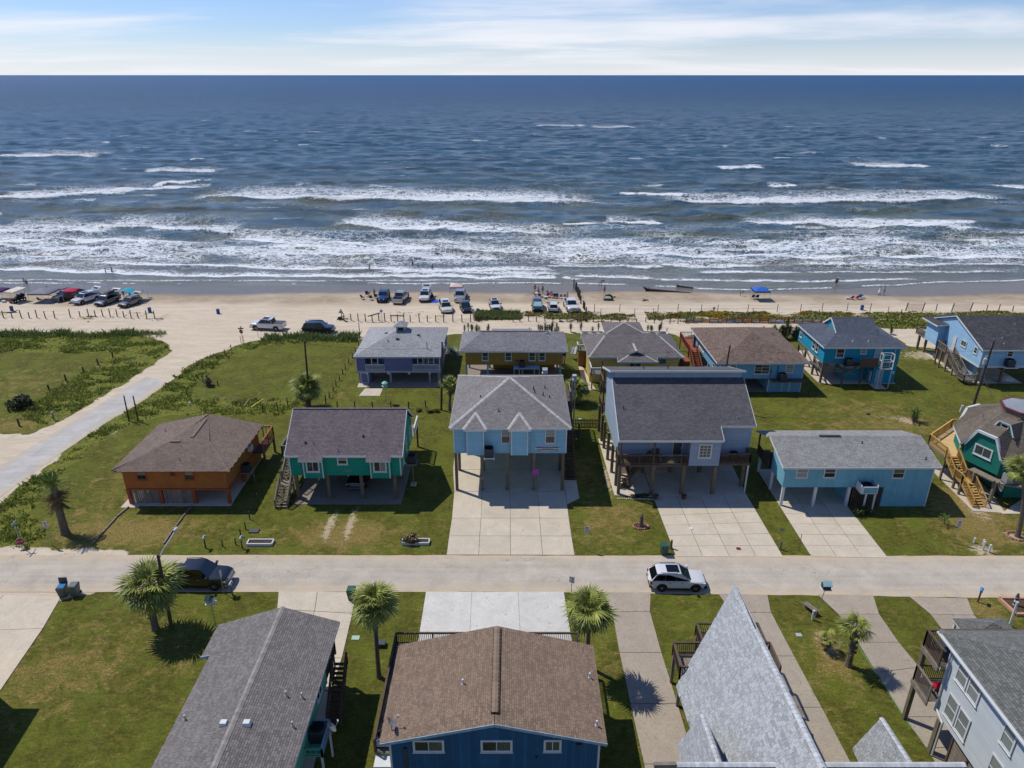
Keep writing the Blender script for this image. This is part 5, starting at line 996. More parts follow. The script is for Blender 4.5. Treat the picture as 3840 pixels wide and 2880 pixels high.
# ---------------------------------------------------------------- turquoise house
M_tq = mat('turquoise_paint', H('158aa5'), .75, .07, 1.2, .1, 30); S_k5 = shingle_mat('shingle_slate_blue', H('565d69'))
h = house('turquoise_house', 'turquoise house on braced pilings with slate roof and raised gable monitor', 48.7, 96.6)
wallbox(h, 43.3, 53.75, 92.0, 101.3, 3.2, 5.4, M_tq); wallbox(h, 43.25, 53.8, 91.95, 101.35, 3.0, 3.2, M_grey_wood, 'floor_band')
lap(h, [([(43.3, 92, 3.2), (43.3, 101.3, 3.2), (43.3, 101.3, 5.3), (43.3, 92, 5.3)], (-1, 0, 0))], M_tq, .2)
E_ = [(42.9, 91.55, 5.58), (54.5, 91.55, 5.58), (54.5, 101.7, 5.58), (42.9, 101.7, 5.58)]; r0, r1 = (46.4, 95.4, 7.05), (50.9, 95.4, 7.05); r2, r3 = (50.9, 97.9, 7.05), (46.4, 97.9, 7.05); m0, m1 = (45.5, 96.65, 8.25), (51.4, 96.65, 8.25)
pl = [[E_[0], E_[1], r1, r0], [E_[1], E_[2], r2, r1], [E_[2], E_[3], r3, r2], [E_[3], E_[0], r0, r3], [(45.5, 94.35, 6.75), (51.4, 94.35, 6.75), m1, m0], [(45.5, 98.95, 6.75), (51.4, 98.95, 6.75), m1, m0]]
ro = roof(h, pl, S_k5); fascia(ro, E_ + E_[:1]); fascia(ro, [(45.48, 94.35, 6.78), (45.48, 96.65, 8.28), (45.48, 98.95, 6.78)]); mb = MB(); mb.prism([(45.7, 94.5, 6.6), (45.7, 98.8, 6.6), (45.7, 96.65, 8.1)], (5.5, 0, 0)); part(mb, 'gable_wall', M_tq, ro)
for p, q in ((E_[0], r0), (E_[1], r1), (m0, m1)): caps(ro, p, q, S_k5, .24, stuff=True)
pipes(ro, [(47.2, 92.7, 6.0), (49.4, 92.7, 6.0)], M_white, .06, .25)
F = front(0, 91.98); window(h, F, 44.85, 46.05, 3.9, 5.3, 'hung', [M_paneg, M_pane], fw=.11); window(h, F, 48.2, 49.05, 4.45, 5.3, 'hung', M_paneb, fw=.1); door(h, F, 50.2, 51.2, 3.3, 5.3, M_lbw); mb = MB(); mb.tube([(53.0, 91.95, 3.3), (53.0, 91.95, 5.4)], .05); mb.box(53.2, 53.5, 91.88, 91.96, 1.5, 1.9); part(mb, 'conduit', M_white, h)
F = left(43.26, 101.3); window(h, F, .5, 1.3, 3.9, 5.2, 'hung', fw=.1); window(h, F, 5.2, 6.1, 3.8, 5.2, 'hung', fw=.1); window(h, F, 6.4, 7.3, 3.8, 5.2, 'hung', fw=.1)
posts(h, [(43.45, 92.1), (43.5, 95.2), (43.5, 98.5), (43.5, 101.2), (47, 95.2), (47, 98.5)], 3.0, .26); mb = MB()
for (a, b) in (((43.4, 92.2, 1.6), (43.4, 95.2, 2.9)), ((43.4, 95.2, 1.6), (43.4, 98.5, 2.9)), ((43.4, 98.5, 1.6), (43.4, 101.2, 2.9)), ((43.4, 92.2, 1.9), (43.4, 95.2, 1.9)), ((43.5, 92.05, 2.2), (48.0, 91.5, 1.6)), ((45.9, 90.95, 1.6), (48.4, 91.9, 2.9)), ((43.5, 92.1, 2.9), (45.9, 91.1, 2.3))): mb.beam(a, b, .12, .2)
part(mb, 'brace', M_grey_wood, h)
boards_flat(h, 45.8, 50.6, 90.7, 91.9, 3.15, M_dark_wood, .15, 'y', indiv=False); posts(h, [(45.9, 90.9), (48.4, 90.9)], 3.05, .15, M_dark_wood)
x = 47.85
while x < 50.1: mb = MB(); mb.box(x, x + .17, 90.68, 90.71, 3.0, 4.35); part(mb, 'screen_board', M_dark_wood, h); x += .185
ac('condenser with pale rim on the turquoise house deck', 46.6, 91.3, 3.152, .95, .85)
wallbox(h, 46.9, 47.1, 93.2, 96, 0, 1.6, M_tq, 'side_wall'); wallbox(h, 47.1, 50.2, 93.4, 93.6, 0, 1.6, M_tq, 'half_wall'); wallbox(h, 50.6, 53.7, 92.0, 96, 0, 3.0, M_tq, 'lower_room'); F = front(0, 91.97); door(h, F, 51.0, 52.0, .08, 2.05, M_lbw); mb = MB(); mb.box(50.2, 50.4, 91.9, 92.6, .3, 1.9); part(mb, 'panel', M_lbw, h)
t = thing('lift_cage', 'white open frame lift cage hanging before the turquoise house', 'lift cage', (51.3, 90.5, 2.9)); mb = MB()
for z in (2.95, 4.0, 5.0):
 for a, b in (((50.6, 90.1), (52.1, 90.1)), ((52.1, 90.1), (52.1, 91.0)), ((52.1, 91.0), (50.6, 91.0)), ((50.6, 91.0), (50.6, 90.1))): mb.beam((*a, z), (*b, z), .07, .07)
for x, y in ((50.6, 90.1), (52.1, 90.1), (52.1, 91), (50.6, 91)): mb.beam((x, y, 2.92), (x, y, 5.02), .07, .07)
part(mb, 'frame', M_white, t); mb = MB(); mb.box(50.65, 52.05, 90.15, 90.95, 2.9, 2.95); part(mb, 'floor', M_dark_wood, t)
for x in (50.55, 52.15): mb = MB(); mb.beam((x, 90.3, 0), (x, 90.3, 5.0), .09, .09); part(mb, 'guide_post', M_white, t)

# ---------------------------------------------------------------- light blue house at the right edge of the back row
M_k6 = mat('powder_blue_paint', H('8fb4cf'), .75, .05, 1.2, .1, 30); S_k6 = shingle_mat('shingle_dark_mottled', H('4b4c50'), .2)
h = house('powder_blue_house', 'powder blue lap-sided house with dark gable roof and grey outside stairs', 69, 97)
mb = MB(); W_ = [(64.75, 91.4, 2.9), (64.75, 91.4, 5.35), (64.75, 98.4, 7.75), (64.75, 103.6, 5.7), (64.75, 103.6, 2.6)]; mb.prism(W_, (10, 0, 0)); part(mb, 'wall', M_k6, h)
lap(h, [(W_, (-1, 0, 0)), ([(64.75, 91.4, 2.9), (74.75, 91.4, 2.9), (74.75, 91.4, 5.3), (64.75, 91.4, 5.3)], (0, -1, 0))], M_k6, .2, .03)
wallbox(h, 63.7, 64.72, 100.4, 103.6, 2.6, 5.6, M_k6, 'side_bay'); lap(h, [([(63.7, 100.4, 2.6), (63.7, 103.6, 2.6), (63.7, 103.6, 5.55), (63.7, 100.4, 5.55)], (-1, 0, 0)), ([(63.7, 100.4, 2.6), (64.72, 100.4, 2.6), (64.72, 100.4, 5.6), (63.7, 100.4, 5.6)], (0, -1, 0))], M_k6, .2, .03)
ro = roof(h, [[(64.45, 91.0, 5.38), (76, 91.0, 5.38), (76, 98.4, 7.95), (64.45, 98.4, 7.95)], [(64.45, 104.6, 5.55), (76, 104.6, 5.55), (76, 98.4, 7.95), (64.45, 98.4, 7.95)], [(63.2, 100.2, 5.75), (67.6, 99.4, 6.6), (67.6, 104.2, 6.3), (63.2, 104.4, 5.7)]], S_k6, var=.34)
fascia(ro, [(64.43, 98.4, 7.97), (64.43, 91.0, 5.4), (76, 91.0, 5.4)]); fascia(ro, [(63.18, 104.4, 5.72), (63.18, 100.2, 5.77), (67.6, 99.38, 6.62)]); pipes(ro, [(68.4, 93.5, 6.3), (68.0, 92.3, 5.9), (71.8, 96.5, 7.3)], M_metal, .07, .25)
mb = MB(); mb.box(64.7, 75, 91.35, 103.6, 2.66, 2.9); part(mb, 'floor_band', M_white, h); corner_trim(h, [(64.77, 91.42)], 2.9, 5.3, w=.06)
F = left(64.7, 103.6); door(h, F, 5.3, 6.2, 2.9, 4.95); window(h, F, 7.3, 8.6, 4.2, 5.1, 'slide', M_paneg, fw=.1); window(h, F, 10.4, 11.2, 4.2, 5.15, 'hung', fw=.1); F = front(0, 91.35); window(h, F, 68.1, 68.95, 4.3, 5.2, 'hung', fw=.09)
posts(h, [(65.3, 91.9), (68.8, 92.2), (72.5, 92.2), (64.8, 101.65), (68.8, 101.6), (65, 96.5)], 2.7, .3, M_post); wallbox(h, 65, 65.2, 97, 101.5, 0, 2.6, mat('lattice_tan', H('8b7a5c'), .9), 'lattice_wall'); wallbox(h, 65.6, 67.5, 93.5, 97, 0, 2.6, M_lbw, 'lower_room')
boards_flat(h, 63.4, 64.65, 97.3, 99.6, 2.65, M_grey_wood, .15, 'x', indiv=False); railing(h, (63.45, 97.3, 2.65), (63.45, 99.6, 2.65), 1.0, M_grey_wood); railing(h, (63.45, 99.6, 2.65), (64.6, 99.6, 2.65), 1.0, M_grey_wood); stairs(h, (63.5, 93.3, .5), (63.5, 97.3, 2.65), (1, 0, 0), 1.1, M_grey_wood, n=12); boards_flat(h, 63.3, 65.0, 91.6, 93.3, .5, M_grey_wood, .15, 'x', indiv=False); railing(h, (63.35, 91.65, .5), (63.35, 93.2, .5), .95, M_grey_wood); railing(h, (63.35, 91.65, .5), (65.0, 91.65, .5), .95, M_grey_wood); posts(h, [(63.45, 98.12), (63.5, 96.55), (63.6, 95.0), (63.65, 99.5)], 2.6, .2, M_grey_wood)
boards_flat(h, 63.6, 66.5, 103.6, 106.0, 2.65, M_grey_wood, .15, 'x', indiv=False); railing(h, (63.7, 103.7, 2.65), (63.7, 106, 2.65), 1.0, M_grey_wood); railing(h, (63.7, 106, 2.65), (66.5, 106, 2.65), 1.0, M_grey_wood); posts(h, [(64.5, 104.2), (64.3, 105.8)], 2.6, .28)
mb = MB(); mb.box(67.7, 69.5, 90.3, 91.33, 2.95, 3.08); part(mb, 'equipment_shelf', M_white, h); ac('big dark condenser on a white bracket of the powder blue house', 68.5, 90.85, 3.082, 1.0, 1.0)
t = thing('tarp', 'pile of pale tarpaulin under the powder blue house', 'tarpaulin', (70, 93, .06)); mb = MB(); NX = 9
for i in range(NX):
 for j in range(6): mb.v.append((69 + i * .35, 92.5 + j * .35, .06 + max(0, .5 * math.sin(math.pi * i / 8) * math.sin(math.pi * j / 5) + R.uniform(-.08, .08))))
mb.f = [(i * 6 + j, (i + 1) * 6 + j, (i + 1) * 6 + j + 1, i * 6 + j + 1) for i in range(NX - 1) for j in range(5)]; mb.m = [0] * len(mb.f); mb.tone = [0] * len(mb.v); part(mb, 'sheet', M_white, t, smooth=True)

# ================================================================== NEAR ROW
S_b1 = shingle_mat('shingle_near_grey', H('77726f'), .1); M_mint = mat('mint_paint', H('5fa184'), .75, .06)
h = house('mint_house', 'mint green house seen from above with long grey gable roof', -16, 31)
mb = MB(); mb.prism([(-19.3, 35.8, 2.5), (-12.45, 35.8, 2.5), (-12.45, 35.8, 4.9), (-15.95, 35.8, 5.85), (-19.3, 35.8, 4.9)], (0, -17, 0)); part(mb, 'wall', M_mint, h); lap(h, [([(-12.45, 35.8, 2.5), (-12.45, 18.8, 2.5), (-12.45, 18.8, 4.9), (-12.45, 35.8, 4.9)], (1, 0, 0))], M_mint)
pl = [[(-12.0, 38.85, 4.98), (-12.0, 17, 4.98), (-15.95, 17, 6.02), (-15.95, 39.15, 6.02)], [(-19.85, 35.8, 4.98), (-19.85, 17, 4.98), (-15.95, 17, 6.02), (-15.95, 35.8, 6.02)], [(-20.45, 38.7, 4.84), (-20.45, 35.75, 4.84), (-15.95, 35.75, 6.02), (-15.95, 39.15, 6.02)]]
ro = roof(h, pl, S_b1, indiv=300, tw=.31, ex=.145); caps(ro, (-15.95, 17, 6.03), (-15.95, 39.15, 6.03), mat('ridge_cap_taupe', H('8a847d'), .9, .14, 4, .3, 30, objvar=.1), .36, .27); fascia(ro, [(-20.5, 35.73, 4.84), (-19.85, 35.73, 5.0)], M_lbw)
pipes(ro, [(-13.7, 32.0, 5.48), (-12.8, 32.1, 5.24), (-12.78, 30.0, 5.24), (-19.25, 30.5, 5.18)], mat('cream_pipe', H('b5b096'), .5), .06, .32)
for x, y in ((-16.5, 29.55), (-15.2, 29.6)): z = 6.02 - abs(x + 15.95) * .262; mb = MB(); mb.hexa([(x - .24, y - .2, z - .05), (x + .24, y - .2, z - .05), (x + .24, y + .2, z - .05), (x - .24, y + .2, z - .05), (x - .18, y - .15, z + .22), (x + .18, y - .15, z + .22), (x + .18, y + .15, z + .22), (x - .18, y + .15, z + .22)]); part(mb, 'roof_vent', M_white, ro)
posts(h, [(-12.9, 38.4), (-20.1, 38.3), (-20.15, 36.1), (-19, 35), (-12.7, 33), (-12.7, 28), (-19, 29)], 2.5, .26); posts(h, [(-12.6, 38.5), (-20.2, 38.4), (-20.2, 36.1)], 4.85, .16, M_post, 2.5)
boards_flat(h, -20.3, -12.5, 35.85, 38.6, 2.5, M_grey_wood, .15, 'x', indiv=False); railing(h, (-12.5, 35.9, 2.5), (-12.5, 38.55, 2.5), 1.0, M_dark_wood, .2); railing(h, (-20.25, 35.9, 2.5), (-20.25, 38.55, 2.5), 1.0, M_dark_wood, .2); railing(h, (-20.25, 38.55, 2.5), (-12.5, 38.55, 2.5), 1.0, M_dark_wood, .2)
stairs(h, (-12.35, 34.6, 0), (-12.35, 37.6, 2.5), (1, 0, 0), .9, M_dark_wood, n=13)
mb = MB(); mb.box(-12.42, -11.35, 30.2, 32.35, 2.42, 2.5); part(mb, 'equipment_shelf', M_mint, h); railing(h, (-11.4, 30.25, 2.5), (-11.4, 32.3, 2.5), .55, M_lbw, .3); railing(h, (-12.4, 32.3, 2.5), (-11.4, 32.3, 2.5), .55, M_lbw, .3); railing(h, (-12.4, 30.25, 2.5), (-11.4, 30.25, 2.5), .55, M_mint, .3); posts(h, [(-11.45, 30.3), (-11.45, 32.2)], 2.42, .12, M_white)
ac('large dark condenser with open fan on the shelf of the mint house', -11.9, 31.5, 2.502, .9, .9); dish(h, -11.0, 31.3, 3.0, .4)
window(h, right(-12.41, 20), 13.4, 14.6, 3.2, 4.4, 'slide')

S_b2 = shingle_mat('shingle_tan_brown', H('83705f'), .1); M_nb = mat('deep_blue_paint', H('28587a'), .7, .10, 1.2, .1, 30, objvar=.16)
h = house('deep_blue_house', 'deep blue board house with wide brown gable roof and wooden deck', -1, 33)
mb = MB(); mb.prism([(-7.1, 29.45, 0), (5.1, 29.45, 0), (5.1, 29.45, 4.85), (-1.0, 29.45, 6.15), (-7.1, 29.45, 4.85)], (0, 6.8, 0)); part(mb, 'wall', M_nb, h)
planks(h, [(-7.1, 29.45, 1.5), (5.1, 29.45, 1.5), (5.1, 29.45, 4.85), (-1.0, 29.45, 6.1), (-7.1, 29.45, 4.85)], (1, 0, 0), (0, -1, 0), M_nb, .235, .018)
pl = [[(-7.55, 29.08, 4.9), (-1.0, 29.2, 6.3), (-1.0, 37.0, 6.3), (-7.6, 36.75, 4.9)], [(5.45, 29.08, 4.9), (-1.0, 29.2, 6.3), (-1.0, 37.0, 6.3), (5.42, 36.7, 4.9)]]
ro = roof(h, pl, S_b2, indiv=300, tw=.31, ex=.14); fascia(ro, [(-7.55, 29.06, 4.9), (-1.0, 29.18, 6.3), (5.45, 29.06, 4.9)], mat('weathered_fascia', H('8fa3b0'), .75, .2, 3), .2)
mb = MB(); mb.beam((-1.0, 29.9, 6.37), (-1.0, 36.8, 6.37), .46, .09); part(mb, 'ridge_vent', M_black, ro); caps(ro, (-1.0, 29.9, 6.42), (-1.0, 36.8, 6.42), S_b2, .5, .3)
pipes(ro, [(-3.0, 32.5, 5.86), (4.9, 33.8, 5.03), (4.95, 30.2, 5.03)], M_white, .06, .38); dish(ro, -7.0, 29.9, 4.98, .5)
F = front(0, 29.42)
for a, b in ((-5.75, -3.93), (-1.82, .03)): window(h, F, a, b, 3.82, 4.78, 'slide', [M_pane, M_paneg], fw=.13)
window(h, F, 1.83, 2.87, 3.85, 4.8, 'slide', M_paneg, fw=.13); corner_trim(h, [(5.06, 29.47), (-7.08, 29.47)], 0, 4.8, M_white, .06)
mb = MB(); mb.box(-6.3, -6.1, 29.3, 29.4, 2.6, 4.2); mb.box(1.38, 1.5, 29.28, 29.4, 3.3, 3.5); mb.box(3.7, 4.05, 29.3, 29.4, 4.45, 4.52); part(mb, 'wall_fitting', M_dk, h)
boards_flat(h, -8.3, 4.75, 36.3, 39.55, 2.4, M_grey_wood, .15, 'x', indiv=False); boards_flat(h, -8.3, -7.15, 30.5, 36.3, 2.4, M_grey_wood, .15, 'x', indiv=False)
railing(h, (-8.28, 39.5, 2.4), (4.7, 39.5, 2.4), 1.0, M_dark_wood, .135, every=2.4); railing(h, (4.7, 36.4, 2.4), (4.7, 39.5, 2.4), 1.0, M_dark_wood, .135); railing(h, (-8.28, 30.6, 2.4), (-8.28, 39.5, 2.4), 1.0, M_dark_wood, .135)
posts(h, [(-8.2, 39.4), (-4, 39.4), (0.2, 39.4), (4.6, 39.4), (-8.2, 35), (-8.2, 31)], 2.35, .2); mb = MB(); mb.box(-8.25, -7.2, 29.7, 30.55, 2.1, 2.2); part(mb, 'equipment_shelf', M_white, h); ac('small white-topped condenser at the left edge of the deep blue house', -7.85, 31.2, 2.402, .75, .7, M_white)
for k in range(7): mb = MB(); mb.box(-7.6, -7.2, 27.2 + k * .42, 27.55 + k * .42, 0, .22); part(mb, 'edging_brick', mat('edging_block', H('a87f66'), .9, .1, objvar=.15), h)

S_b3 = shingle_mat('shingle_silver', H('a3a6a8'), .07); M_bg = mat('pale_board', H('8a9497'), .7, .1)
h = house('a_frame_house', 'steep A-frame house with pale silver shingles tapering towards the street', 15, 32)
Rt, Re = Vector((14.88, 38.15, 8.65)), Vector((14.98, 24.0, 9.4))
pl = [[Rt, (11.05, 35.75, 2.55), (11.17, 31.9, 2.55), (11.25, 24, 2.55), Re], [Rt, (18.15, 35.75, 2.55), (18.2, 24, 2.55), Re]]
ro = roof(h, pl, S_b3, .12, indiv=240, tw=.31, ex=.15); caps(ro, Rt, Re, mat('ridge_cap_silver', H('b0b3b4'), .9, .1, 4, objvar=.07), .34, .3)
mb = MB(); mb.prism([(11.6, 35.2, 2.4), (17.7, 35.2, 2.4), (14.9, 35.2, 7.9)], (0, -9, 0)); part(mb, 'wall', M_bg, h)
D0, D1 = Vector((10.88, 29.7, 6.5)), Vector((10.95, 24.0, 6.9)); pl = [[D0, (9.95, 30.6, 3.0), (9.9, 24.0, 3.0), D1], [D0, (11.9, 30.4, 4.2), (12.6, 24.0, 3.2), D1]]
rd = roof(h, pl, S_b3, .1, indiv=60, tw=.31, ex=.15, name='wing_roof'); caps(rd, D0, D1, MATS['ridge_cap_silver'], .3, .3); mb = MB(); mb.prism([(10.1, 30.0, 3.0), (12.0, 30.0, 3.0), (10.9, 29.6, 6.3)], (0, -4, 0)); part(mb, 'wing_wall', M_bg, h)
G0, G1 = Vector((21.3, 29.9, 6.0)), Vector((21.5, 24.0, 6.2)); pl = [[G0, (20.4, 30.33, 3.0), (20.4, 29.2, 2.95), (20.6, 24.0, 2.95), G1], [G0, (22.0, 30.2, 3.0), (22.2, 24, 3.0), G1]]
pl[0] = [G0, (20.41, 30.33, 3.0), (20.41, 29.25, 3.0), (20.6, 24.0, 3.0), G1]
rd = roof(h, pl, S_b3, .1, indiv=60, tw=.31, ex=.15, name='side_roof'); caps(rd, G0, G1, MATS['ridge_cap_silver'], .3, .3); mb = MB(); mb.prism([(20.6, 29.6, 0), (22.0, 29.6, 0), (21.3, 29.4, 5.7)], (0, -5, 0)); part(mb, 'side_wall', M_bg, h)
q0, q1 = Vector((8.55, 26.05, 7.05)), Vector((23.6, 26.05, 7.05)); rr = roof(h, [[q0, q1, (23.6, 23.6, 2.0), (8.55, 23.6, 2.0)], [q0, q1, (23.6, 26.5, 6.2), (8.55, 26.5, 6.2)]], S_b3, .1, name='cross_roof'); caps(rr, q0, q1, MATS['ridge_cap_silver'], .3, .24); mb = MB(); mb.beam((7.4, 26.05, 6.95), (8.55, 26.05, 6.98), .2, .3); part(mb, 'ridge_beam', M_grey_wood, h)
for x0, x1, y0, y1 in ((11.3, 18.0, 36.1, 38.3), (13.35, 17.75, 38.3, 40.2)):
 boards_flat(h, x0, x1, y0, y1, 2.65, M_grey_wood, .15, 'y', indiv=False)
 for a, b in (((x0, y0), (x0, y1)), ((x1, y0), (x1, y1)), ((x0, y1), (x1, y1))): railing(h, (*a, 2.65), (*b, 2.65), 1.0, M_dark_wood, .14, every=2.2)
railing(h, (11.3, 36.1, 2.65), (12.4, 36.1, 2.65), 1.0, M_dark_wood, .14); posts(h, [(11.4, 36.15), (11.4, 38.2), (17.9, 36.15), (17.9, 38.2), (13.45, 40.1), (17.65, 40.1)], 2.6, .2, M_grey_wood); posts(h, [(11.5, 32), (17.7, 32), (11.5, 28), (17.7, 28), (14.5, 36)], 2.5, .26)
mb = MB(); mb.tube([(19.2, 34.2, 0), (19.2, 34.2, 1.2), (19.0, 33.9, 1.4)], .06); part(mb, 'white_pipe', M_white, h)

S_b4 = shingle_mat('shingle_green_grey', H('6b6c68'), .1); M_wh = mat('white_siding', H('b9bfc0'), .65, .04, 1.5)
h = house('white_house', 'tall white lap-sided house with grey roof and two stacked timber decks', 30, 31)
wallbox(h, 27.0, 36, 24, 33.3, 2.85, 8.1, M_wh); lap(h, [([(27.0, 33.3, 2.85), (27.0, 24, 2.85), (27.0, 24, 8.1), (27.0, 33.3, 8.1)], (-1, 0, 0)), ([(27.0, 33.3, 2.85), (36, 33.3, 2.85), (36, 33.3, 8.1), (27, 33.3, 8.1)], (0, 1, 0))], M_wh, .11, .016); corner_trim(h, [(27.02, 33.28)], 2.8, 8.1, w=.08)
E_ = [(26.65, 34.5, 8.2), (38.5, 34.5, 8.2), (38.5, 22, 8.2), (26.65, 22, 8.2)]; r0, r1 = (32.6, 29.2, 10.3), (32.6, 22, 10.3)
ro = roof(h, [[E_[0], E_[1], r0], [E_[0], r0, r1, E_[3]], [E_[1], E_[2], r1, r0]], S_b4, indiv=300, tw=.34, ex=.16); caps(ro, E_[0], r0, S_b4, .4, .32); fascia(ro, [E_[3], E_[0], E_[1]], M_white, .18); mb = MB(); mb.beam((26.55, 34.5, 8.12), (26.55, 22, 8.12), .1, .1); part(mb, 'gutter', M_white, ro)
F = left(26.96, 33.3)
for v0, v1 in ((6.3, 7.98), (3.45, 5.2)):
 window(h, F, .75, 1.8, v0, v1, 'hung', M_paneb, fw=.11); window(h, F, 1.9, 2.95, v0, v1, 'hung', M_paneb, fw=.11)
window(h, F, 5.1, 6.1, 6.2, 7.9, 'hung', M_paneb, fw=.11); window(h, F, 5.0, 6.0, 3.4, 5.2, 'hung', M_paneb, fw=.11)
for zf in (6.4, 3.5):
 mb = MB(); mb.box(26.35, 36, 35.1, 35.2, zf - .35, zf); mb.box(26.3, 26.4, 33.3, 35.2, zf - .35, zf); part(mb, 'deck_beam', M_grey_wood, h); boards_flat(h, 26.4, 36, 33.35, 35.1, zf, M_grey_wood, .14, 'y', indiv=False)
 railing(h, (26.4, 33.4, zf), (26.4, 35.12, zf), 1.3, M_dark_wood if zf > 5 else M_grey_wood, .13, every=1.7); railing(h, (26.4, 35.12, zf), (36, 35.12, zf), 1.3, M_dark_wood, .13, every=2.4)
posts(h, [(26.55, 35.1), (30.5, 35.1), (35.8, 35.1)], 7.6, .26, M_post); posts(h, [(26.9, 32.5), (26.9, 27)], 2.85, .3, M_post); mb = MB(); mb.tube([(26.82, 32.2, .1), (26.82, 32.2, 2.9), (26.9, 33.2, 3.2), (26.9, 33.38, 8.0)], .06); part(mb, 'downpipe', M_white, h)
x = 28.0
mb = MB(); mb.box(27.3, 36, 27, 31.6, 0, 2.85); part(mb, 'lower_wall', M_grey_wood, h)
for k in range(14): mb = MB(); mb.box(27.26, 27.3, 27.1, 31.5, .1 + k * .195, .22 + k * .195); part(mb, 'screen_slat', M_grey_wood, h)
for y in (27.2, 28.6, 30.0, 31.5): mb = MB(); mb.box(27.2, 27.3, y - .06, y + .06, 0, 2.85); part(mb, 'screen_post', M_dark_wood, h)
roof(h, [[(31.2, 37.6, 4.6), (34.9, 37.6, 4.6), (33.2, 38.4, 5.25)], [(31.2, 37.6, 4.6), (33.2, 38.4, 5.25), (31.2, 39.6, 4.6)], [(34.9, 37.6, 4.6), (34.9, 39.6, 4.6), (33.2, 38.4, 5.25)], [(31.2, 39.6, 4.6), (33.2, 38.4, 5.25), (34.9, 39.6, 4.6)]], S_b4, .1, name='porch_roof'); posts(h, [(31.4, 39.4), (34.7, 39.4), (31.4, 37.8), (34.7, 37.8)], 4.5, .16, M_white)
t = thing('deck_table', 'dark square table on the upper deck of the white house', 'table', (27.3, 34.3, 6.4)); mb = MB(); mb.box(26.75, 27.9, 33.8, 34.85, 7.1, 7.16); part(mb, 'tabletop', M_dk, t)
for x in (26.82, 27.83):
 for y in (33.87, 34.78): mb = MB(); mb.box(x - .03, x + .03, y - .03, y + .03, 6.402, 7.1); part(mb, 'leg', M_dk, t)
M_red = mat('red_plastic', H('b3122e'), .4, .04)
for i, x in enumerate((27.35, 27.95)):
 t = thing('red_chair', 'red chair on the lower deck of the white house, ' + ('nearer the rail' if i == 0 else 'nearer the wall corner'), 'chair', (x, 34.2, 3.5), 'red chairs on the lower deck'); mb = MB(); mb.box(x - .25, x + .25, 33.95, 34.45, 3.9, 3.96); part(mb, 'seat', M_red, t); mb = MB(); mb.box(x - .25, x + .25, 33.88, 33.95, 3.94, 4.5); part(mb, 'backrest', M_red, t)
 for dx in (-.22, .22):
  for y in (33.95, 34.42): mb = MB(); mb.box(x + dx - .025, x + dx + .025, y - .025, y + .025, 3.502, 3.92); part(mb, 'leg', M_dk, t)
h = house('corner_house', 'house just outside the lower left corner whose shadow falls on the lawn', -42, 33); M_nh = mat('tan_paint', H('a3937a'), .8)
wallbox(h, -49, -37, 22, 37.6, 0, 7.0, M_nh); roof(h, [[(-49.5, 38.3, 7.0), (-36.3, 38.3, 7.0), (-36.3, 30, 8.6), (-49.5, 30, 8.6)], [(-49.5, 21, 7.0), (-36.3, 21, 7.0), (-36.3, 30, 8.6), (-49.5, 30, 8.6)]], shingle_mat('shingle_corner', H('777066')))

# ================================================================== PLANTS
def leaf_mat(name, c1, c2, rough=.6, var=.25):
 if name in MATS: return MATS[name]
 s = Sh(name); oi = s.n("ShaderNodeObjectInfo"); co = s.co()
 f = s.noise(co, 3, 4, .6); col = s.mix(s.rng(f, .3, .7), c1, c2)
 k = s.math('MULTIPLY', s.math('ADD', s.attr('tone'), 1.0), s.rng(oi.outputs['Random'], 0, 1, 1 - var, 1 + var, False))
 s.col(s.scale(col, k)); s.rough(rough); s.spec(.35)
 s.b.inputs['Subsurface Weight'].default_value = 0; s.b.inputs['Transmission Weight'].default_value = 0
 MATS[name] = s.m; return s.m
M_fr = leaf_mat('palm_frond', H('66702a'), H('8b9044')); M_frd = leaf_mat('dead_frond', H('6d5c3c'), H('8a7750'), .9); M_trk = mat('palm_trunk', H('6b6053'), .95, .25, 2, .6, 9); M_boot = mat('palm_boots', H('7a6a50'), .95, .3, 4, .8, 12)
M_fr2 = leaf_mat('date_frond', H('57702c'), H('7b8742'))
def fan_frond(m, seed, droop=.4, r=1.05, lp=.95, nb=20, span=2.1):
 q = random.Random(seed); mb = MB(); mb.beam((0, 0, 0), (lp, 0, 0), .05, .03, 0, -.1)
 for i in range(nb):
  a = -span + 2 * span * i / (nb - 1) + q.uniform(-.04, .04); L = r * (1 - .25 * (abs(a) / span) ** 2) * q.uniform(.88, 1.06); d = Vector((math.cos(a), math.sin(a), 0)); s_ = Vector((-math.sin(a), math.cos(a), 0)); c = Vector((lp, 0, 0)); dz = droop * q.uniform(.5, 1.5); t = q.uniform(-.25, .25)
  p = lambda f, w: (c + d * (L * f) - Z * (dz * f * f * L) + s_ * w + Z * (.05 * (1 - f)) * (1 if i % 2 else -1) * .6)
  mb.add([p(0, 0), p(.5, -.055 * r), p(.5, .055 * r), p(1, 0)], [(0, 1, 2), (1, 3, 2)], 0, t)
 return mb.mesh('frond', m)
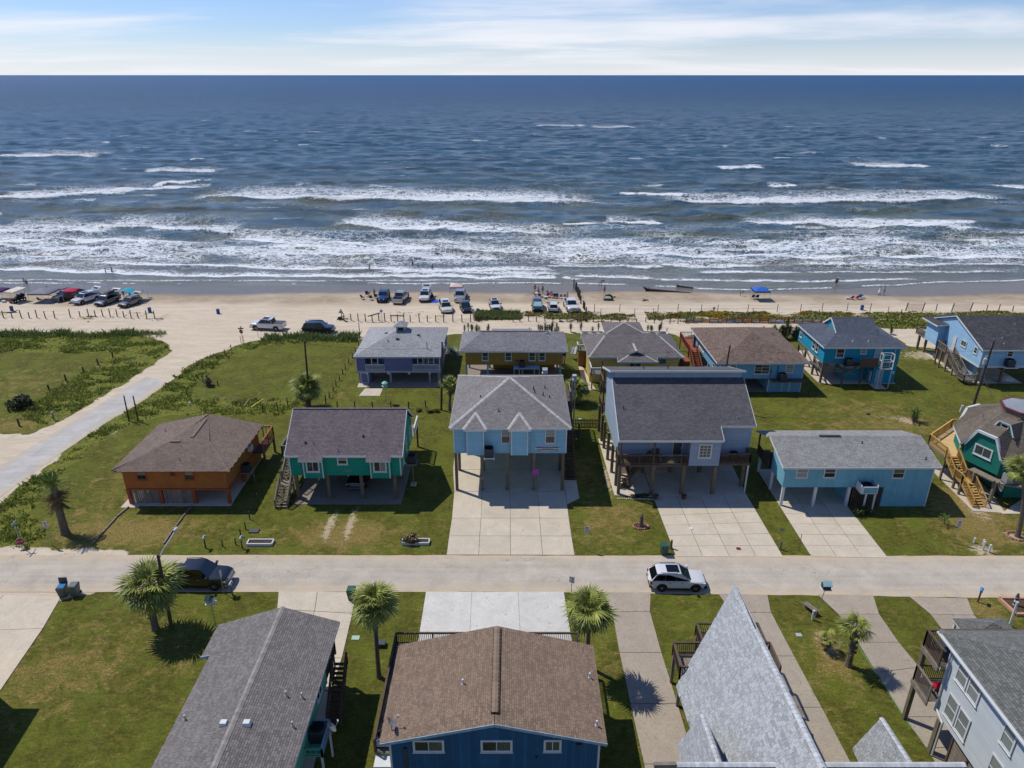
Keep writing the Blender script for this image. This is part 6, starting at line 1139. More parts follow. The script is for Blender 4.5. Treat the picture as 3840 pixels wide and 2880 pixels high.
def date_frond(m, seed, L=2.2, curve=.6):
 q = random.Random(seed); mb = MB(); P = []
 for i in range(9): t = i / 8; P.append(Vector((L * t * (1 - .12 * t), 0, .25 * L * t - curve * L * t * t)))
 for a, b in zip(P[:-1], P[1:]): mb.beam(a, b, .04, .04, 0, -.1)
 for i in range(2, 33):
  t = i / 33; k = min(7, int(t * 8)); p = P[k] + (P[k + 1] - P[k]) * (t * 8 - k); l = .5 * math.sin(math.pi * min(1, t * .9 + .12)) + .12
  for sg in (-1, 1):
   d = Vector((.55, sg, -.15 + q.uniform(-.15, .15))).normalized(); mb.add([p, p + d * l * .5 + Vector((.03, 0, .02)), p + d * l, p + d * l * .5 - Vector((.03, 0, 0))], [(0, 1, 2, 3)], 0, q.uniform(-.25, .25))
 return mb.mesh('frond', m)
FAN = [fan_frond(M_fr, i, .25 + .12 * i) for i in range(4)]; FAND = [fan_frond(M_frd, 20 + i, .7, .8, .7, 14, 1.6) for i in range(3)]; DATE = [date_frond(M_fr2, i) for i in range(3)]; DATED = [date_frond(M_frd, 9 + i, 1.9, 1.0) for i in range(2)]
def palm(label, base, top, n=46, sc_=1.0, kind='fan', dead=10, r0=.2, r1=.15, boots=0., seed=1, low=-38, name='palm_tree', group=None, dlow=-78):
 q = random.Random(seed); b = Vector(base); tp = Vector(top); t = thing(name, label, 'palm tree', base, group)
 mb = MB(); K = 10; P = [b + (tp - b) * (i / K) + Vector((tp.x - b.x, tp.y - b.y, 0)) * (-.22 * math.sin(math.pi * i / K)) for i in range(K + 1)]
 for i in range(K):
  ra = r0 + (r1 - r0) * i / K; rb = r0 + (r1 - r0) * (i + 1) / K; mb.cyl(P[i] - Z * .05, P[i + 1], ra * (1.25 if i == 0 else 1.04), rb * .98, 9)
 tr = part(mb, 'trunk', M_trk, t, smooth=False)
 if boots:
  mb = MB();
  for i in range(int(70 * boots)):
   f = 1 - boots + boots * q.random(); k = min(K - 1, int(f * K)); c = P[k] + (P[k + 1] - P[k]) * (f * K - k); a = q.random() * 6.283; d = Vector((math.cos(a), math.sin(a), .7)); mb.beam(c + d * r1 * .6, c + d * (r1 + .18), .12, .05, 0, q.uniform(-.3, .3))
  part(mb, 'leaf_bases', M_boot, tr, stuff=True)
 for i in range(n):
  f = (i + .5) / n; el = math.radians(86 - (86 - low) * f ** .8 + q.uniform(-13, 13)); az = i * 2.39996 + q.uniform(-.2, .2); s_ = sc_ * q.uniform(.72, 1.15) * (.8 + .2 * min(1, f * 3))
  M = Matrix.Translation(tp + Z * .1) @ Matrix.Rotation(az, 4, 'Z') @ Matrix.Rotation(-el, 4, 'Y') @ Matrix.Rotation(q.uniform(-.5, .5), 4, 'X') @ Matrix.Scale(s_, 4)
  inst('frond', q.choice(FAN if kind == 'fan' else DATE), t, mtx=M)
 for i in range(dead):
  el = math.radians(q.uniform(dlow, low - 5)); M = Matrix.Translation(tp - Z * (.1 + .35 * q.random() * sc_)) @ Matrix.Rotation(q.random() * 6.283, 4, 'Z') @ Matrix.Rotation(-el, 4, 'Y') @ Matrix.Rotation(math.pi + q.uniform(-.5, .5), 4, 'X') @ Matrix.Scale(sc_ * q.uniform(.75, 1.05), 4)
  inst('dead_frond', q.choice(FAND if kind == 'fan' else DATED), t, mtx=M)
 return t
palm('stout fan palm with brown skirt beside the utility pole by the street', (-28.05, 43.6, 0), (-27.6, 43.6, 4.2), 46, 1.25, dead=26, r0=.27, r1=.24, boots=.8, seed=2, low=-45)
palm('tall slender fan palm between the mint house and the deep blue house', (-9.62, 38.7, 0), (-9.45, 38.95, 6.6), 44, .98, dead=12, r0=.17, r1=.13, boots=.12, seed=3, low=-50)
palm('round-crowned fan palm at the right corner of the deep blue house deck', (5.5, 39.7, 0), (5.42, 39.25, 5.7), 44, 1.0, dead=12, r0=.18, r1=.14, boots=.15, seed=4, low=-50)
palm('short fan palm with ringed trunk on the lawn left of the white house', (24.8, 39.8, 0), (24.7, 39.8, 3.35), 18, .74, dead=5, r0=.24, r1=.16, boots=.7, seed=5, low=-15, dlow=-45)
palm('date palm with a thick hanging skirt of dead fronds near the side street corner', (-42.4, 56.25, 0), (-42.4, 56.5, 5.0), 17, .82, kind='date', dead=0, r0=.36, r1=.3, seed=6, low=-5)
tskirt = [o for o in bpy.data.objects if o.name.startswith('palm_tree')][-1]; tskirt = sorted([o for o in bpy.data.objects if o.get('category') == 'palm tree'], key=lambda o: -int(o.name[-3:]) if '.' in o.name else 0)[0]
q = random.Random(5)
for i in range(46):
 zt = 5.0 - q.random() * 1.5; el = math.radians(q.uniform(-84, -58)); M = Matrix.Translation((-42.4, 56.45, zt)) @ Matrix.Rotation(q.random() * 6.283, 4, 'Z') @ Matrix.Rotation(-el, 4, 'Y') @ Matrix.Rotation(math.pi, 4, 'X') @ Matrix.Scale(q.uniform(.5, .8), 4); inst('dead_frond', q.choice(DATED), tskirt, mtx=M)
palm('bushy fan palm at the foot of the pole in the empty grass lot', (-26.6, 84.0, 0), (-26.55, 84.0, 2.9), 44, 1.18, dead=30, r0=.28, r1=.25, boots=.8, seed=8, low=-45)
palm('leaning fan palm between the purple house and the light blue roof', (-8.1, 83.3, 0), (-7.7, 83.2, 3.6), 26, .85, dead=12, r0=.18, r1=.15, boots=.5, seed=9, low=-30)
palm('dense low fan palm behind the tall double lamp pole', (8.5, 85.6, 0), (8.3, 85.6, 2.0), 38, 1.12, dead=10, r0=.25, r1=.22, boots=.6, seed=10, low=-30)
palm('tall bare-trunked fan palm at the right edge in front of the sea green house', (47.7, 55.8, 0), (46.0, 55.7, 7.4), 32, .9, dead=14, r0=.22, r1=.15, seed=11, low=-45)
palm('small young palm in a sandy ring on the back lawn', (50.5, 80.1, 0), (50.45, 80.1, .75), 16, .62, kind='date', dead=2, r0=.22, r1=.2, boots=.9, seed=12, low=5, dlow=-20)
palm('tiny palm seedling with yellowish leaves in front of the long blue house', (41.9, 57.8, 0), (41.9, 57.8, .3), 8, .42, kind='date', dead=0, r0=.06, r1=.05, seed=13, low=10)
palm('small half-dead palm in the bare patch right of the A-frame driveway', (23.8, 41.4, 0), (23.75, 41.4, .9), 8, .45, dead=14, r0=.12, r1=.1, boots=.7, seed=14, low=0, dlow=-60)

M_yu = leaf_mat('yucca_leaf', H('3c4a24'), H('5b6634')); M_ag = leaf_mat('agave_leaf', H('7f8a80'), H('98a195'))
def rosette(m, n, L, w, seed, low=-30):
 q = random.Random(seed); mb = MB()
 for i in range(n):
  f = i / n; el = math.radians(85 - (85 - low) * f + q.uniform(-8, 8)); az = i * 2.4; d = Vector((math.cos(az) * math.cos(el), math.sin(az) * math.cos(el), math.sin(el))); s_ = Vector((-math.sin(az), math.cos(az), 0)); l = L * q.uniform(.8, 1.1); t = q.uniform(-.3, .3)
  mb.add([d * .02, d * l * .35 - s_ * w, d * l * .35 + s_ * w, d * l - Z * .06 * l], [(0, 1, 2), (1, 3, 2)], 0, t)
 return mb
YUM = [rosette(M_yu, 46, .52, .03, i).mesh('leaf_head', M_yu) for i in range(3)]
def yucca(label, x, y, heads, group=None, name='yucca', sc_=1.0, z=None):
 z = hz1(x, y) if z is None else z; t = thing(name, label, 'yucca', (x, y, z), group); q = random.Random(int(x * 31 + y));
 for i in range(heads):
  dx, dy = (q.uniform(-.5, .5) * min(1.6, heads * .22), q.uniform(-.4, .4) * min(1.4, heads * .2)) if heads > 1 else (0, 0); hh = q.uniform(.5, 1.35) * sc_
  mb = MB(); mb.cyl((x + dx * .4, y + dy * .4, z - .05), (x + dx, y + dy, z + hh), .09, .07, 6); part(mb, 'stem', M_boot, t)
  for k in (0, .35): inst('leaf_head', q.choice(YUM), t, (x + dx, y + dy, z + hh - k * sc_ + .05), (0, 0, q.random() * 6), (sc_,) * 3)
for i, (x, n) in enumerate(((-8.0, 1), (-7.4, 1), (-6.8, 2), (-5.8, 3), (-3.9, 2), (4.7, 2), (5.4, 3), (6.1, 2), (6.8, 3), (7.5, 3), (10.0, 2), (11.7, 2), (13.6, 1), (14.6, 1), (23.0, 1), (23.6, 2), (24.8, 3), (42.6, 1))):
 yucca(('first','second','third','fourth','fifth','sixth','seventh','eighth','ninth','tenth','eleventh','twelfth','thirteenth','fourteenth','fifteenth','sixteenth','seventeenth','last')[i] + ' spiky yucca from the left in the row along the sand road', x, 113.9 + (i % 3) * .25 - .3, n, 'yuccas along the sand road', z=0)
for lab, x, y, n, s_ in (('large dark yucca clump between the steel blue and turquoise houses, left one', 43.4, 110.8, 7, 1.5), ('large dark yucca clump between the steel blue and turquoise houses, middle one', 45.0, 110.6, 8, 1.7), ('large dark yucca clump nearest the turquoise house', 46.6, 110.2, 8, 1.45), ('small yucca pair at the sand road right of the turquoise house', 63.6, 112.6, 3, .9), ('dark yucca clump in the roped-off empty lot', -42.3, 91.1, 7, 1.0), ('yucca head behind the plank fence by the dune', 47.6, 116.6, 3, 1.1)): yucca(lab, x, y, n, None, 'yucca', s_, 0)
t = thing('agave', 'big silvery agave at the left corner of the mustard house', 'agave', (-9.0, 103.5, 0)); q = random.Random(3)
for i in range(4):
 me = rosette(M_ag, 26, 1.3, .09, 50 + i, -5).mesh('leaf_rosette', M_ag); inst('leaf_rosette', me, t, (-9.0 + q.uniform(-.9, .9), 103.5 + q.uniform(-1.3, 1.3), .1), (0, 0, i))

M_bush = leaf_mat('bush_leaf', H('333f17'), H('545c26')); M_bushd = leaf_mat('dark_bush_leaf', H('232d14'), H('3c4620')); M_flower = leaf_mat('blossom', H('c98a80'), H('d9a79a')); M_yel = leaf_mat('yellow_bloom', H('b39a2c'), H('c9a83a')); M_stem = mat('woody_stem', H('4a3d2c'), .9)
def clump(mb, c, r, n, leaf, q, tone=.3, m=0, flat=1.0):
 c = Vector(c)
 for i in range(n):
  d = Vector((q.gauss(0, 1), q.gauss(0, 1), q.gauss(0, 1))); d.normalize(); p = c + Vector((d.x * r[0], d.y * r[1], d.z * r[2])) * (q.random() ** .45); a = Vector((q.gauss(0, 1), q.gauss(0, 1), q.gauss(0, 1) * flat)).normalized(); b = a.cross(d if abs(a.dot(d)) < .9 else Z).normalized(); l = leaf * q.uniform(.6, 1.3)
  mb.add([p - a * l, p + b * l * .5, p + a * l, p - b * l * .5], [(0, 1, 2, 3)], m, q.uniform(-tone, tone))
def bush(label, x, y, r, n, leaf, m, stems=5, fl=None, nf=0, name='shrub', seed=1, group=None, z=0.):
 q = random.Random(seed); t = thing(name, label, 'shrub', (x, y, z), group); mb = MB()
 for i in range(7): a = q.random() * 6.28; k = .45 * q.random() ** .5 + .12; clump(mb, (x + math.cos(a) * r[0] * k, y + math.sin(a) * r[1] * k, z + r[2] * q.uniform(.5, 1.1)), [v * q.uniform(.4, .65) for v in r], n // 7, leaf, q)
 part(mb, 'foliage', m, t); mb = MB()
 for i in range(stems): a = q.random() * 6.28; mb.cyl((x, y, z - .05), (x + math.cos(a) * r[0] * .5, y + math.sin(a) * r[1] * .5, z + r[2] * 1.0), .035, .015, 5)
 part(mb, 'stems', M_stem, t)
 if fl:
  mb = MB()
  for i in range(nf): a = q.random() * 6.28; k = q.random() ** .5; clump(mb, (x + math.cos(a) * r[0] * .8 * k, y + math.sin(a) * r[1] * .8 * k, z + r[2] * (1.55 - .5 * k)), (.07, .07, .05), 5, .05, q)
  part(mb, 'blossoms', fl, t)
bush('big dark rounded bush at the edge of the mown field on the far left', -64.4, 84.2, (1.9, 1.7, 1.15), 2600, .16, M_bushd, 8, seed=4)
bush('light green little bush beside the big dark bush on the far left', -61.6, 83.2, (.8, .6, .4), 500, .09, M_bush, 3, seed=5)
bush('pink flowering oleander in the white planter frame before the teal house', -9.4, 54.75, (1.0, .6, .62), 1300, .08, M_bush, 9, M_flower, 40, 'flowering_shrub', 6)
bush('straggly bush at the lattice under the long blue house', 34.9, 59.3, (1.5, .7, .6), 1300, .09, M_bush, 14, seed=7)
bush('low plants along the bed under the grey-blue house stairs', 13.2, 62.55, (1.3, .35, .3), 900, .07, M_bush, 5, seed=8)
for i, (x, y) in enumerate(((-12.0, 82.9), (-10.6, 82.6), (-9.7, 82.8), (-25.6, 81.8))): bush('low green hedge bush under the rope fence behind the teal house', x, y, (.55, .35, .3), 380, .08, M_bush, 3, seed=30 + i, group='hedge bushes behind the teal house')
for lab, x, y, r, m in (('rounded green bush in front of the white house bed', 46.5, 46.0, (.6, .5, .4), M_bush), ('low bush at the left base of the wooden triangular sign by the beach', -30.4, 119.9, (.8, .5, .45), M_bushd)): bush(lab, x, y, r, 500, .09, m, 4, seed=int(abs(x)))

def tufts(name, pts, hr, m, wid=.03, seed=0, kinds=3, lean=.5, tone=.35):
 rg = np.random.default_rng(seed); n = len(pts); x, y, z = pts[:, 0], pts[:, 1], pts[:, 2]; K = kinds; N_ = n * K
 X = np.repeat(x, K) + rg.normal(0, .07, N_); Y = np.repeat(y, K) + rg.normal(0, .07, N_); ZZ = np.repeat(z, K) - .03; a = rg.random(N_) * 6.283; h_ = rg.uniform(hr[0], hr[1], N_) * np.repeat(rg.uniform(.6, 1.2, n) * (pts[:, 3] if pts.shape[1] > 3 else 1), K); b = rg.random(N_) * 6.283; l = lean * rg.uniform(.2, 1.2, N_) * h_; w = wid * rg.uniform(.6, 1.5, N_)
 V = np.empty((N_, 4, 3)); V[:, 0] = np.stack([X - np.cos(a) * w, Y - np.sin(a) * w, ZZ], -1); V[:, 1] = np.stack([X + np.cos(a) * w, Y + np.sin(a) * w, ZZ], -1)
 V[:, 2] = np.stack([X + np.cos(b) * l * .4 + np.cos(a) * w * .9, Y + np.sin(b) * l * .4 + np.sin(a) * w * .9, ZZ + h_ * .65], -1); V[:, 3] = np.stack([X + np.cos(b) * l, Y + np.sin(b) * l, ZZ + h_], -1)
 me = bpy.data.meshes.new(name); me.vertices.add(N_ * 4); me.vertices.foreach_set('co', V.ravel()); i4 = np.arange(N_)[:, None] * 4; tri = np.concatenate([i4 + np.array([[0, 1, 2]]), i4 + np.array([[0, 2, 3]])], 1).reshape(-1, 3)
 me.loops.add(tri.size); me.loops.foreach_set('vertex_index', tri.ravel()); me.polygons.add(len(tri)); me.polygons.foreach_set('loop_start', np.arange(0, tri.size, 3)); me.polygons.foreach_set('loop_total', np.full(len(tri), 3))
 me.attributes.new('tone', 'FLOAT', 'POINT').data.foreach_set('value', np.repeat(rg.uniform(-tone, tone, N_) + np.repeat(rg.normal(0, .14, n), K), 4).astype(np.float32)); me.materials.append(m); me.update(); me.validate()
 return tag(link(bpy.data.objects.new(name, me)), kind='stuff')
def scatter(box, n, mask, seed):
 rg = np.random.default_rng(seed); x = rg.uniform(box[0], box[1], n); y = rg.uniform(box[2], box[3], n); k = mask(x, y); u = rg.random(n) < k; x, y, k = x[u], y[u], k[u]; return np.stack([x, y, hgt(x, y), np.clip(k, .4, 1)], -1)
M_g1 = leaf_mat('wild_grass', H('76862f'), H('9a9a4c'), .8); M_g2 = leaf_mat('dune_weed', H('7c9036'), H('a5a055'), .8); M_g3 = leaf_mat('straw_grass', H('a8945a'), H('bfae78'), .9); M_g4 = leaf_mat('reed_green', H('76884a'), H('a0a565'), .8); M_g5 = leaf_mat('brown_weed', H('6f5a3c'), H('8f7c54'), .9)
jit = lambda x, y, s_: (x + (fbm(x * .9, y * .9, s_) - .5) * 1.8, y + (fbm(x * .9, y * .9, s_ + 4) - .5) * 1.8)
inP = lambda P: (lambda x, y: inpoly(*jit(x, y, 41), P) * np.clip(.12 + 1.5 * sstep(.34, .62, fbm(x / 2.0, y / 1.5, 301)), 0, 1))
rdg = lambda x, y: np.maximum(inP(V1)(x, y), inP(V2)(x, y))
tufts('wild_grass', scatter((-110, -24, 53, 114), 120000, rdg, 1), (.18, .42), M_g1, .05, 1, 3, .9)
tufts('wild_weeds', scatter((-110, -24, 53, 114), 60000, lambda x, y: rdg(x, y) * sstep(.48, .6, fbm(x / 3., y / 2., 311)), 2), (.25, .6), M_g2, .085, 2, 2, 1.0)
tufts('straw_grass', scatter((-110, -24, 53, 114), 40000, lambda x, y: rdg(x, y) * sstep(.5, .66, fbm(x / 4., y / 3., 321)), 3), (.2, .5), M_g3, .04, 3, 2, .8)
rd = lambda x, y: (sstep(110.5, 111.6, y) * (1 - sstep(112.6, 113.6, y)) * ((x < -58) * 1.) + sstep(108.6, 109.4, y) * (1 - sstep(111.4, 112.2, y)) * ((x > -41) & (x < -25.2)) * 1.) * (.2 + .8 * sstep(.4, .6, fbm(x / 3, y, 331)))
tufts('tall_reeds', scatter((-110, -24, 107, 114), 26000, rd, 4), (.6, 1.35), M_g4, .045, 4, 3, .5)
dn = lambda x, y: dune(x, y)
tufts('dune_grass', scatter((-95, 105, 114, 126), 60000, dn, 5), (.14, .4), M_g2, .07, 5, 3, .9)
tufts('dune_reeds', scatter((-7, 2, 119, 123), 6000, lambda x, y: dune(x, y), 6), (.45, .95), M_g4, .05, 6, 3, .6)
tufts('dune_dead_weeds', scatter((-95, 105, 119, 126.5), 60000, lambda x, y: np.clip(dune(x, y + 1.2) + dune(x, y - 1), 0, 1) * sstep(.5, .6, fbm(x / 3.2, y / 1.1, 341)), 7), (.12, .35), M_g5, .07, 7, 3, 1.0)
tufts('yellow_flowers', scatter((28, 62, 118.3, 124), 40000, lambda x, y: dune(x, y) * sstep(.56, .63, fbm(x / 2.4, y / 1.6, 351)), 8), (.25, .5), M_yel, .09, 8, 3, .8)
tufts('road_edge_shrubs', scatter((60, 110, 113.4, 119.5), 26000, lambda x, y: dune(x, y) * (.3 + .7 * sstep(.4, .6, fbm(x / 3, y / 2, 361))), 9), (.3, .7), M_g2, .10, 9, 3, .9)
tufts('yellow_weeds', scatter((27, 42, 78, 86), 3000, lambda x, y: sstep(.62, .7, fbm(x / 2.2, y / 1.2, 371)) * (y < 85.5), 10), (.06, .16), M_yel, .04, 10, 2)
def verge(x, y):
 e = np.exp(-((y - 47.75 + .25 * sstep(0, 40, x)) / .12) ** 2) * (x > -36) + np.exp(-((y - 53.05) / .14) ** 2) * (x > -42)
 for a, b in ((-6.05, 1), (5.78, 1), (14.65, 1), (24.5, 1), (26.9, 1), (33.95, 1)): e = e + np.exp(-((x - a) / .1) ** 2) * (y > 53.1) * (y < 62)
 for a in (8.0, 11.4, 17.85, 21.2, 26.4, 29.75, -7.35, 4.6): e = e + np.exp(-((x - a) / .1) ** 2) * (y < 46) * (y > 26)
 return np.clip(e, 0, 1) * (.3 + .7 * vn(x * 1.5, y * 1.5, 381))
tufts('verge_grass', scatter((-44, 48, 26, 62), 420000, verge, 11), (.04, .11), M_g1, .03, 11, 3, 1.2)
lawn = lambda x, y: (1 - inpoly(x, y, BEACH)) * (sstep(.42, .62, fbm(x * .9, y * .9, 391)) * .8 + .12) * np.where((y > 46.8) & (y < 53), 0, 1) * (np.minimum(1, (62. / np.maximum(y, 30)) ** 2))
tufts('lawn_grass', scatter((-50, 50, 27, 66), 260000, lawn, 12), (.03, .075), leaf_mat('lawn_blade', H('5d6d22'), H('8a8a44'), .85), .028, 12, 1, 1.4)

# ================================================================== VEHICLES
def paint(name, c, rough=.28, metal=0.):
 if name in MATS: return MATS[name]
 return mat(name, c, rough, .03, 2, spec=.5, metal=metal, coat=.8)
M_tyre = mat('tyre', H('1c1c1d'), .85, .1); M_rim = mat('alloy', H('a9abae'), .3, .05, metal=.8); M_glass = mat('car_glass', H('0a0d0f'), .05, .1, spec=.5); M_glg = mat('windscreen', H('14211f'), .05, .2, 1, spec=.8, coat=.5); M_shade = mat('sunshade', H('9fc4c0'), .4, .1)
M_lamp = mat('headlamp', H('c9cfd2'), .15, .05, spec=.7); M_tail = mat('tail_lamp', H('8f1018'), .2, .05, spec=.6); M_trim = mat('car_trim', H('202224'), .6, .1); M_chr = mat('chrome', H('b9bcbf'), .18, .03, metal=.9); M_plate = mat('plate', H('c2c4c0'), .5)
WH = {}
def wheel_meshes(r, w):
 k = (round(r, 2), round(w, 2))
 if k not in WH:
  mb = MB(); n = 20; prof = [(r * .62, -w / 2), (r * .93, -w / 2), (r, -w * .32), (r, w * .32), (r * .93, w / 2), (r * .62, w / 2)]; pts = [(p * math.cos(2 * math.pi * i / n), y, p * math.sin(2 * math.pi * i / n)) for p, y in prof for i in range(n)]
  mb.add(pts, [(a * n + i, a * n + (i + 1) % n, (a + 1) * n + (i + 1) % n, (a + 1) * n + i) for a in range(5) for i in range(n)]); ty = mb.mesh('tyre', M_tyre, smooth=True)
  mb = MB(); mb.cyl((0, w * .22, 0), (0, w * .25, 0), r * .63, r * .63, 18, 1); mb.cyl((0, w * .2, 0), (0, w * .46, 0), r * .14, r * .1, 10)
  for i in range(6): a = 2 * math.pi * i / 6; d = Vector((math.cos(a), 0, math.sin(a))); mb.beam(d * r * .08 + Vector((0, w * .38, 0)), d * r * .6 + Vector((0, w * .36, 0)), r * .17, w * .12, 0, 0, (0, 1, 0))
  mb.lathe([(r * .56, 0), (r * .66, 0)], (0, 0, 0), 18) if False else None
  WH[k] = (ty, mb.mesh('rim', [M_rim, M_trim]))
 return WH[k]
SPEC = {  # length, width, belt z, roof z, hood z, cowl x, windscreen top x, rear roof x, rear base x, wheel r, front axle, rear axle
 'suv': (4.75, 1.92, 1.02, 1.68, .98, 1.12, .18, -1.75, -2.30, .36, 1.45, -1.38), 'bigsuv': (5.3, 2.03, 1.18, 1.90, 1.16, 1.35, .60, -2.15, -2.55, .40, 1.60, -1.50), 'van': (5.1, 1.98, 1.02, 1.76, .98, 1.45, .65, -2.15, -2.42, .34, 1.55, -1.50),
 'cross': (4.5, 1.86, 1.0, 1.64, .97, 1.08, .15, -1.5, -2.15, .35, 1.35, -1.35), 'pickup': (5.85, 2.05, 1.24, 1.95, 1.20, 1.50, .72, -.95, -1.12, .42, 1.85, -1.80), 'jeep': (4.4, 1.87, 1.15, 1.85, 1.12, .62, .40, -1.95, -2.05, .42, 1.45, -1.45)}
def bev(o, w):
 b = o.modifiers.new('bevel', 'BEVEL'); b.width = w; b.segments = 2; b.limit_method = 'ANGLE'; b.angle_limit = math.radians(22); b.harden_normals = True
def vehicle(name, kind, col, label, cat, x, y, head, z=None, group=None, hatch=False, roof_glass=False, shade=False, rails=True, cover=None, rim=True, box=None, dark_roof=None):
 L_, W, zb, zr, zh, xc, xt, xr, xe, r, fa, ra = SPEC[kind]; z = hz1(x, y) if z is None else z; t = thing(name, label, cat, (x, y, z), group, head); OFF[t] = Vector((0, 0, 0)); hl, hw_ = L_ / 2, W / 2; gz = .24 if kind in ('van', 'cross', 'suv') else .34
 q = lambda mb, nm, m, sm=False, par=t: part(mb, nm, m, par, smooth=sm, local=True)
 rear_h = zb if kind != 'pickup' else zb
 st = [(hl, .60 if kind != 'pickup' else .78, gz + .14, zh - .40, .10), (hl - .08, .78 if kind != 'pickup' else .88, gz + .04, zh - .17, .06), (hl - .26, .92, gz + .02, zh - .09, .05), (hl - .60, .985, gz, zh - .03, .04), (xc + .05, 1, gz, zh + .02, .03), (xc - .4, 1, gz, zb, 0), ((xc + xe) / 2, 1, gz, zb + .01, 0), (xe + .3, 1, gz, zb + .03, 0), (-hl + .42, .985, gz + .03, rear_h + .01, 0), (-hl + .14, .92, gz + .08, rear_h - .04, .03), (-hl, .78, gz + .16, rear_h - .14, .06)]
 if kind == 'pickup': st = [s_ if s_[0] > xe + .2 else None for s_ in st]; st = [s_ for s_ in st if s_] + [(xe, 1, gz, zb, 0)]
 if kind == 'jeep': st = [(hl - .05, .62, gz + .3, zh - .1, .02), (hl - .12, .66, gz + .25, zh - .04, .02), (xc + .1, .78, gz + .2, zh, .02), (xc, .86, gz + .1, zb, 0), (xe, .86, gz + .1, zb, 0), (-hl + .3, .86, gz + .15, zb, 0)]
 mb = MB(); S = []
 for X, wf, z0, z1, cr in st:
  w = hw_ * wf; S.append([(X, -w + .12, z0), (X, -w + .02, z0 + .16), (X, -w, (z0 + z1) / 2 + .06), (X, -w + .05, z1 - .07), (X, -w + .17, z1), (X, 0, z1 + .03 + cr * .3), (X, w - .17, z1), (X, w - .05, z1 - .07), (X, w, (z0 + z1) / 2 + .06), (X, w - .02, z0 + .16), (X, w - .12, z0)])
 n = 11
 for s_ in S: mb.v += s_; mb.tone += [0] * n
 for a in range(len(S) - 1):
  for i in range(n): mb.f.append((a * n + i, (a + 1) * n + i, (a + 1) * n + (i + 1) % n, a * n + (i + 1) % n)); mb.m.append(0)
 mb.f += [tuple(range(n)), tuple((len(S) - 1) * n + i for i in range(n - 1, -1, -1))]; mb.m += [0, 0]
 bo = q(mb, 'body', col, True); bev(bo, .07)
 bw, tw = hw_ - .07, hw_ - .24; bx = [(xc, zb - .02), (xt, zr), (xr, zr - .02), (xe, zb - .01)]
 if kind == 'jeep': tw = hw_ - .2
 def cp(i, f, sgn, inset=0.): (X, zz_) = bx[i]; return Vector((X, sgn * (bw if i in (0, 3) else tw), zz_))
 mb = MB(); xm = (xt + xr) / 2; A = [cp(0, 0, -1), cp(1, 0, -1) - Z * (.05 if kind != 'jeep' else 0), Vector((xt - .38, -tw - .02, zr + .02)), Vector((xr + .45, -tw - .02, zr + .015)), cp(2, 0, -1) - Z * (.07 if kind not in ('jeep', 'pickup') else 0), cp(3, 0, -1)]; B = [Vector((p.x, -p.y, p.z)) for p in A]
 mb.add(A + B, [(0, 6, 7, 1), (1, 7, 8, 2), (2, 8, 9, 3), (3, 9, 10, 4), (4, 10, 11, 5), (5, 4, 3, 2, 1, 0), (6, 7, 8, 9, 10, 11)]); bev(q(mb, 'cabin', dark_roof or col, True), .07)
 def pane(P4, nm, m, off=.014, sh=.88):
  c = sum(P4, Vector()) / len(P4); nn = (P4[1] - P4[0]).cross(P4[2] - P4[0]).normalized()
  if nn.dot(c - Vector((xm, 0, zb - .6))) < 0: nn = -nn
  pm = MB(); pm.prism([c + (p - c) * sh + nn * off for p in P4], nn * -.01); q(pm, nm, m)
 pane([A[0], B[0], B[1], A[1]], 'windscreen', M_shade if shade else M_glg, .015, .9); pane([A[5], A[4], B[4], B[5]], 'rear_window', M_glass, .015, .84)
 for sg, P in ((-1, A), (1, B)):
  ns = 3 if kind in ('suv', 'bigsuv', 'van', 'jeep') else 2; lo = [P[0] + (P[5] - P[0]) * (.04 + .95 * i / ns) for i in range(ns + 1)]; hi = [P[1] + (P[4] - P[1]) * (.0 + 1.0 * i / ns) for i in range(ns + 1)]
  for i in range(ns): pane([lo[i] + (hi[i] - lo[i]) * .1, lo[i + 1] + (hi[i + 1] - lo[i + 1]) * .1, hi[i + 1] + (lo[i + 1] - hi[i + 1]) * .05, hi[i] + (lo[i] - hi[i]) * .05], 'side_window', M_glass, .016, .975)
  for hx in ((xc - .85), (xc - 1.85)):
   dm = MB(); dm.box(hx - .12, hx + .1, sg * hw_ - .01, sg * (hw_ + .022), zb - .16, zb - .11); q(dm, 'door_handle', M_chr)
  mm = MB(); mx = xc - .12; mm.box(mx - .08, mx + .08, min(sg * (bw + .02), sg * (bw + .3)), max(sg * (bw + .02), sg * (bw + .3)), zb + .02, zb + .2); q(mm, 'mirror', col if kind != 'cross' else M_trim)
  hm = MB(); y0, y1 = sorted((sg * (hw_ * .55), sg * (hw_ * .92))); xx = hl - (.07 if kind != 'jeep' else .04); zq = zh - .30 if kind not in ('pickup', 'bigsuv', 'jeep') else zh - .42
  if kind == 'jeep': hm.cyl((xx, sg * .42, zq + .12), (xx + .05, sg * .42, zq + .12), .11, .11, 12)
  else: hm.hexa([(xx - .2, y0, zq), (xx + .02, y0, zq), (xx - .08, y1, zq), (xx - .3, y1, zq), (xx - .26, y0, zq + .15), (xx - .02, y0, zq + .15), (xx - .12, y1, zq + .15), (xx - .34, y1, zq + .15)])
  q(hm, 'headlight', M_lamp)
  tm = MB(); y0, y1 = sorted((sg * (hw_ * .72), sg * (hw_ * .965))); tm.box(-hl - .012, -hl + .14, y0, y1, zb - .30, zb - .05 if kind != 'cross' else zb - .12); q(tm, 'taillight', M_tail)
  if rails and kind in ('suv', 'bigsuv', 'cross'): rm = MB(); rm.beam((xt - .3, sg * (tw - .06), zr + .07), (xr + .25, sg * (tw - .06), zr + .06), .04, .04); q(rm, 'roof_rail', M_chr)
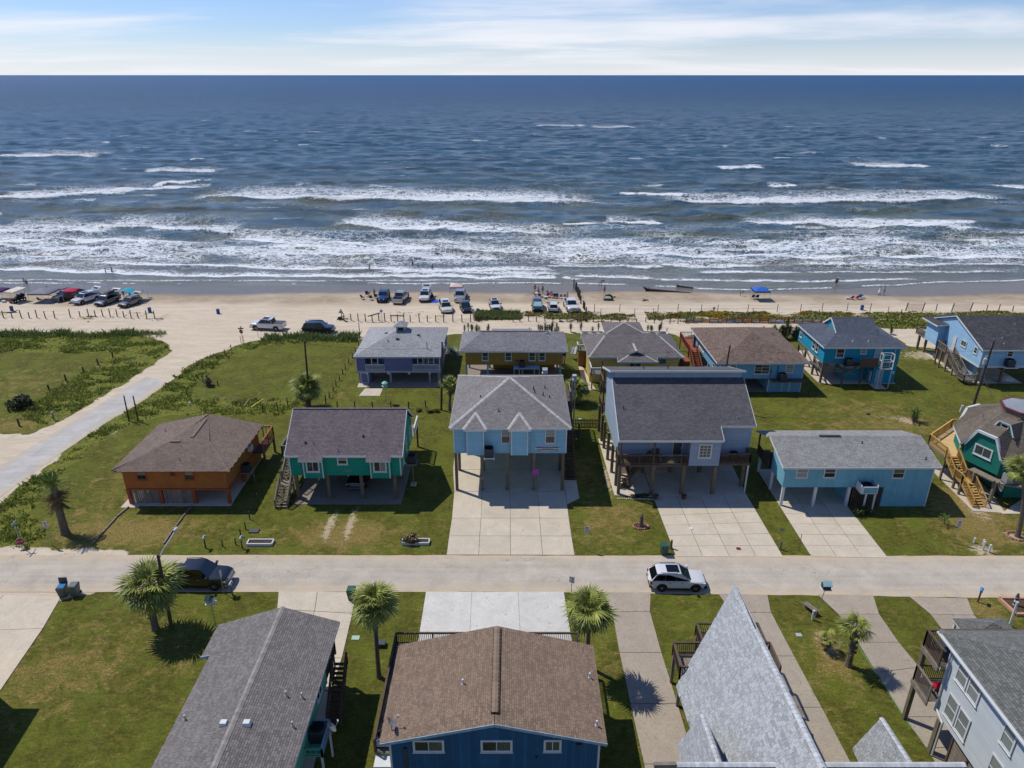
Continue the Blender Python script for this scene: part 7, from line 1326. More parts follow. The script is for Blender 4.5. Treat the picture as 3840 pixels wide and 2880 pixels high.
  sm = MB(); sm.box(ra + r + .1, fa - r - .1, min(sg * (hw_ - .06), sg * (hw_ + .01)), max(sg * (hw_ - .06), sg * (hw_ + .01)), gz - .02, gz + .12); q(sm, 'sill', M_trim)
  for ax in (fa, ra):
   am = MB(); k = 14; ring = []
   for i in range(k + 1): a_ = math.pi * i / k; ring.append((a_, r + .04, r + .12))
   y_ = sg * (hw_ + .004); pts = [(ax + math.cos(a_) * rr, y_, r + math.sin(a_) * rr) for a_, i0, i1 in ring for rr in (i0 * .2, i1)]
   am.add(pts, [(2 * i, 2 * i + 1, 2 * i + 3, 2 * i + 2) for i in range(k)]); q(am, 'wheel_arch', M_trim)
   ty, ri = wheel_meshes(r, .26); w_ = inst('wheel', ty, t, (ax, sg * (hw_ - .105), r), (0, 0, 0 if sg > 0 else math.pi)); w_.name = 'wheel'; rr_ = link(bpy.data.objects.new('rim', ri)); rr_.parent = w_
 mb = MB(); mb.box(hl - .16, hl + .005, -hw_ * .5, hw_ * .5, zh - .52, zh - .22)
 for i in range(3): mb.box(hl, hl + .02, -hw_ * .5, hw_ * .5, zh - .48 + i * .09, zh - .45 + i * .09)
 if kind != 'jeep': q(mb, 'grille', M_chr if kind in ('pickup', 'bigsuv') else M_trim)
 mb = MB(); mb.box(hl - .2, hl + .03, -hw_ * .9, hw_ * .9, gz + .06, gz + .24); q(mb, 'front_bumper', M_trim if kind != 'pickup' else M_chr); mb = MB(); mb.box(-hl - .04, -hl + .2, -hw_ * .9, hw_ * .9, gz + .1, gz + .28); q(mb, 'rear_bumper', M_trim if kind != 'pickup' else M_chr); mb = MB(); mb.box(-hl - .06, -hl - .045 if kind == 'pickup' else -hl + .0, -.26, .26, gz + .32, gz + .46); q(mb, 'number_plate', M_plate)
 if kind == 'pickup':
  wl = MB(); wl.box(-hl + .02, xe, -hw_, -hw_ + .1, gz + .05, zb); wl.box(-hl + .02, xe, hw_ - .1, hw_, gz + .05, zb); wl.box(xe - .12, xe - .002, -hw_ + .1, hw_ - .1, gz + .1, zb); q(wl, 'bed_wall', col); wl = MB(); wl.box(-hl + .02, xe - .12, -hw_ + .1, hw_ - .1, gz + .15, gz + .3); q(wl, 'bed_floor', M_trim); wl = MB(); wl.box(-hl - .03, -hl + .05, -hw_ + .1, hw_ - .1, gz + .3, zb - .01); q(wl, 'tailgate', col)
  if cover: wl = MB(); wl.box(-hl + .05, xe - .02, -hw_ + .08, hw_ - .08, zb + .004, zb + .05); q(wl, 'bed_cover', cover)
 if kind == 'jeep':
  for sg in (-1, 1):
   for ax in (fa, ra): mb = MB(); y0, y1 = sorted((sg * hw_ * .8, sg * hw_)); mb.hexa([(ax - .62, y0, r + .3), (ax + .62, y0, r + .3), (ax + .62, y1, r + .3), (ax - .62, y1, r + .3), (ax - .45, y0, r + .5), (ax + .45, y0, r + .5), (ax + .45, y1, r + .5), (ax - .45, y1, r + .5)]); q(mb, 'fender', M_trim)
  mb = MB()
  for i in range(7): mb.box(hl - .06, hl - .03, -.27 + i * .085, -.23 + i * .085, zh - .42, zh - .1)
  q(mb, 'grille', M_trim)
 if roof_glass: mb = MB(); mb.box(xt - 1.15, xt - .12, -tw * .68, tw * .68, zr + .012, zr + .035); q(mb, 'sunroof', M_glass)
 if hatch: mb = MB(); a = Vector((xr - .02, 0, zr)); d = Vector((-.95, 0, .38)); mb.prism([a + Vector((0, -tw, 0)), a + Vector((0, tw, 0)), a + d + Vector((0, bw * .92, 0)), a + d + Vector((0, -bw * .92, 0))], (0, 0, .06)); hp = q(mb, 'tailgate', col); mb = MB(); mb.prism([a + d * .12 + Vector((0, -tw * .8, .065)), a + d * .12 + Vector((0, tw * .8, .065)), a + d * .6 + Vector((0, tw * .85, .065)), a + d * .6 + Vector((0, -tw * .85, .065))], (0, 0, .01)); q(mb, 'rear_glass', M_glass)
 if box: mb = MB(); mb.hexa([(xr + .3, -.45, zr + .06), (xt - .4, -.45, zr + .06), (xt - .4, .45, zr + .06), (xr + .3, .45, zr + .06), (xr + .4, -.38, zr + .38), (xt - .75, -.38, zr + .34), (xt - .75, .38, zr + .34), (xr + .4, .38, zr + .38)]); q(mb, 'roof_box', box)
 return t
C_w = paint('white_paint', H('c9cacb')); C_bk = paint('black_paint', H('0f1114')); C_nv = paint('navy_paint', H('141a26')); C_sv = paint('silver_paint', H('9a9da1'), .3, .4); C_gy = paint('grey_paint', H('6a6c6e'), .3, .4); C_tn = paint('tan_grey_paint', H('6f685e'), .3, .4); C_bl = paint('blue_paint', H('1b4a94')); C_cr = paint('cream_paint', H('c9c5b8'))
UP = math.pi / 2; DN = -math.pi / 2
vehicle('parked_pickup', 'pickup', C_bk, 'black crew cab pickup parked on the street by the fan palm', 'pickup truck', -26.9, 49.1, -.03, .022, cover=M_trim)
vehicle('parked_suv', 'suv', C_w, 'white crossover with dark sunroof parked on the street', 'SUV', 14.0, 48.85, -.02, .022, roof_glass=True)
vehicle('parked_pickup', 'pickup', C_bk, 'black pickup parked in the shade under the teal house', 'pickup truck', -16.3, 66.4, DN, .035)
vehicle('driving_pickup', 'pickup', C_w, 'white pickup with sunroof and grey bed cover driving left on the sand road', 'pickup truck', -41.7, 115.4, math.pi - .12, roof_glass=True, cover=M_gy if 'M_gy' in globals() else M_dk)
vehicle('driving_suv', 'bigsuv', C_nv, 'large black SUV driving right on the sand road', 'SUV', -32.6, 113.7, .03)
vehicle('beach_pickup', 'pickup', C_nv, 'dark pickup parked beside the grey canopy on the beach', 'pickup truck', -86.2, 133.6, DN - .42)
vehicle('beach_suv', 'bigsuv', C_w, 'white and blue SUV with raised tailgate next to the red canopy', 'SUV', -81.6, 131.4, DN - .38, hatch=True, roof_glass=True)
vehicle('beach_minivan', 'van', C_gy, 'grey minivan with roof box and open tailgate on the left beach', 'minivan', -77.0, 130.4, DN - .22, hatch=True, box=M_trim)
vehicle('beach_suv', 'cross', C_tn, 'brownish grey crossover before the turquoise shade', 'SUV', -72.1, 129.2, DN - .30, hatch=True)
vehicle('beach_jeep', 'jeep', C_bl, 'blue open-fendered jeep facing the houses on the beach', 'jeep', -24.8, 132.6, DN - .03, dark_roof=C_nv)
vehicle('beach_pickup', 'pickup', C_sv, 'silver pickup backed towards the houses with an open bed', 'pickup truck', -21.4, 132.2, UP - .12)
vehicle('beach_suv', 'bigsuv', C_w, 'white SUV with raised tailgate left of the blue beach mat', 'SUV', -16.8, 133.3, DN, hatch=True, roof_glass=True)
vehicle('beach_pickup', 'pickup', C_sv, 'silver pickup in front of the pinkish canopy', 'pickup truck', -10.0, 133.2, DN - .0)
vehicle('beach_suv', 'bigsuv', C_cr, 'cream white large SUV angled near the driftwood rail posts', 'SUV', -12.2, 125.4, DN + .22, roof_glass=True)
vehicle('beach_suv', 'cross', C_bk, 'black hatchback parked beside the cream SUV', 'car', -8.5, 125.4, DN + .2)
vehicle('beach_suv', 'cross', C_w, 'white crossover with sunroof alone in the middle of the beach', 'SUV', -3.2, 127.2, DN + .15, roof_glass=True)
vehicle('beach_minivan', 'van', C_nv, 'dark navy minivan with a pale windscreen sunshade', 'minivan', 4.7, 126.6, DN, shade=True)
vehicle('beach_suv', 'cross', C_w, 'white hatchback showing its red tail lamps to the houses', 'car', 7.6, 126.1, UP)
vehicle('beach_pickup', 'pickup', C_w, 'white pickup with a person in its bed beside the row of tall posts', 'pickup truck', 10.9, 126.8, DN + .1)

# ================================================================== POSTS, FENCES, POLES, SIGNS
M_pw = mat('weathered_post', H('54473b'), .92, .2, 3, .3, 20, objvar=.15); M_rope = mat('rope', H('9d8b62'), .95, .1); M_wood_pole = mat('utility_pole_wood', H('4a4037'), .92, .2, 2, .3, 14, stretch=(1, 1, .15)); M_sign_b = mat('sign_metal', H('a6a9ac'), .45, .08); M_sign_w = mat('sign_white', H('b9b8bd'), .5, .05); M_ink = mat('sign_ink', H('2c2f4a'), .6); M_stop = mat('stop_red', H('8c1f26'), .5, .05); M_green = mat('street_sign_green', H('1f5a44'), .5, .05); M_bbar = mat('barrel_blue', H('1d4a86'), .45, .08); M_orange = mat('orange_marker', H('b4552a'), .7)
def post_mesh(r, h, n=7, m=None):
 mb = MB(); mb.cyl((0, 0, -.25), (0, 0, h), r, r * .95, n); return mb.mesh('post', m or M_pw)
ORD = 'first second third fourth fifth sixth seventh eighth ninth tenth eleventh twelfth thirteenth fourteenth fifteenth sixteenth seventeenth eighteenth nineteenth twentieth'.split()
def post_row(name, pts, r, h, label, group, m=None, hv=.12, cat='post', tilt=.03):
 me = [post_mesh(r, h * k, 7, m) for k in (1 - hv, 1, 1 + hv)]
 for i, (x, y) in enumerate(pts):
  o = link(bpy.data.objects.new(name, R.choice(me))); o.location = (x, y, hz1(x, y)); o.rotation_euler = (R.uniform(-tilt, tilt), R.uniform(-tilt, tilt), R.uniform(0, 6)); tag(o, ORD[i] + ' ' + label, cat, group)
LPT = [(-90.8, 121.2), (-89.2, 121.1), (-87.5, 121.0), (-86.0, 120.9), (-84.7, 121.0), (-83.0, 120.7), (-81.4, 120.8), (-78.8, 121.1), (-77.1, 121.2), (-75.6, 121.3), (-74.4, 121.3), (-73.0, 121.2), (-71.7, 121.2), (-70.5, 121.3), (-69.1, 120.9), (-67.8, 120.8), (-66.5, 120.7), (-64.9, 120.5), (-63.4, 120.4)]
post_row('beach_post', LPT, .09, 1.35, 'weathered post from the left in the line beside the left sand road', 'posts along the left beach')
MPT = [(-29.6, 119.4), (-28.4, 119.6), (-27.1, 119.4), (-25.8, 119.3), (-24.6, 119.2), (-23.5, 119.6), (-22.4, 119.4), (-21.3, 119.4), (-20.1, 119.2), (-19.0, 119.1), (-17.9, 119.1), (-16.3, 119.1), (-14.9, 119.1), (-13.4, 119.1), (-12.0, 119.0), (-10.4, 119.1), (-8.8, 119.0), (-7.3, 119.1), (-5.9, 119.4)]
post_row('beach_post', MPT, .09, 1.4, 'weathered post from the left in the line behind the purple house', 'posts along the middle beach')
post_row('tall_beach_post', [(12.7, 141.5), (12.9, 140.0), (13.0, 138.7), (13.0, 136.7), (13.0, 135.3), (13.05, 134.1), (13.1, 132.8), (13.1, 130.2), (13.3, 127.0), (13.4, 125.9), (13.3, 122.5)], .13, 1.75, 'tall dark post, counted from the water, in the row down the beach', 'tall posts running into the water', M_wood_pole)
post_row('field_post', [(-61.5, 102.1), (-62.1, 99.0), (-62.7, 96.1), (-63.4, 92.9), (-64.0, 89.8), (-64.6, 86.4), (-61.1, 78.8), (-65.0, 82.8)], .12, .9, 'short brown post, counted from the sea side, round the mown field', 'posts round the mown field')
post_row('yard_stake', [(-26.7, 54.2), (-25.6, 54.5), (-25.6, 55.8), (-25.5, 56.9), (-25.7, 58.6), (-25.9, 60.3), (-26.0, 61.8), (-26.0, 63.4)], .06, .85, 'thin stake, counted from the street, between the orange and teal houses', 'stakes between the orange and teal houses')
for lab, x, y, h_, r in (('short wooden post at the left edge of the wide concrete drive by the street', 14.62, 53.9, .95, .1), ('short wooden post at the right edge of the wide concrete drive by the street', 24.62, 53.8, .95, .1), ('leaning thin rod beside the aqua house driveway', 26.2, 53.5, 1.9, .03), ('wooden post rising beside the brick flower bed near the white house', 39.3, 43.9, 2.4, .09), ('white pipe stub on the lawn by the half-dead palm', 24.0, 44.6, .95, .09), ('thin dark post behind the purple house at the sand road', -25.3, 111.6, 2.4, .06), ('thin pale rod at the grass edge behind the driving pickup', -42.0, 111.0, 1.8, .04), ('dark slim post right of the yellow house at the sand road', 26.0, 113.0, 1.0, .07)):
 mb = MB(); mb.cyl((x, y, -.2), (x, y, h_), r, r, 7); solo(mb, 'post', M_white if 'white' in lab or 'pale' in lab else M_post, lab, 'post', (x, y, 0))

def rope_fence(name, pts, label, h=.9, r=.08, rope=True, sag=.18, cat='fence', n=2, m=None, rr=.022, rm=None):
 x0, y0 = pts[0]; t = thing(name, label, cat, (x0, y0, hz1(x0, y0))); me = post_mesh(r, h, 7, m); T = []
 for x, y in pts: z = hz1(x, y); inst('fence_post', me, t, (x, y, z), (R.uniform(-.04, .04), R.uniform(-.04, .04), 0)); T.append(Vector((x, y, z)))
 if rope:
  for k in range(n):
   hh = h * (.9 - k * .4)
   for a, b in zip(T[:-1], T[1:]):
    P = [a + (b - a) * (i / 5) + Z * (hh - sag * 4 * (i / 5) * (1 - i / 5)) for i in range(6)]; mb = MB(); mb.tube(P, rr, 5); part(mb, 'rope', rm or M_rope, t)
 return t
rope_fence('rope_fence', [(0.2, 119.1), (1.4, 119.2), (2.9, 119.4), (4.3, 119.2), (5.8, 119.2), (7.2, 119.2), (8.4, 119.2), (9.7, 119.2), (11.5, 119.1), (13.0, 119.1), (14.3, 119.0), (15.8, 119.0), (17.4, 119.0), (18.9, 118.8), (20.3, 118.4), (21.8, 118.4)], 'post and rope fence before the dune left of the beach path', n=1)
rope_fence('rope_fence', [(23.5, 119.0), (24.9, 118.4), (26.2, 118.3), (27.6, 118.2), (29.0, 118.2), (30.4, 118.5)], 'short post and rope fence right of the beach path', n=1)
rope_fence('rope_fence', [(-44.5, 105.5), (-44.7, 103.4), (-45.0, 101.1), (-45.4, 99.3), (-45.9, 97.6), (-46.4, 96.2), (-45.0, 93.7), (-43.6, 92.2), (-41.1, 91.1)], 'sagging rope fence along the side street edge of the empty lot', .8, n=1, sag=.25)
rope_fence('rope_fence', [(-25.4, 111.0), (-24.6, 107.2), (-24.5, 104.0), (-24.5, 101.7), (-24.6, 99.5), (-24.6, 97.2), (-24.6, 95.3), (-24.6, 93.2), (-24.6, 91.1), (-24.6, 89.4), (-24.6, 87.1), (-24.6, 85.2)], 'rope fence running from the sand road along the left of the purple house', .95, n=1, sag=.25)
rope_fence('rope_fence', [(-22.8, 83.9), (-20.5, 83.9), (-18.2, 83.9), (-15.8, 83.9), (-13.5, 83.9), (-11.3, 84.2)], 'rope fence behind the teal house roof', 1.0, n=1, sag=.28)
rope_fence('wire_fence', [(-43.8, 87.3), (-32.1, 82.6), (-30.3, 83.0), (-29.4, 84.4), (-24.6, 85.2)], 'old wire fence among weeds behind the orange house', 1.3, .07, n=1, sag=.1, rr=.012, rm=M_metal)
rope_fence('wire_fence', [(15.1, 124.6), (19.7, 124.8), (26.7, 124.6), (30.4, 124.8), (34.6, 124.6), (37.6, 124.6), (43.1, 124.6), (48.5, 124.6), (52.8, 124.6), (57.1, 125.5), (61.7, 125.5), (65.9, 125.4)], 'long fence of thin posts and wire on the beach side of the dune', 1.45, .06, n=2, sag=.05, rr=.012, rm=M_metal)
rope_fence('wire_fence', [(16.0, 122.6), (22.2, 122.9), (25.5, 122.8), (32.0, 122.5), (43.5, 122.8), (55, 122), (68.2, 123.5)], 'sparse wire fence through the middle of the dune plants', 1.2, .055, n=1, sag=.05, rr=.012, rm=M_metal)
PP = [(30.5, 118.6), (31.8, 118.6), (33.3, 118.8), (34.6, 118.6), (36.1, 118.6), (37.6, 118.6), (39.0, 118.6), (40.4, 118.6), (42.0, 118.6), (43.4, 118.6), (44.8, 118.4), (46.1, 118.3), (47.7, 118.4), (49.3, 118.4), (50.8, 118.3), (52.4, 118.3), (54, 118.2), (55.6, 118.2)]
t = rope_fence('plank_fence', PP, 'low plank fence of mismatched orange and blue boards before the dune', .95, .09, rope=False); PCOL = [mat('plank_tan', H('b08a5a'), .85, .2, objvar=.2), mat('plank_orange', H('b4763f'), .85, .2, objvar=.2), mat('plank_bluegrey', H('7f93a8'), .85, .15, objvar=.2), mat('plank_brown', H('7a5a3c'), .9, .2, objvar=.2)]
for a, b in zip(PP[:-1], PP[1:]):
 for k in range(3): mb = MB(); za, zb_ = hz1(*a), hz1(*b); mb.beam((a[0] + .1, a[1] + .06, za + .12 + k * .24 + R.uniform(-.03, .03)), (b[0] - .1, b[1] + .06, zb_ + .12 + k * .24 + R.uniform(-.03, .03)), .05, .2); part(mb, 'plank', R.choice(PCOL), t)
for (a, b), w_ in ((((72.5, 125.5), (75.6, 125.5)), 'left'), (((80.6, 124.9), (84.4, 125.5)), 'right')):
 t = thing('net_fence', '%s panel of sand netting strung between two posts at the right dune' % w_, 'fence', (*a, hz1(*a))); me = post_mesh(.09, 1.6)
 for p in (a, b): inst('fence_post', me, t, (*p, hz1(*p)), (0, .12, 0))
 mb = MB(); A_, B_ = Vector((*a, hz1(*a))), Vector((*b, hz1(*b)))
 for i in range(9): mb.beam(A_ + Z * (.15 + i * .14), B_ + Z * (.15 + i * .14), .015, .02)
 for i in range(24): p = A_ + (B_ - A_) * (i / 23); mb.beam(p + Z * .12, p + Z * 1.3, .015, .02, side=(1, 0, 0))
 part(mb, 'netting', mat('net_tan', H('8c6f55'), .9), t)
post_row('dune_post', [(78.1, 125.5), (87.4, 125.5), (89.5, 125.3), (92, 125.2), (70.1, 122.5), (66, 119.3), (63.5, 119.0), (60.5, 118.6), (58, 118.3)], .08, 1.2, 'weathered post among the weeds of the dune at the far right', 'posts among the right dune weeds')
t = thing('picket_fence', 'dark slatted fence between the light blue and grey-blue houses', 'fence', (7.4, 78.6, 0)); x = 7.4
for yy_ in (.35, .8): mb = MB(); mb.box(7.3, 10.6, 78.62, 78.66, yy_, yy_ + .08); part(mb, 'fence_rail', M_dark_wood, t)
while x < 10.6: mb = MB(); mb.box(x, x + .11, 78.58, 78.61, .02, 1.05 + R.uniform(-.03, .03)); part(mb, 'picket', M_dark_wood, t); x += .19
mb = MB(); mb.beam((-25.3, 119.15, 1.05), (-23.2, 119.5, 1.55), .16, .16); solo(mb, 'driftwood_rail', M_pw, 'tilted driftwood log across two post tops behind the purple house', 'log', (-25, 119.2, 1.0)); mb = MB(); mb.tube([(-21.4, 119.25, 1.15), (-20, 119.05, 1.2), (-18.9, 119.0, 1.15)], .09, 7); solo(mb, 'driftwood_rail', M_pw, 'level driftwood log across three post tops behind the purple house', 'log', (-21, 119.2, 1.1))

def pole(label, x, y, h_, r=.15, lean=(0, 0), parts=(), name='utility_pole'):
 t = thing(name, label, 'pole', (x, y, 0)); mb = MB(); top = Vector((x + lean[0], y + lean[1], h_)); mb.cyl((x, y, -.3), top, r, r * .72, 9); part(mb, 'pole', M_wood_pole, t); return t, top
pole('bare dark utility pole rising behind the bushy palm in the empty lot', -26.5, 84.35, 9.2, .15, (.35, 0))
t, tp = pole('utility pole with insulators at the right corner of the purple house', -9.2, 83.33, 9.4, .15, (.5, 0)); mb = MB(); mb.cyl(tp + Vector((.25, 0, -.9)), tp + Vector((.25, 0, -.3)), .09, .09, 8); mb.beam(tp + Vector((-.25, 0, -.7)), tp + Vector((.5, 0, -.7)), .08, .08); part(mb, 'insulator', M_white, t)
t, tp = pole('twin steel pole with a double lamp right of the light blue roof', 7.25, 76.0, 7.95, .09); [bpy.data.objects.remove(c) for c in list(t.children)]
for dx in (-.16, .16): mb = MB(); mb.cyl((7.2 + dx, 76, 0), (7.2 + dx, 76, 7.9), .09, .08, 9); part(mb, 'steel_post', M_metal, t)
for z, y in ((8.0, 75.75), (7.55, 75.6)): mb = MB(); mb.box(7.0, 7.45, y - .25, y + .3, z - .1, z + .12); part(mb, 'lamp_head', M_sign_b, t)
mb = MB(); mb.box(6.6, 7.1, 75.95, 76.05, 5.2, 5.27); part(mb, 'bracket', M_metal, t)
t, tp = pole('dark pole seen against the brown roof of the steel blue house', 27.1, 84.0, 8.7, .14, (.35, 0)); mb = MB(); mb.cyl(tp, tp + Z * .35, .05, .04, 6); part(mb, 'pole_cap', M_metal, t)
t, tp = pole('leaning utility pole with transformer before the powder blue house', 58.9, 82.2, 10.0, .17, (.3, 0))
mb = MB(); c = tp + Vector((-.45, -.1, -3.1)); mb.cyl(c, c + Z * .75, .24, .24, 12); mb.cyl(c + Z * .75, c + Z * .85, .2, .1, 12); part(mb, 'transformer', M_sign_b, t)
for dx in (-.1, .1): mb = MB(); mb.cyl(c + Vector((dx, 0, .8)), c + Vector((dx, 0, 1.15)), .04, .05, 6); part(mb, 'bushing', M_white, t)
mb = MB(); mb.cyl(tp + Vector((-.15, 0, -1.0)), tp + Vector((-.05, 0, .25)), .05, .05, 6); mb.cyl(tp + Vector((-.3, 0, -1.4)), tp + Vector((-.1, 0, -1.3)), .05, .05, 6); part(mb, 'conduit', M_metal, t); mb = MB(); mb.cyl(tp - Z * 4.9, (62.6, 82.0, 0), .03, .03, 5); part(mb, 'guy_wire', M_metal, t)
for i, (x, y) in enumerate(((-48.2, 80.2), (-47.0, 80.1))): pole('tall plain post beside the side street, the %s one of a pair' % ('left', 'right')[i], x, y, 3.5, .1, (.1, 0), name='roadside_pole')
t, tp = pole('street lamp pole behind the stout fan palm, lamp arm over the street', -26.75, 43.55, 7.1, .15, (.3, .05), name='street_lamp'); mb = MB(); L1 = Vector((-25.95, 45.6, 7.75)); mb.tube([tp - Z * .35, tp + Vector((.2, .7, .15)), tp + Vector((.42, 1.4, .45)), L1], .045, 7); part(mb, 'lamp_arm', M_sign_b, t)
mb = MB(); d = (L1 - tp - Vector((.2, .7, .15))).normalized(); mb.lathe([(.05, -.1), (.17, 0), (.15, .09), (.05, .14)], L1 + d * .2, 12, 0, 1, 1.7); part(mb, 'lamp_head', M_sign_b, t, smooth=True)
def wire(a, b, sag, lab):
 a, b = Vector(a), Vector(b); mb = MB(); mb.tube([a + (b - a) * (i / 14) - Z * (sag * 4 * (i / 14) * (1 - i / 14)) for i in range(15)], .012, 4); solo(mb, 'power_line', M_black, lab, 'cable', a)
wire((-8.7, 83.3, 8.7), (27.4, 84, 8.4), .9, 'thin cable strung from the purple house pole to the dark pole on the right'); wire((27.4, 84, 8.3), (59.2, 82.2, 8.9), .9, 'thin cable strung from the dark pole to the transformer pole on the right'); wire((-26.15, 84.3, 8.9), (-8.7, 83.3, 8.7), .5, 'thin cable between the empty lot pole and the pole by the purple house'); wire((-8.9, 83.3, 6.0), (-21, 92, 1.9), .3, 'slack service cable dropping to the purple house'); wire((58.9, 82.2, 5.2), (54, 92, 3.0), .5, 'slack service cable dropping to the turquoise house')

def plate(mb, c, w, h_, n=(0, -1, 0), th=.012):
 n = Vector(n).normalized(); u = Z.cross(n).normalized(); c = Vector(c); mb.beam(c - u * w / 2, c + u * w / 2, th, h_, 0, 0, n)
def road_sign(label, x, y, h_, w=.45, hh=.3, lines=2, n=(0, -1, 0), arrow=True):
 z = hz1(x, y); t = thing('road_sign', label, 'sign', (x, y, z)); mb = MB(); mb.cyl((x, y, z - .2), (x, y, z + h_), .03, .03, 6); part(mb, 'sign_post', M_metal, t)
 nv = Vector(n).normalized()
 for i in range(lines):
  c = Vector((x, y, z + h_ - hh / 2 - i * (hh + .02))) + nv * .045; mb = MB(); plate(mb, c, w, hh, n); pa = part(mb, 'sign_panel', M_sign_w, t); mb = MB(); u = Z.cross(nv)
  if i == 0: mb.lathe([(.07, -.003), (.07, .003)], (0, 0, 0), 12); mb.v = [tuple(c + nv * (.008 + .3 * vz) + u * vx + Z * (vy + .03)) for vx, vy, vz in mb.v]; mb.beam(c + nv * .009 - u * .16 - Z * .1, c + nv * .009 + u * .16 - Z * .1, .004, .035, 0, 0, nv)
  else: mb.beam(c + nv * .009 - u * .13 + Z * .05, c + nv * .009 + u * .13 + Z * .05, .004, .04, 0, 0, nv); mb.beam(c + nv * .009 - u * .1 - Z * .09, c + nv * .009 + u * .1 - Z * .09, .004, .03, 0, 0, nv)
  part(mb, 'print', M_ink, pa)
 return t
road_sign('two-panel street sign between the date palm and the side street', -42.6, 54.4, 2.65); road_sign('two-panel street sign on the lawn right of the light blue house drive', 6.76, 53.7, 2.6); road_sign('two-panel street sign right of the long blue house drive', 41.1, 54.8, 2.5)
road_sign('two-panel sign at the street beside the front of the black pickup', -24.2, 47.75, 2.3, n=(1, .15, 0)); road_sign('weathered sign and post at the corner of the pale concrete pad', 4.95, 47.5, 1.9, n=(.4, 1, 0)); road_sign('single small sign on the post line behind the purple house', -23.0, 119.8, 2.0, .5, .5, 1); road_sign('single small sign beside the blue barrel and the reeds', -6.9, 119.9, 2.0, .5, .5, 1); road_sign('single small sign before the white pickup at the dune', 10.3, 119.3, 2.3, .45, .55, 1); road_sign('single small sign among the yellow dune weeds', 35.6, 120.2, 2.2, .45, .5, 1)
def stop_sign(label, x, y, h_, zc, n, street=True, rods=0):
 z = hz1(x, y); t = thing('stop_sign', label, 'sign', (x, y, z)); mb = MB(); mb.cyl((x, y, z - .2), (x, y, z + h_), .035, .035, 6); part(mb, 'sign_post', M_metal, t); nv = Vector(n).normalized(); u = Z.cross(nv).normalized(); c = Vector((x, y, z + zc)) + nv * .05
 for rr, off, m, nm in ((.38, 0, M_sign_w, 'border'), (.35, .008, M_stop, 'panel')): mb = MB(); mb.prism([c + nv * off + u * rr * math.cos(math.pi / 8 + i * math.pi / 4) + Z * rr * math.sin(math.pi / 8 + i * math.pi / 4) for i in range(8)], -nv * .012); part(mb, nm, m, t)
 lettering('STOP', .24, M_sign_w, t, c + nv * .012, u, nv)
 if street:
  for k, (a, zz_) in enumerate(((.15, h_ - .1), (1.7, h_ + .12))): d = Vector((math.cos(a), math.sin(a), 0)); mb = MB(); mb.beam(Vector((x, y, z + zz_)) - d * .42, Vector((x, y, z + zz_)) + d * .42, .03, .2); part(mb, 'street_name_panel', M_green if k == rods % 2 or rods else M_sign_b, t)
 return t
stop_sign('stop sign low on its post with pale street name plates at the lower left corner', -45.1, 54.0, 2.6, .75, (.5, -1, 0)); stop_sign('stop sign with green street name plates at the sand road junction', -43.7, 108.6, 2.55, 1.95, (-.3, -1, 0), True, 2)
for i, (x, y) in enumerate(((-43.9, 108.4), (-43.5, 108.5))): mb = MB(); mb.cyl((x, y, -.2), (x - .05, y, 1.25), .045, .045, 6); solo(mb, 'marker_stake', M_orange, 'orange stake under the stop sign at the junction, the %s one' % ('left', 'right')[i], 'stake', (x, y, 0))
t = thing('triangular_sign', 'wooden triangular sign on a post at the start of the middle post line', 'sign', (-30.1, 119.9, 0)); mb = MB(); mb.cyl((-30.1, 119.9, -.2), (-30.1, 119.9, 1.6), .07, .07, 7); part(mb, 'sign_post', M_pw, t); mb = MB(); mb.prism([(-30.6, 119.82, 1.45), (-29.75, 119.82, 1.3), (-30.15, 119.82, 2.15)], (0, .05, 0)); part(mb, 'panel', mat('pale_board_blue', H('94a6b2'), .7), t); mb = MB(); mb.beam((-30.15, 119.8, 2.18), (-29.7, 119.8, 1.28), .12, .1); part(mb, 'roof_board', M_grey_wood, t)

def mailbox(label, x, y, h_=1.05, m=None, pm=None, az=0.):
 t = thing('mailbox', label, 'mailbox', (x, y, 0)); mb = MB(); mb.box(x - .05, x + .05, y - .05, y + .05, -.1, h_); part(mb, 'mailbox_post', pm or M_dark_wood, t); d = Vector((math.sin(az), math.cos(az), 0)); s_ = Vector((d.y, -d.x, 0)); c = Vector((x, y, h_)); mb = MB(); prof = [(-.1, 0), (.1, 0), (.1, .12)] + [(.1 * math.cos(a), .12 + .1 * math.sin(a)) for a in np.linspace(.4, 2.74, 6)] + [(-.1, .12)]
 mb.prism([c - d * .26 + s_ * a + Z * b for a, b in prof], d * .52); part(mb, 'box', m or M_sign_b, t, smooth=False); mb = MB(); mb.beam(c + s_ * .11 + Z * .1, c + s_ * .11 + Z * .3, .015, .06, side=(0, 1, 0)); part(mb, 'flag', M_stop, t); return t
mailbox('grey mailbox on a dark post before the orange house', -28.2, 54.0); mailbox('grey mailbox at the left end of the empty planter frame', -24.8, 53.95); mailbox('grey mailbox beside the side street by the mown field', -57.8, 80.5, .95); mailbox('silver mailbox on a leaning post before the black pickup', -23.4, 47.55, 1.1, M_sign_b, M_grey_wood); mailbox('blue fish-shaped mailbox on a dark post at the right by the street', 38.5, 46.7, 1.15, mat('fish_blue', H('3f86b8'), .4, .2, 8), None, .6)
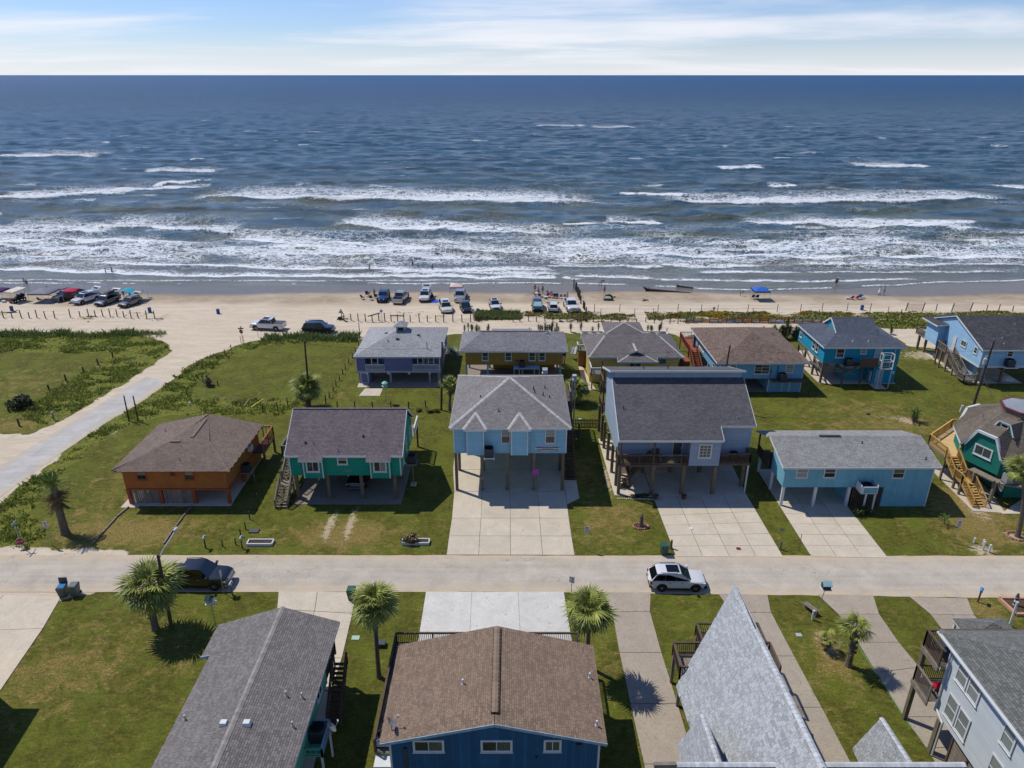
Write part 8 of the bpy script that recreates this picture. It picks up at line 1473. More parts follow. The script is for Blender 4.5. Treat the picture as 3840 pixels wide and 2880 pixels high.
def bin_(label, x, y, m, open_=None, az=0.):
 t = thing('wheeled_bin', label, 'bin', (x, y, 0)); c, s_ = math.cos(az), math.sin(az); rot = lambda a, b, z: (x + a * c - b * s_, y + a * s_ + b * c, z); mb = MB(); q4 = lambda w, d, z: [rot(-w, -d, z), rot(w, -d, z), rot(w, d, z), rot(-w, d, z)]
 mb.hexa(q4(.25, .27, .06) + q4(.33, .37, 1.0)); part(mb, 'bin_body', m, t); mb = MB()
 if open_: mb.hexa([rot(-.33, .37, .95), rot(.33, .37, .95), rot(.33, .43, .95), rot(-.33, .43, .95), rot(-.33, .42, 1.55), rot(.33, .42, 1.55), rot(.33, .48, 1.55), rot(-.33, .48, 1.55)]); part(mb, 'bin_lid', m, t); mb = MB(); mb.hexa(q4(.3, .33, .9) + q4(.29, .3, 1.06)); part(mb, 'rubbish_bag', open_, t)
 else: mb.hexa(q4(.35, .39, 1.002) + q4(.30, .33, 1.1)); part(mb, 'bin_lid', m, t)
 for sg in (-.24, .24): mb = MB(); mb.cyl(rot(sg - .03, .33, .11), rot(sg + .03, .33, .11), .11, .11, 10); part(mb, 'bin_wheel', M_tyre, t)
M_bg = mat('bin_green_grey', H('3f4b48'), .5, .08); bin_('open grey-green bin with blue bag at the edge of the left driveway', -37.45, 47.45, M_bg, mat('blue_bag', H('1f6f9c'), .35), .1); bin_('closed grey-green bin to the right of the open bin by the left driveway', -36.55, 47.6, mat('bin_grey', H('59635f'), .5, .08), None, .05); bin_('dark green bin half hidden by the slender palm by the street', -13.3, 47.1, mat('bin_green', H('2c5346'), .5, .08)); bin_('green bin with its long shadow at the corner of the wide concrete drive', 13.8, 53.1, MATS['bin_green'])
def birdhouse(label, x, y, h_, m, rm, w=.55, lean=(0, 0)):
 t = thing('birdhouse', label, 'birdhouse', (x, y, 0)); tp = Vector((x + lean[0], y + lean[1], h_)); mb = MB(); mb.cyl((x, y, -.2), tp, .035, .03, 6); part(mb, 'birdhouse_pole', M_metal, t); mb = MB(); mb.box(tp.x - w / 2, tp.x + w / 2, tp.y - w * .4, tp.y + w * .4, h_, h_ + .42); bx = part(mb, 'nest_box', m, t)
 for i in range(3): mb = MB(); xx = tp.x - w * .3 + i * w * .3; mb.box(xx - .04, xx + .04, tp.y - w * .4 - .006, tp.y - w * .4 - .001, h_ + .15, h_ + .24); part(mb, 'nest_hole', M_black, bx)
 mb = MB()
 for sg in (-1, 1): mb.prism([(tp.x - w * .6, tp.y, h_ + .68), (tp.x + w * .6, tp.y, h_ + .68), (tp.x + w * .6, tp.y + sg * w * .6, h_ + .40), (tp.x - w * .6, tp.y + sg * w * .6, h_ + .40)], (0, 0, .03))
 part(mb, 'birdhouse_roof', rm, t); mb = MB(); mb.box(tp.x - w * .65, tp.x + w * .65, tp.y - w * .5, tp.y + w * .5, h_ - .05, h_ - .002); part(mb, 'perch_tray', M_white, t)
birdhouse('white bird house with dark green roof on a thin pole behind the mint house', -23.45, 43.95, 2.3, M_white, mat('bird_roof_green', H('2c4440'), .5)); birdhouse('bird house with pale aqua roof on a pole beside the wooden bench', 24.3, 44.9, 2.75, M_dk, mat('aqua_roof', H('8fb5b8'), .4), .6, (.5, .2)); birdhouse('white bird house on a pole between the mustard house and the light blue roof', 4.2, 84.0, 5.0, M_white, M_sign_w)
t = thing('birdhouse', 'round two-tier green and white bird house on a thin pole before the purple house', 'birdhouse', (-16.75, 85.6, 0)); mb = MB(); mb.cyl((-16.75, 85.6, -.2), (-16.72, 85.6, 2.2), .03, .03, 6); part(mb, 'birdhouse_pole', MATS['mint_paint'], t)
for z, m in ((2.2, M_white), (2.62, M_white)): mb = MB(); mb.lathe([(.26, 0), (.26, .26)], (-16.72, 85.6, z), 8); part(mb, 'nest_box', m, t); mb = MB(); mb.lathe([(.42, .24), (.16, .44)], (-16.72, 85.6, z), 8); part(mb, 'birdhouse_roof', mat('pale_green_roof', H('8cc5a5'), .5), t)
def planter(label, pts, m, h_=.28, w=.1, soil=True):
 t = thing('planter_frame', label, 'planter', (*pts[0], 0)); n = len(pts)
 for i in range(n): mb = MB(); a, b = pts[i], pts[(i + 1) % n]; mb.beam((*a, h_ / 2), (*b, h_ / 2), w, h_); part(mb, 'frame_board', m, t)
 if soil: mb = MB(); mb.poly([(x, y, h_ * .55) for x, y in pts]); part(mb, 'soil', mat('soil', H('4d3c2c'), .95, .3, 4, .6, 10), t)
 return t
planter('empty white planter frame on the lawn edge before the teal house', [(-24.5, 54.3), (-22.2, 54.3), (-22.2, 55.0), (-24.5, 55.0)], M_white); planter('white planter frame holding the pink oleander', [(-10.2, 54.45), (-7.7, 54.45), (-7.7, 55.1), (-10.2, 55.1)], M_white); planter('pinkish block flower bed beside the street at the right edge', [(40.4, 47.0), (40.6, 45.1), (43.5, 45.0), (43.5, 46.9)], mat('pink_block', H('b58d72'), .9, .12), .25, .2)
t = thing('lighthouse_ornament', 'small striped lighthouse ornament in the pinkish flower bed', 'ornament', (41.2, 46.2, .15)); mb = MB(); mb.lathe([(.17, 0), (.10, .8)], (41.2, 46.2, .15), 10); part(mb, 'tower', M_white, t); mb = MB(); mb.lathe([(.16, .8), (.14, .86), (.08, .87), (.08, 1.02), (.12, 1.03), (.02, 1.18)], (41.2, 46.2, .15), 10); part(mb, 'lantern', M_dk, t)
for k in range(2): mb = MB(); mb.lathe([(.165 - k * .035, .12 + k * .4), (.15 - k * .035, .28 + k * .4)], (41.2, 46.2, .15), 10); part(mb, 'stripe', M_ink, t)
t = thing('wooden_bench', 'weathered low wooden bench beside the bird house pole', 'bench', (24.3, 45.6, 0))
for k in range(3): mb = MB(); mb.beam((23.75 + k * .16, 46.1 + k * .04, .45), (24.35 + k * .16, 45.0 + k * .04, .45), .15, .05); part(mb, 'seat_board', M_grey_wood, t)
for a, b in ((23.95, 46.0), (24.45, 45.15)): mb = MB(); mb.box(a - .05, a + .15, b - .15, b + .1, 0, .42); part(mb, 'leg', M_grey_wood, t)
t = thing('tree_stump', 'carved tree stump in a ring of stones on the lawn', 'stump', (12.42, 57.4, 0)); mb = MB(); mb.cyl((12.42, 57.4, 0), (12.46, 57.45, 1.05), .22, .16, 9); part(mb, 'trunk', M_trk, t); mb = MB(); mb.cyl((12.35, 57.4, 1.02), (12.5, 57.5, 1.3), .18, .11, 7); part(mb, 'carved_head', M_dark_wood, t); M_rock = mat('bed_stone', H('9a6f5c'), .9, .2, objvar=.25)
for i in range(22): a = i / 22 * 6.283; x, y = 12.42 + .72 * math.cos(a), 57.4 + .5 * math.sin(a); mb = MB(); mb.lathe([(.05, 0), (.13, .05), (.09, .13), (.02, .16)], (x, y, 0), 6, 0, R.uniform(.8, 1.2)); part(mb, 'bed_stone', M_rock, t)
mb = MB(); mb.lathe([(.62, .0), (.5, .05)], (12.42, 57.4, 0), 14); part(mb, 'bed_soil', MATS['soil'], t)
t = thing('stone_ring', 'ring of stones round the foot of the tall palm at the right edge', 'stones', (47.7, 55.8, 0))
for i in range(20): a = i / 20 * 6.283; x, y = 47.7 + .95 * math.cos(a), 55.8 + .7 * math.sin(a); mb = MB(); mb.lathe([(.06, 0), (.16, .06), (.1, .16), (.02, .2)], (x, y, 0), 6, 0, R.uniform(.8, 1.2)); part(mb, 'bed_stone', M_rock, t)
t = thing('bed_edging', 'row of pale stones edging the bed under the grey-blue house stairs', 'stones', (12.6, 62.2, 0))
for i in range(17): x = 10.9 + i * .22; mb = MB(); mb.lathe([(.06, 0), (.12, .05), (.07, .13), (.02, .15)], (x, 62.25 - .01 * i + R.uniform(-.04, .04), 0), 6); part(mb, 'bed_stone', mat('pale_stone', H('b5a99c'), .9, .1, objvar=.15), t)
for i, (x, y) in enumerate(((14.75, 62.2), (17.6, 62.2))): mb = MB(); mb.lathe([(.16, 0), (.27, .38), (.30, .40), (.30, .46), (.25, .46), (.23, .40)], (x, y, .05), 14); solo(mb, 'clay_pot', mat('clay', H('6b4638'), .85, .1), 'clay pot on the concrete before the grey-blue house, the %s one' % ('left', 'right')[i], 'pot', (x, y, .05))
t = thing('door_mat', 'small dark red mat lying on the wide concrete drive', 'mat', (20.8, 53.8, .06)); mb = MB(); mb.box(20.6, 21.0, 53.65, 54.0, .058, .085); part(mb, 'pad', mat('mat_red', H('6a2a2c'), .9), t)
mb = MB(); mb.lathe([(.24, 0), (.2, .05), (.05, .06)], (17.2, 57.0, .058), 12); solo(mb, 'paper_scrap', M_white, 'crumpled white scrap on the wide concrete drive', 'litter', (17.2, 57, .058))
for i, (x, y, h_) in enumerate(((43.0, 54.8, .5), (43.75, 54.6, .45), (43.15, 53.7, .9), (43.5, 53.35, .8))): mb = MB(); mb.cyl((x, y, -.1), (x, y, h_), .09, .09, 10); mb.cyl((x, y, h_), (x, y, h_ + .05), .1, .08, 10); solo(mb, 'pipe_stub', M_white, ('white pipe stub by the street at right, the farther left one', 'white pipe stub by the street at right, the farther right one', 'taller white pipe stub by the street at right, left of the front pair', 'white pipe stub by the street at right, nearest the street')[i], 'pipe', (x, y, 0))
for lab, x, y, h_ in (('white pipe stub in the weeds behind the orange house', -42.5, 84.7, .5), ('tilted white pipe on the lawn left of the leaning utility pole', 57.9, 82.8, .95)): mb = MB(); mb.cyl((x, y, -.1), (x + .1, y, h_), .12, .12, 10); solo(mb, 'pipe_stub', M_white, lab, 'pipe', (x, y, 0))
for lab, x, y, w, d, h_, m in (('dark utility box lid on the lawn between the orange and teal drives', -24.6, 56.6, .45, .3, .12, M_dk), ('pale green utility cover on the lawn left of the slender palm', -12.1, 42.6, .3, .22, .05, mat('cover_green', H('9cb8a5'), .6)), ('dark box at the foot of the slender palm', -9.95, 41.8, .3, .25, .35, M_dk), ('small grey cover in the lawn right of the A-frame', 20.6 + 1.7, 42.9, .22, .18, .06, M_sign_b), ('small dark box on the back lawn behind the long blue house', 45.7, 82.1, .22, .15, .15, M_dk), ('pale blue cover on the lawn beside the double lamp pole', 8.6, 80.7, .2, .15, .05, mat('cover_blue', H('8fb0cf'), .5)), ('dark water meter cover between the two right drives', 25.9, 56.9, .2, .16, .05, M_dk)): mb = MB(); mb.box(x - w, x + w, y - d, y + d, 0, h_); solo(mb, 'utility_cover', m, lab, 'cover', (x, y, 0))
t = thing('log_border', 'line of timber logs below the left corner of the orange house', 'log border', (-38.7, 60.5, 0))
for a, b in (((-38.6, 60.7), (-38.9, 59.0)), ((-38.9, 58.9), (-38.9, 56.8)), ((-38.9, 56.7), (-38.9, 54.5))): mb = MB(); mb.beam((*a, .07), (*b, .07), .13, .16); part(mb, 'log', M_grey_wood, t)
t = thing('log_border', 'line of timber logs below the dark carport of the orange house', 'log border', (-32.35, 60.5, 0))
for a, b in (((-32.3, 60.9), (-32.4, 59.0)), ((-32.4, 58.9), (-32.4, 56.9)), ((-32.4, 56.8), (-32.3, 54.6))): mb = MB(); mb.beam((*a, .07), (*b, .07), .13, .16); part(mb, 'log', M_grey_wood, t)
mb = MB(); mb.beam((-34.1, 84.0, .1), (-33.0, 85.7, .5), .12, .06); solo(mb, 'marker_pole', mat('marker_yellow', H('b9ad2a'), .5), 'yellow marker pole lying in the weeds behind the orange house', 'pole', (-34, 84, 0)); mb = MB(); mb.beam((-35.2, 84.2, .1), (-34.9, 85.6, .45), .08, .05); solo(mb, 'marker_pole', mat('marker_dull', H('9a8f4a'), .7), 'dull tan marker pole left of the yellow one in the weeds', 'pole', (-35.2, 84.2, 0))
mb = MB(); P = [(27.0, 33.0, .04), (26.6, 34.5, .04), (26.55, 37, .04), (26.45, 40, .04), (26.4, 41.7, .04), (25.4, 42.2, .04), (24.9, 41.5, .04)]; mb.tube(P, .022, 5); solo(mb, 'garden_hose', mat('hose_green', H('3f9a62'), .5), 'green garden hose snaking along the drive of the white house', 'hose', P[0])

# ================================================================== BEACH THINGS AND PEOPLE
def barrel(label, x, y):
 z = hz1(x, y); mb = MB(); mb.lathe([(.28, 0), (.3, .05), (.295, .3), (.31, .32), (.295, .34), (.295, .6), (.31, .62), (.295, .64), (.3, .88), (.27, .9), (.26, .84)], (x, y, z), 14); solo(mb, 'rubbish_barrel', M_bbar, label, 'barrel', (x, y, z), smooth=False)
barrel('blue barrel behind the left post line near the grey canopy', -92.1, 125.5); barrel('blue barrel at the right end of the left post line', -66.0, 124.1); barrel('blue barrel alone on the sand at the junction', -53.5, 123.9); barrel('blue barrel beside the small sign and the reeds', -6.2, 123.4); barrel('blue barrel on the beach at the right behind the dune', 64.7, 126.1)
def canopy(label, x, y, w, d, h_, m, peak=.75, rz=0., name='beach_canopy', tilt=0.):
 z = hz1(x, y); t = thing(name, label, 'canopy', (x, y, z), None, rz); OFF[t] = Vector((0, 0, 0)); mb = MB(); n = 8; gx_ = lambda i: -w / 2 + w * i / n; gy_ = lambda j: -d / 2 + d * j / n
 for i in range(n + 1):
  for j in range(n + 1): u, v = abs(2 * i / n - 1), abs(2 * j / n - 1); mb.v.append((gx_(i), gy_(j), h_ + peak * (1 - max(u, v)) ** .85 - .1 * (1 - abs(u - v)) * 0 + tilt * gx_(i) - .08 * math.sin(math.pi * i / n) * (v > .99) - .08 * math.sin(math.pi * j / n) * (u > .99)))
 mb.f = [(i * (n + 1) + j, (i + 1) * (n + 1) + j, (i + 1) * (n + 1) + j + 1, i * (n + 1) + j + 1) for i in range(n) for j in range(n)]; mb.m = [0] * len(mb.f); mb.tone = [0] * len(mb.v); part(mb, 'cloth_top', m, t, smooth=False, local=True)
 mb = MB()
 for a, b in (((-w / 2, -d / 2), (w / 2, -d / 2)), ((w / 2, -d / 2), (w / 2, d / 2)), ((w / 2, d / 2), (-w / 2, d / 2)), ((-w / 2, d / 2), (-w / 2, -d / 2))): mb.prism([(*a, h_ + tilt * a[0]), (*b, h_ + tilt * b[0]), (*b, h_ - .2 + tilt * b[0]), (*a, h_ - .2 + tilt * a[0])], (0, 0, .001))
 part(mb, 'valance', m, t, local=True)
 for a in (-w / 2 + .04, w / 2 - .04):
  for b in (-d / 2 + .04, d / 2 - .04): mb = MB(); mb.cyl((a, b, -.05), (a, b, h_ - .02 + tilt * a), .03, .03, 6); part(mb, 'canopy_leg', M_metal, t, local=True)
 return t
cloth = lambda n_, c: mat(n_, c, .8, .08, 2)
C_gr = cloth('cloth_grey', H('7d7f88')); C_rd = cloth('cloth_red', H('b02447')); C_te = cloth('cloth_teal', H('1e92a6')); C_bu = cloth('cloth_blue', H('2a5fb4')); C_pi = cloth('cloth_pinkish', H('c9b3aa')); C_pu = cloth('cloth_purple', H('4a2558')); C_cream = cloth('cloth_cream', H('c9bfae')); C_nav = cloth('cloth_navy', H('1c2440')); C_wh = cloth('cloth_white', H('c2c4c8')); C_mag = cloth('cloth_magenta', H('b0205f')); C_tan = cloth('cloth_tan', H('9a8350'))
canopy('wide grey canopy beside the dark pickup on the left beach', -90.0, 132.4, 4.0, 4.0, 1.85, C_gr, .8); canopy('small red canopy between the dark pickup and the white SUV', -84.6, 132.0, 2.4, 2.2, 2.15, C_rd, .45, .2); canopy('blue canopy standing alone on the right beach', 48.0, 133.2, 3.0, 3.0, 2.0, C_bu, .6); canopy('pinkish canopy behind the silver pickup', -11.0, 136.6, 2.6, 2.4, 1.85, C_pi, .5); canopy('purple canopy cut by the left edge of the photo', -99.3, 133.4, 2.6, 2.6, 1.9, C_pu, .5)
t = thing('sun_shade', 'turquoise sail shade with poles behind the grey-brown crossover', 'sun shade', (-72.8, 132.5, 0)); mb = MB(); n = 8
for i in range(n + 1):
 for j in range(4): mb.v.append((-75.3 + i * .55, 131.6 + j * .8, 1.75 + .35 * math.sin(math.pi * i / n * 2 + .4) - .2 * j / 3 + .1 * (j % 2)))
mb.f = [(i * 4 + j, (i + 1) * 4 + j, (i + 1) * 4 + j + 1, i * 4 + j + 1) for i in range(n) for j in range(3)]; mb.m = [0] * len(mb.f); mb.tone = [0] * len(mb.v); part(mb, 'cloth_top', C_te, t, smooth=True)
for x, y in ((-75.2, 131.7), (-75.2, 134), (-71.0, 131.7), (-71, 134)): mb = MB(); mb.cyl((x, y, -.1), (x, y, 1.95), .025, .025, 5); part(mb, 'shade_pole', M_metal, t)
mb = MB(); mb.prism([(-71.4, 130.2, .05), (-70.6, 130.4, .05), (-71.6, 132.0, 1.5)], (.05, 0, .02)); part(mb, 'side_flap', C_te, t)
t = thing('pop_up_tent', 'turquoise pop-up beach tent right of the tall posts', 'tent', (18.6, 133.2, 0)); mb = MB(); pts = []
for i in range(9):
 for j in range(6): a = math.pi * i / 8; e = j / 5; pts.append((18.6 - .95 * math.cos(a) * (1 - .25 * e), 132.4 + 1.7 * e, 1.15 * math.sin(a) ** .8 * (1 - .75 * e ** 2)))
mb.add(pts, [(i * 6 + j, (i + 1) * 6 + j, (i + 1) * 6 + j + 1, i * 6 + j + 1) for i in range(8) for j in range(5)]); part(mb, 'tent_shell', C_te, t, smooth=True); mb = MB(); mb.tube([(18.6 - .97 * math.cos(math.pi * i / 10), 132.4, 1.17 * math.sin(math.pi * i / 10) ** .8) for i in range(11)], .03, 5); part(mb, 'tent_rib', C_nav, t)
def chair(label, x, y, m, az=0., group=None, low=False, z=None):
 z = hz1(x, y) if z is None else z; t = thing('beach_chair', label, 'chair', (x, y, z), group, az); OFF[t] = Vector((0, 0, 0)); s_ = .26 if low else .42; mb = MB(); mb.hexa([(-.27, -.25, s_), (.27, -.25, s_), (.27, .25, s_ - .06), (-.27, .25, s_ - .06), (-.27, -.25, s_ + .03), (.27, -.25, s_ + .03), (.27, .25, s_ - .03), (-.27, .25, s_ - .03)]); part(mb, 'seat', m, t, local=True); mb = MB(); mb.hexa([(-.27, .22, s_), (.27, .22, s_), (.27, .26, s_), (-.27, .26, s_), (-.27, .48, s_ + .58), (.27, .48, s_ + .58), (.27, .52, s_ + .58), (-.27, .52, s_ + .58)]); part(mb, 'backrest', m, t, local=True)
 for sg in (-.29, .29):
  for a, b in (((sg, -.28, 0), (sg, .3, s_ + .12)), ((sg, .32, 0), (sg, -.2, s_ + .06))): mb = MB(); mb.cyl(a, b, .018, .018, 5); part(mb, 'leg', M_metal, t, local=True)
  mb = MB(); mb.box(sg - .03, sg + .03, -.28, .3, s_ + .2, s_ + .23); part(mb, 'armrest', M_metal, t, local=True)
for lab, x, y, m, az in (('navy folding chair farthest left of the blue jeep group', -29.0, 133.3, C_nav, 2.6), ('dark folding chair nearest the water left of the jeep', -28.5, 135.2, C_nav, 0.4), ('dark folding chair in front of the blue shirt person by the jeep', -27.4, 133.0, C_nav, 3.4), ('dark folding chair touching the left side of the jeep', -26.5, 134.0, C_nav, 3.0), ('dark chair holding the seated person left of the blue mat', -15.5, 133.6, C_nav, 3.1), ('navy chair at the left end of the table group', 4.6, 135.0, C_nav, 1.8), ('dark chair on the near side of the folding table', 5.4, 134.4, C_nav, 0.1), ('magenta covered chair in the row behind the navy minivan', 7.0, 134.9, C_mag, 3.4), ('dark chair with a pale towel second in the row', 7.8, 134.4, C_nav, .3), ('low navy chair in the middle of the row', 8.5, 134.0, C_nav, .5), ('low purple chair in the middle of the row', 8.9, 134.0, C_pu, .2), ('grey framed chair second from the right in the row', 9.55, 133.9, C_gr, 3.1), ('tan framed chair at the right end of the row', 10.3, 134.0, C_tan, 3.1), ('left dark chair in the shade of the blue canopy', 46.9, 133.7, C_nav, 3.1), ('right dark chair in the shade of the blue canopy', 47.7, 133.7, C_nav, 3.1), ('left red low chair on the right beach', 66.0, 133.4, C_rd, 3.3), ('right red low chair on the right beach', 67.1, 133.6, C_rd, 3.2), ('blue lounge chair beside the right red chair', 67.8, 133.6, C_bu, 2.6), ('pale blue lounge chair at the right end of the red chairs', 68.6, 134.3, C_wh, 2.2), ('dark chair under the grey canopy', -90.6, 131.6, C_nav, 2.9), ('dark chair under the turquoise shade', -72.2, 132.9, C_te, 3.3)): chair(lab, x, y, m, az, None, 'low' in lab)
t = thing('folding_table', 'white folding table among the chairs and people near the tall posts', 'table', (5.1, 134.9, 0)); mb = MB(); mb.box(4.6, 5.7, 134.6, 135.3, .68, .73); part(mb, 'tabletop', C_wh, t)
for x in (4.7, 5.6):
 for y in (134.7, 135.2): mb = MB(); mb.cyl((x, y, -.08), (x, y, .68), .02, .02, 5); part(mb, 'leg', M_metal, t)
t = thing('beach_mat', 'light blue beach mat spread right of the white SUV', 'mat', (-13.7, 131.7, 0)); mb = MB(); zz_ = hz1(-14, 131.7); mb.box(-14.2, -12.75, 130.6, 133, zz_ + .005, zz_ + .05); part(mb, 'mat_panel', cloth('mat_light_blue', H('4f9fd6')), t); mb = MB(); mb.tube([(-14, 131.4, zz_ + .06), (-13.6, 131.9, zz_ + .07), (-13.0, 131.6, zz_ + .06), (-13.3, 132.3, zz_ + .07)], .05, 5); part(mb, 'print', C_nav, t)
t = thing('beach_mat', 'deep blue half of the beach mats, next to the white SUV', 'mat', (-14.8, 131.6, 0)); mb = MB(); mb.box(-15.5, -14.22, 130.6, 132.5, zz_ + .005, zz_ + .05); part(mb, 'mat_panel', cloth('mat_deep_blue', H('2546b0')), t)
mb = MB(); mb.lathe([(.02, 0), (.13, .05), (.15, .14), (.1, .25), (.02, .28)], (7.0, 139.0, hz1(7, 139)), 12); solo(mb, 'beach_ball', mat('ball_green', H('4fae5a'), .4), 'green ball on the wet sand above the row of chairs', 'ball', (7, 139, 0), smooth=True)
for lab, x, y, m in (('white cooler at the left edge under the purple canopy', -97.2, 131.0, C_wh), ('small pale cooler beside the left red chair', 65.2, 133.3, C_cream), ('blue cooler before the row of chairs', 6.6, 133.6, C_te)):
 z = hz1(x, y); t = thing('cooler_box', lab, 'cooler', (x, y, z)); mb = MB(); mb.box(x - .32, x + .32, y - .2, y + .2, z, z + .36); part(mb, 'cooler_body', m, t); mb = MB(); mb.box(x - .33, x + .33, y - .21, y + .21, z + .362, z + .42); part(mb, 'cooler_lid', M_white, t)
mb = MB(); z = hz1(19.9, 134.6)
for i in range(4): mb.lathe([(.1, 0), (.22, .1), (.15, .26), (.03, .3)], (19.6 + i * .17, 134.6 + (i % 2) * .2, z), 7)
solo(mb, 'beach_toys', mat('toy_yellow', H('b5862a'), .6), 'yellow-orange beach toys beside the turquoise tent', 'toys', (19.8, 134.6, z))
t = thing('kite', 'small blue kite on the sand right of the turquoise shade', 'kite', (-70.4, 133.2, 0)); mb = MB(); mb.prism([(-70.9, 133.4, .05), (-70.1, 133.3, .1), (-69.7, 133.5, .3), (-70.3, 133.9, .15)], (0, 0, .02)); part(mb, 'sail', C_bu, t); mb = MB(); mb.cyl((-70.9, 133.5, .1), (-69.8, 133.5, .32), .012, .012, 5); part(mb, 'spar', M_metal, t)
M_drift = mat('driftwood', H('3d332a'), .95, .2, 3, .4, 12)
t = thing('driftwood', 'big dark driftwood trunk with spiky roots at the waterline', 'driftwood', (27.6, 139.3, 0)); z = hz1(28, 139); mb = MB(); mb.cyl((27.0, 139.6, z + .25), (30, 139.1, z + .2), .32, .2, 8); mb.cyl((30, 139.1, z + .2), (36.0, 138.0, z + .08), .2, .05, 7); part(mb, 'trunk', M_drift, t)
for i in range(9): a = R.uniform(0, 6.28); b = Vector((27.2 + R.uniform(-.2, .9), 139.5, z + .3)); mb = MB(); mb.cyl(b, b + Vector((-.5 + R.uniform(-.6, .5), R.uniform(-.5, .5), R.uniform(.3, 1.0))), .09, .02, 6); part(mb, 'root', M_drift, t)
t = thing('driftwood_log', 'driftwood log lying in the shallow water right of the spiky trunk', 'driftwood', (35.5, 142.2, -.3)); mb = MB(); mb.cyl((34.0, 142.9, -.15), (37.2, 141.6, -.2), .22, .14, 8); part(mb, 'trunk', M_drift, t); mb = MB(); mb.cyl((34.4, 142.8, -.1), (34.1, 142.7, .5), .1, .04, 6); part(mb, 'branch_stub', M_drift, t)
t = thing('driftwood_heap', 'small heap of sticks on the beach between the tent and the canopy', 'driftwood', (25.8, 132.4, 0)); z = hz1(25.8, 132.4)
for i in range(9): a = R.uniform(0, 3.14); d = Vector((math.cos(a), math.sin(a), .15)) * R.uniform(.4, .9); c = Vector((25.8 + R.uniform(-.4, .4), 132.4 + R.uniform(-.3, .3), z + .12)); mb = MB(); mb.cyl(c - d, c + d, .05, .02, 5); part(mb, 'stick', M_drift, t)
t = thing('driftwood_log', 'driftwood branch on the sand behind the left post line', 'driftwood', (-90.9, 123.9, 0)); mb = MB(); z = hz1(-90.9, 123.9); mb.cyl((-93, 124, z + .1), (-90.2, 123.9, z + .12), .07, .12, 6); part(mb, 'trunk', M_drift, t); mb = MB(); mb.cyl((-90.8, 123.9, z + .1), (-90.0, 124.2, z + .5), .1, .04, 6); part(mb, 'branch_stub', M_drift, t)
t = thing('beach_cart', 'red and black open beach cart with a cream canopy roof on posts', 'cart', (-94.9, 131.6, hz1(-95, 131.6)), None, -.35); OFF[t] = Vector((0, 0, 0)); q = lambda mb, nm, m: part(mb, nm, m, t, local=True)
mb = MB(); mb.hexa([(-.7, -1.4, .4), (.7, -1.4, .4), (.7, 1.3, .45), (-.7, 1.3, .45), (-.68, -1.35, .8), (.68, -1.35, .8), (.68, 1.2, .7), (-.68, 1.2, .7)]); q(mb, 'cart_body', M_trim); mb = MB(); mb.box(-.6, .6, -1.46, -1.402, .5, .75); q(mb, 'front_panel', MATS['red_plastic'])
for y in (-.1, .7): mb = MB(); mb.box(-.55, .55, y, y + .45, .82, .95); q(mb, 'seat', M_black); mb = MB(); mb.box(-.55, .55, y + .46, y + .54, .9, 1.35); q(mb, 'backrest', M_black)
for sg in (-.68, .68):
 for y in (-.95, .9): w_ = inst('wheel', wheel_meshes(.32, .26)[0], t, (sg, y, .32), (0, 0, math.pi / 2))
 for y in (-.7, 1.15): mb = MB(); mb.cyl((sg * .95, y, .7), (sg * 1.2, y * 1.1, 2.25), .03, .03, 6); q(mb, 'canopy_post', M_metal)
mb = MB(); mb.hexa([(-1.15, -1.3, 2.2), (1.15, -1.3, 2.2), (1.15, 1.6, 2.4), (-1.15, 1.6, 2.4), (-1.1, -1.2, 2.3), (1.1, -1.2, 2.3), (1.1, 1.5, 2.5), (-1.1, 1.5, 2.5)]); q(mb, 'canopy_roof', C_cream)

# ------------------------------------------------------------------ people: one continuous skinned body each
SK = mat('skin', H('a9795c'), .6, .05); HAIR = mat('hair_dark', H('231b17'), .7, .1)
POSE = {
 'stand': dict(pel=(0, 0, .95), che=(0, .01, 1.30), nec=(0, .01, 1.47), hea=(0, -.02, 1.60), kl=(-.10, -.02, .52), kr=(.10, .01, .52), fl=(-.12, .02, .08), fr=(.12, .04, .08), el=(-.27, .02, 1.16), er=(.27, .02, 1.16), hl=(-.29, -.08, .92), hr=(.29, -.06, .92)),
 'walk': dict(pel=(0, 0, .93), che=(0, -.03, 1.28), nec=(0, -.05, 1.45), hea=(0, -.09, 1.58), kl=(-.10, -.20, .54), kr=(.10, .10, .50), fl=(-.10, -.28, .10), fr=(.10, .42, .14), el=(-.25, .14, 1.15), er=(.25, -.16, 1.15), hl=(-.25, .20, .93), hr=(.24, -.34, .98)),
 'bend': dict(pel=(0, .12, .88), che=(0, -.22, 1.08), nec=(0, -.36, 1.10), hea=(0, -.48, 1.06), kl=(-.10, -.04, .50), kr=(.10, -.02, .50), fl=(-.12, .04, .08), fr=(.12, .08, .08), el=(-.2, -.34, .84), er=(.2, -.34, .84), hl=(-.12, -.44, .60), hr=(.12, -.46, .58)),
 'sit': dict(pel=(0, .1, .50), che=(0, .18, .86), nec=(0, .17, 1.03), hea=(0, .12, 1.16), kl=(-.12, -.34, .54), kr=(.12, -.34, .54), fl=(-.13, -.42, .09), fr=(.13, -.40, .09), el=(-.26, .05, .74), er=(.26, .05, .74), hl=(-.2, -.22, .62), hr=(.2, -.22, .62)),
 'reach': dict(pel=(0, 0, .95), che=(0, .0, 1.30), nec=(0, -.01, 1.47), hea=(0, -.05, 1.60), kl=(-.10, -.02, .52), kr=(.10, .02, .52), fl=(-.12, .02, .08), fr=(.12, .04, .08), el=(-.24, -.2, 1.25), er=(.24, -.2, 1.25), hl=(-.14, -.42, 1.22), hr=(.14, -.42, 1.24))}
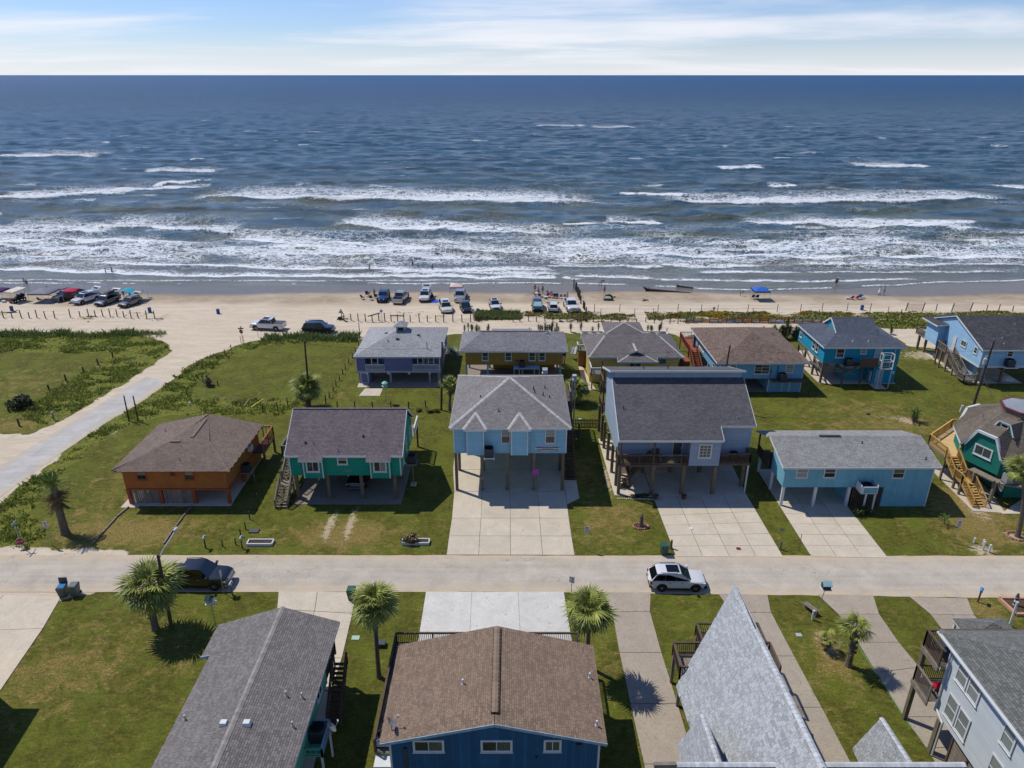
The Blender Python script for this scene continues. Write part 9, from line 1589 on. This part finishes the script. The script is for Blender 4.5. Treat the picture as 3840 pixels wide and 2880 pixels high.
def body_mesh(pose):
 P = {k: Vector(v) for k, v in POSE[pose].items()}; up = (P['nec'] - P['pel']).normalized(); V = []; E = []; Rr = []; T = []
 def add(p, r, par, tagn):
  V.append(p); Rr.append(r); T.append(tagn)
  if par is not None: E.append((par, len(V) - 1))
  return len(V) - 1
 pel = add(P['pel'], .145, None, 2); wai = add(P['pel'].lerp(P['che'], .5), .125, pel, 1); che = add(P['che'], .15, wai, 1); nec = add(P['nec'], .06, che, 0); hb = add(P['nec'].lerp(P['hea'], .6), .085, nec, 0); he = add(P['hea'] + (P['hea'] - P['nec']).normalized() * .06, .105, hb, 0)
 face = (P['fl'] - P['kl']); fwd = Vector((0, -1, 0)); add(P['hea'] + fwd * .10, .03, hb, 0)
 for s_, kk, ff, ee, hh in ((-1, 'kl', 'fl', 'el', 'hl'), (1, 'kr', 'fr', 'er', 'hr')):
  hip = add(P['pel'] + Vector((s_ * .09, 0, -.06)), .095, pel, 2); mid = add((P['pel'] + Vector((s_ * .09, 0, -.06))).lerp(P[kk], .55), .08, hip, 2); kn = add(P[kk], .058, mid, 0); cf = add(P[kk].lerp(P[ff], .35), .056, kn, 0); an = add(P[ff], .038, cf, 0); add(P[ff] + Vector((0, -.16, -.05)), .035, an, 0)
  sh = add(P['che'].lerp(P['nec'], .35) + Vector((s_ * .18, 0, 0)), .06, che, 1); el = add(P[ee], .043, sh, 0); wr = add(P[hh], .03, el, 0); hd = add(P[hh] + (P[hh] - P[ee]).normalized() * .09, .034, wr, 0); add(P[hh] + (P[hh] - P[ee]).normalized() * .05 + Vector((-s_ * .04, -.03, 0)), .014, wr, 0)
 me = bpy.data.meshes.new('b'); me.from_pydata(V, E, []); o = bpy.data.objects.new('b', me); sc.collection.objects.link(o); sk_ = o.modifiers.new('s', 'SKIN'); sk_.use_smooth_shade = True
 for i, d in enumerate(me.skin_vertices[0].data): d.radius = (Rr[i], Rr[i] * .85); d.use_root = (i == 0)
 o.modifiers.new('u', 'SUBSURF').render_levels = 1; o.modifiers['u'].levels = 1
 out = bpy.data.meshes.new_from_object(o.evaluated_get(bpy.context.evaluated_depsgraph_get())); bpy.data.objects.remove(o); bpy.data.meshes.remove(me); out.name = 'body'
 segs = [(V[a], V[b], T[b] if T[b] else (T[a] if T[a] == T[b] else 0)) for a, b in E]; mi = []
 for f in out.polygons:
  c = f.center; best = 9; bt = 0
  for a, b, tg in segs:
   d = b - a; u = max(0, min(1, (c - a).dot(d) / max(1e-6, d.length_squared))); l = (a + d * u - c).length
   if l < best: best = l; bt = tg
  mi.append(bt)
 for k in range(3): out.materials.append(SK)
 out.polygons.foreach_set('material_index', mi); return out, P
BODY = {k: body_mesh(k) for k in POSE}
def person(label, x, y, pose, shirt, shorts, az=0., hat=None, z=None, s_=1.0, skirt=None, group=None, hair=None):
 z = hz1(x, y) if z is None else z; me, P = BODY[pose]; me = me.copy(); me.materials[1] = shirt; me.materials[2] = shorts; t = thing('person', label, 'person', (x, y, z), group, az); t.scale = (s_,) * 3; OFF[t] = Vector((0, 0, 0)); o = link(bpy.data.objects.new('body', me)); o.parent = t; OFF[o] = OFF[t]
 h_ = P['hea'] + (P['hea'] - P['nec']).normalized() * .07; mb = MB(); mb.lathe([(.115, -.06), (.125, .0), (.11, .07), (.05, .115), (.01, .12)], h_ + Vector((0, .025, .0)), 10); part(mb, 'hair', hair or HAIR, t, smooth=True, local=True)
 if hat: mb = MB(); mb.lathe([(.2, .03), (.2, .045), (.125, .05), (.11, .14), (.03, .16)], h_, 12); part(mb, 'hat', hat, t, local=True)
 if skirt: mb = MB(); mb.lathe([(.3, .12), (.26, .5), (.17, 1.0)], (P['pel'].x, P['pel'].y, 0), 12); part(mb, 'skirt', skirt, t, smooth=True, local=True)
person('person in white shirt and blue shorts wading with a companion at the far left', -100.8, 143.2, 'walk', C_wh, C_bu, .3); person('shorter person in dark clothes beside the white-shirted wader at the far left', -100.2, 143.0, 'walk', C_nav, C_nav, .4, s_=.85)
wz = lambda d: -.3 - d
person('bather in dark swimwear at left in the surf, the left of two', -89.9, 154.1, 'stand', C_nav, C_nav, 2, z=wz(.65)); person('bather in dark swimwear with raised arms in the surf at left, the right of two', -88.8, 154.7, 'reach', C_nav, C_nav, 1, z=wz(.65)); person('bather in blue shorts standing knee-deep in the middle of the photo', -31.9, 156.3, 'stand', SK, C_bu, 0, z=wz(.4)); person('bather in dark clothes farthest out in the middle surf', -22.8, 160.4, 'stand', C_nav, C_nav, 0, z=wz(.5)); person('child bather in teal between two others in the middle surf', -21.3, 159.0, 'stand', C_te, C_te, 0, z=wz(.4), s_=.75); person('bather in black at the right of the middle surf group', -17.9, 156.8, 'walk', C_nav, C_nav, 1.2, z=wz(.35))
person('person in blue shirt standing beside the blue jeep', -26.9, 134.4, 'stand', C_bu, C_bu, .5); person('person in dark top at the chairs nearest the water left of the jeep', -28.1, 135.0, 'bend', C_nav, SK, .6); person('person in dark clothes sitting beside the deep blue mat', -15.5, 133.5, 'sit', C_nav, C_nav, 3.1, z=hz1(-15.5, 133.5) + .05)
person('person in dark shirt leaning on the grey canopy top on the left beach', -91.9, 136.4, 'stand', C_nav, C_nav, .2); person('person in blue behind the grey minivan', -75.6, 133.8, 'stand', C_bu, C_nav, .4); person('person in dark clothes nearest the open tailgate of the grey minivan', -76.1, 132.6, 'bend', C_nav, C_nav, 1.8); person('person in dark shirt standing between the minivan and the turquoise shade', -74.6, 134.2, 'walk', C_nav, C_nav, .6); person('person sitting low under the turquoise shade', -72.2, 132.85, 'sit', C_te, C_te, 3.3)
person('person in a dark red shirt standing behind the folding table', 4.6, 138.5, 'walk', C_mag, C_nav, .3); person('shirtless person in orange at the folding table', 5.2, 135.7, 'stand', mat('cloth_orange', H('b5562f'), .8), C_rd, .2); person('person in dark blue standing at the right of the folding table', 6.1, 137.0, 'stand', C_nav, C_nav, .4); person('person in magenta sitting in the row of chairs', 7.0, 134.85, 'sit', C_mag, C_mag, 3.4); person('person in white and navy sitting second in the row of chairs', 7.8, 134.35, 'sit', C_wh, C_nav, .3)
person('person in pale blue standing in the bed of the white pickup', 10.4, 129.0, 'stand', C_wh, C_nav, .2, z=.75)
person('adult in dark blue bending over a child at the water edge', 18.6, 144.0, 'bend', C_nav, C_bu, 1.3); person('small child in pink at the water edge beside the bending adult', 18.1, 144.0, 'stand', C_pi, C_pi, -1.3, s_=.6); person('person in a red top standing behind the turquoise tent', 18.4, 137.0, 'stand', C_rd, C_nav, .2); person('person in pale clothes bending down left of the blue canopy', 45.2, 136.0, 'bend', C_tan, C_tan, 1.0)
person('person in dark clothes with pale hat standing in the shallows at right', 67.6, 144.0, 'stand', C_nav, C_nav, .3, C_cream, z=-.36); person('person in dark top wading beside the hatted one at right', 67.1, 143.5, 'walk', C_nav, C_nav, .4, z=-.36); person('person in a long white dress walking at the water edge on the right', 72.9, 136.6, 'reach', C_wh, C_wh, 1.4, skirt=C_wh); person('person in teal clothes beside the white dress on the right beach', 74.0, 136.9, 'reach', C_te, C_te, -1.4)
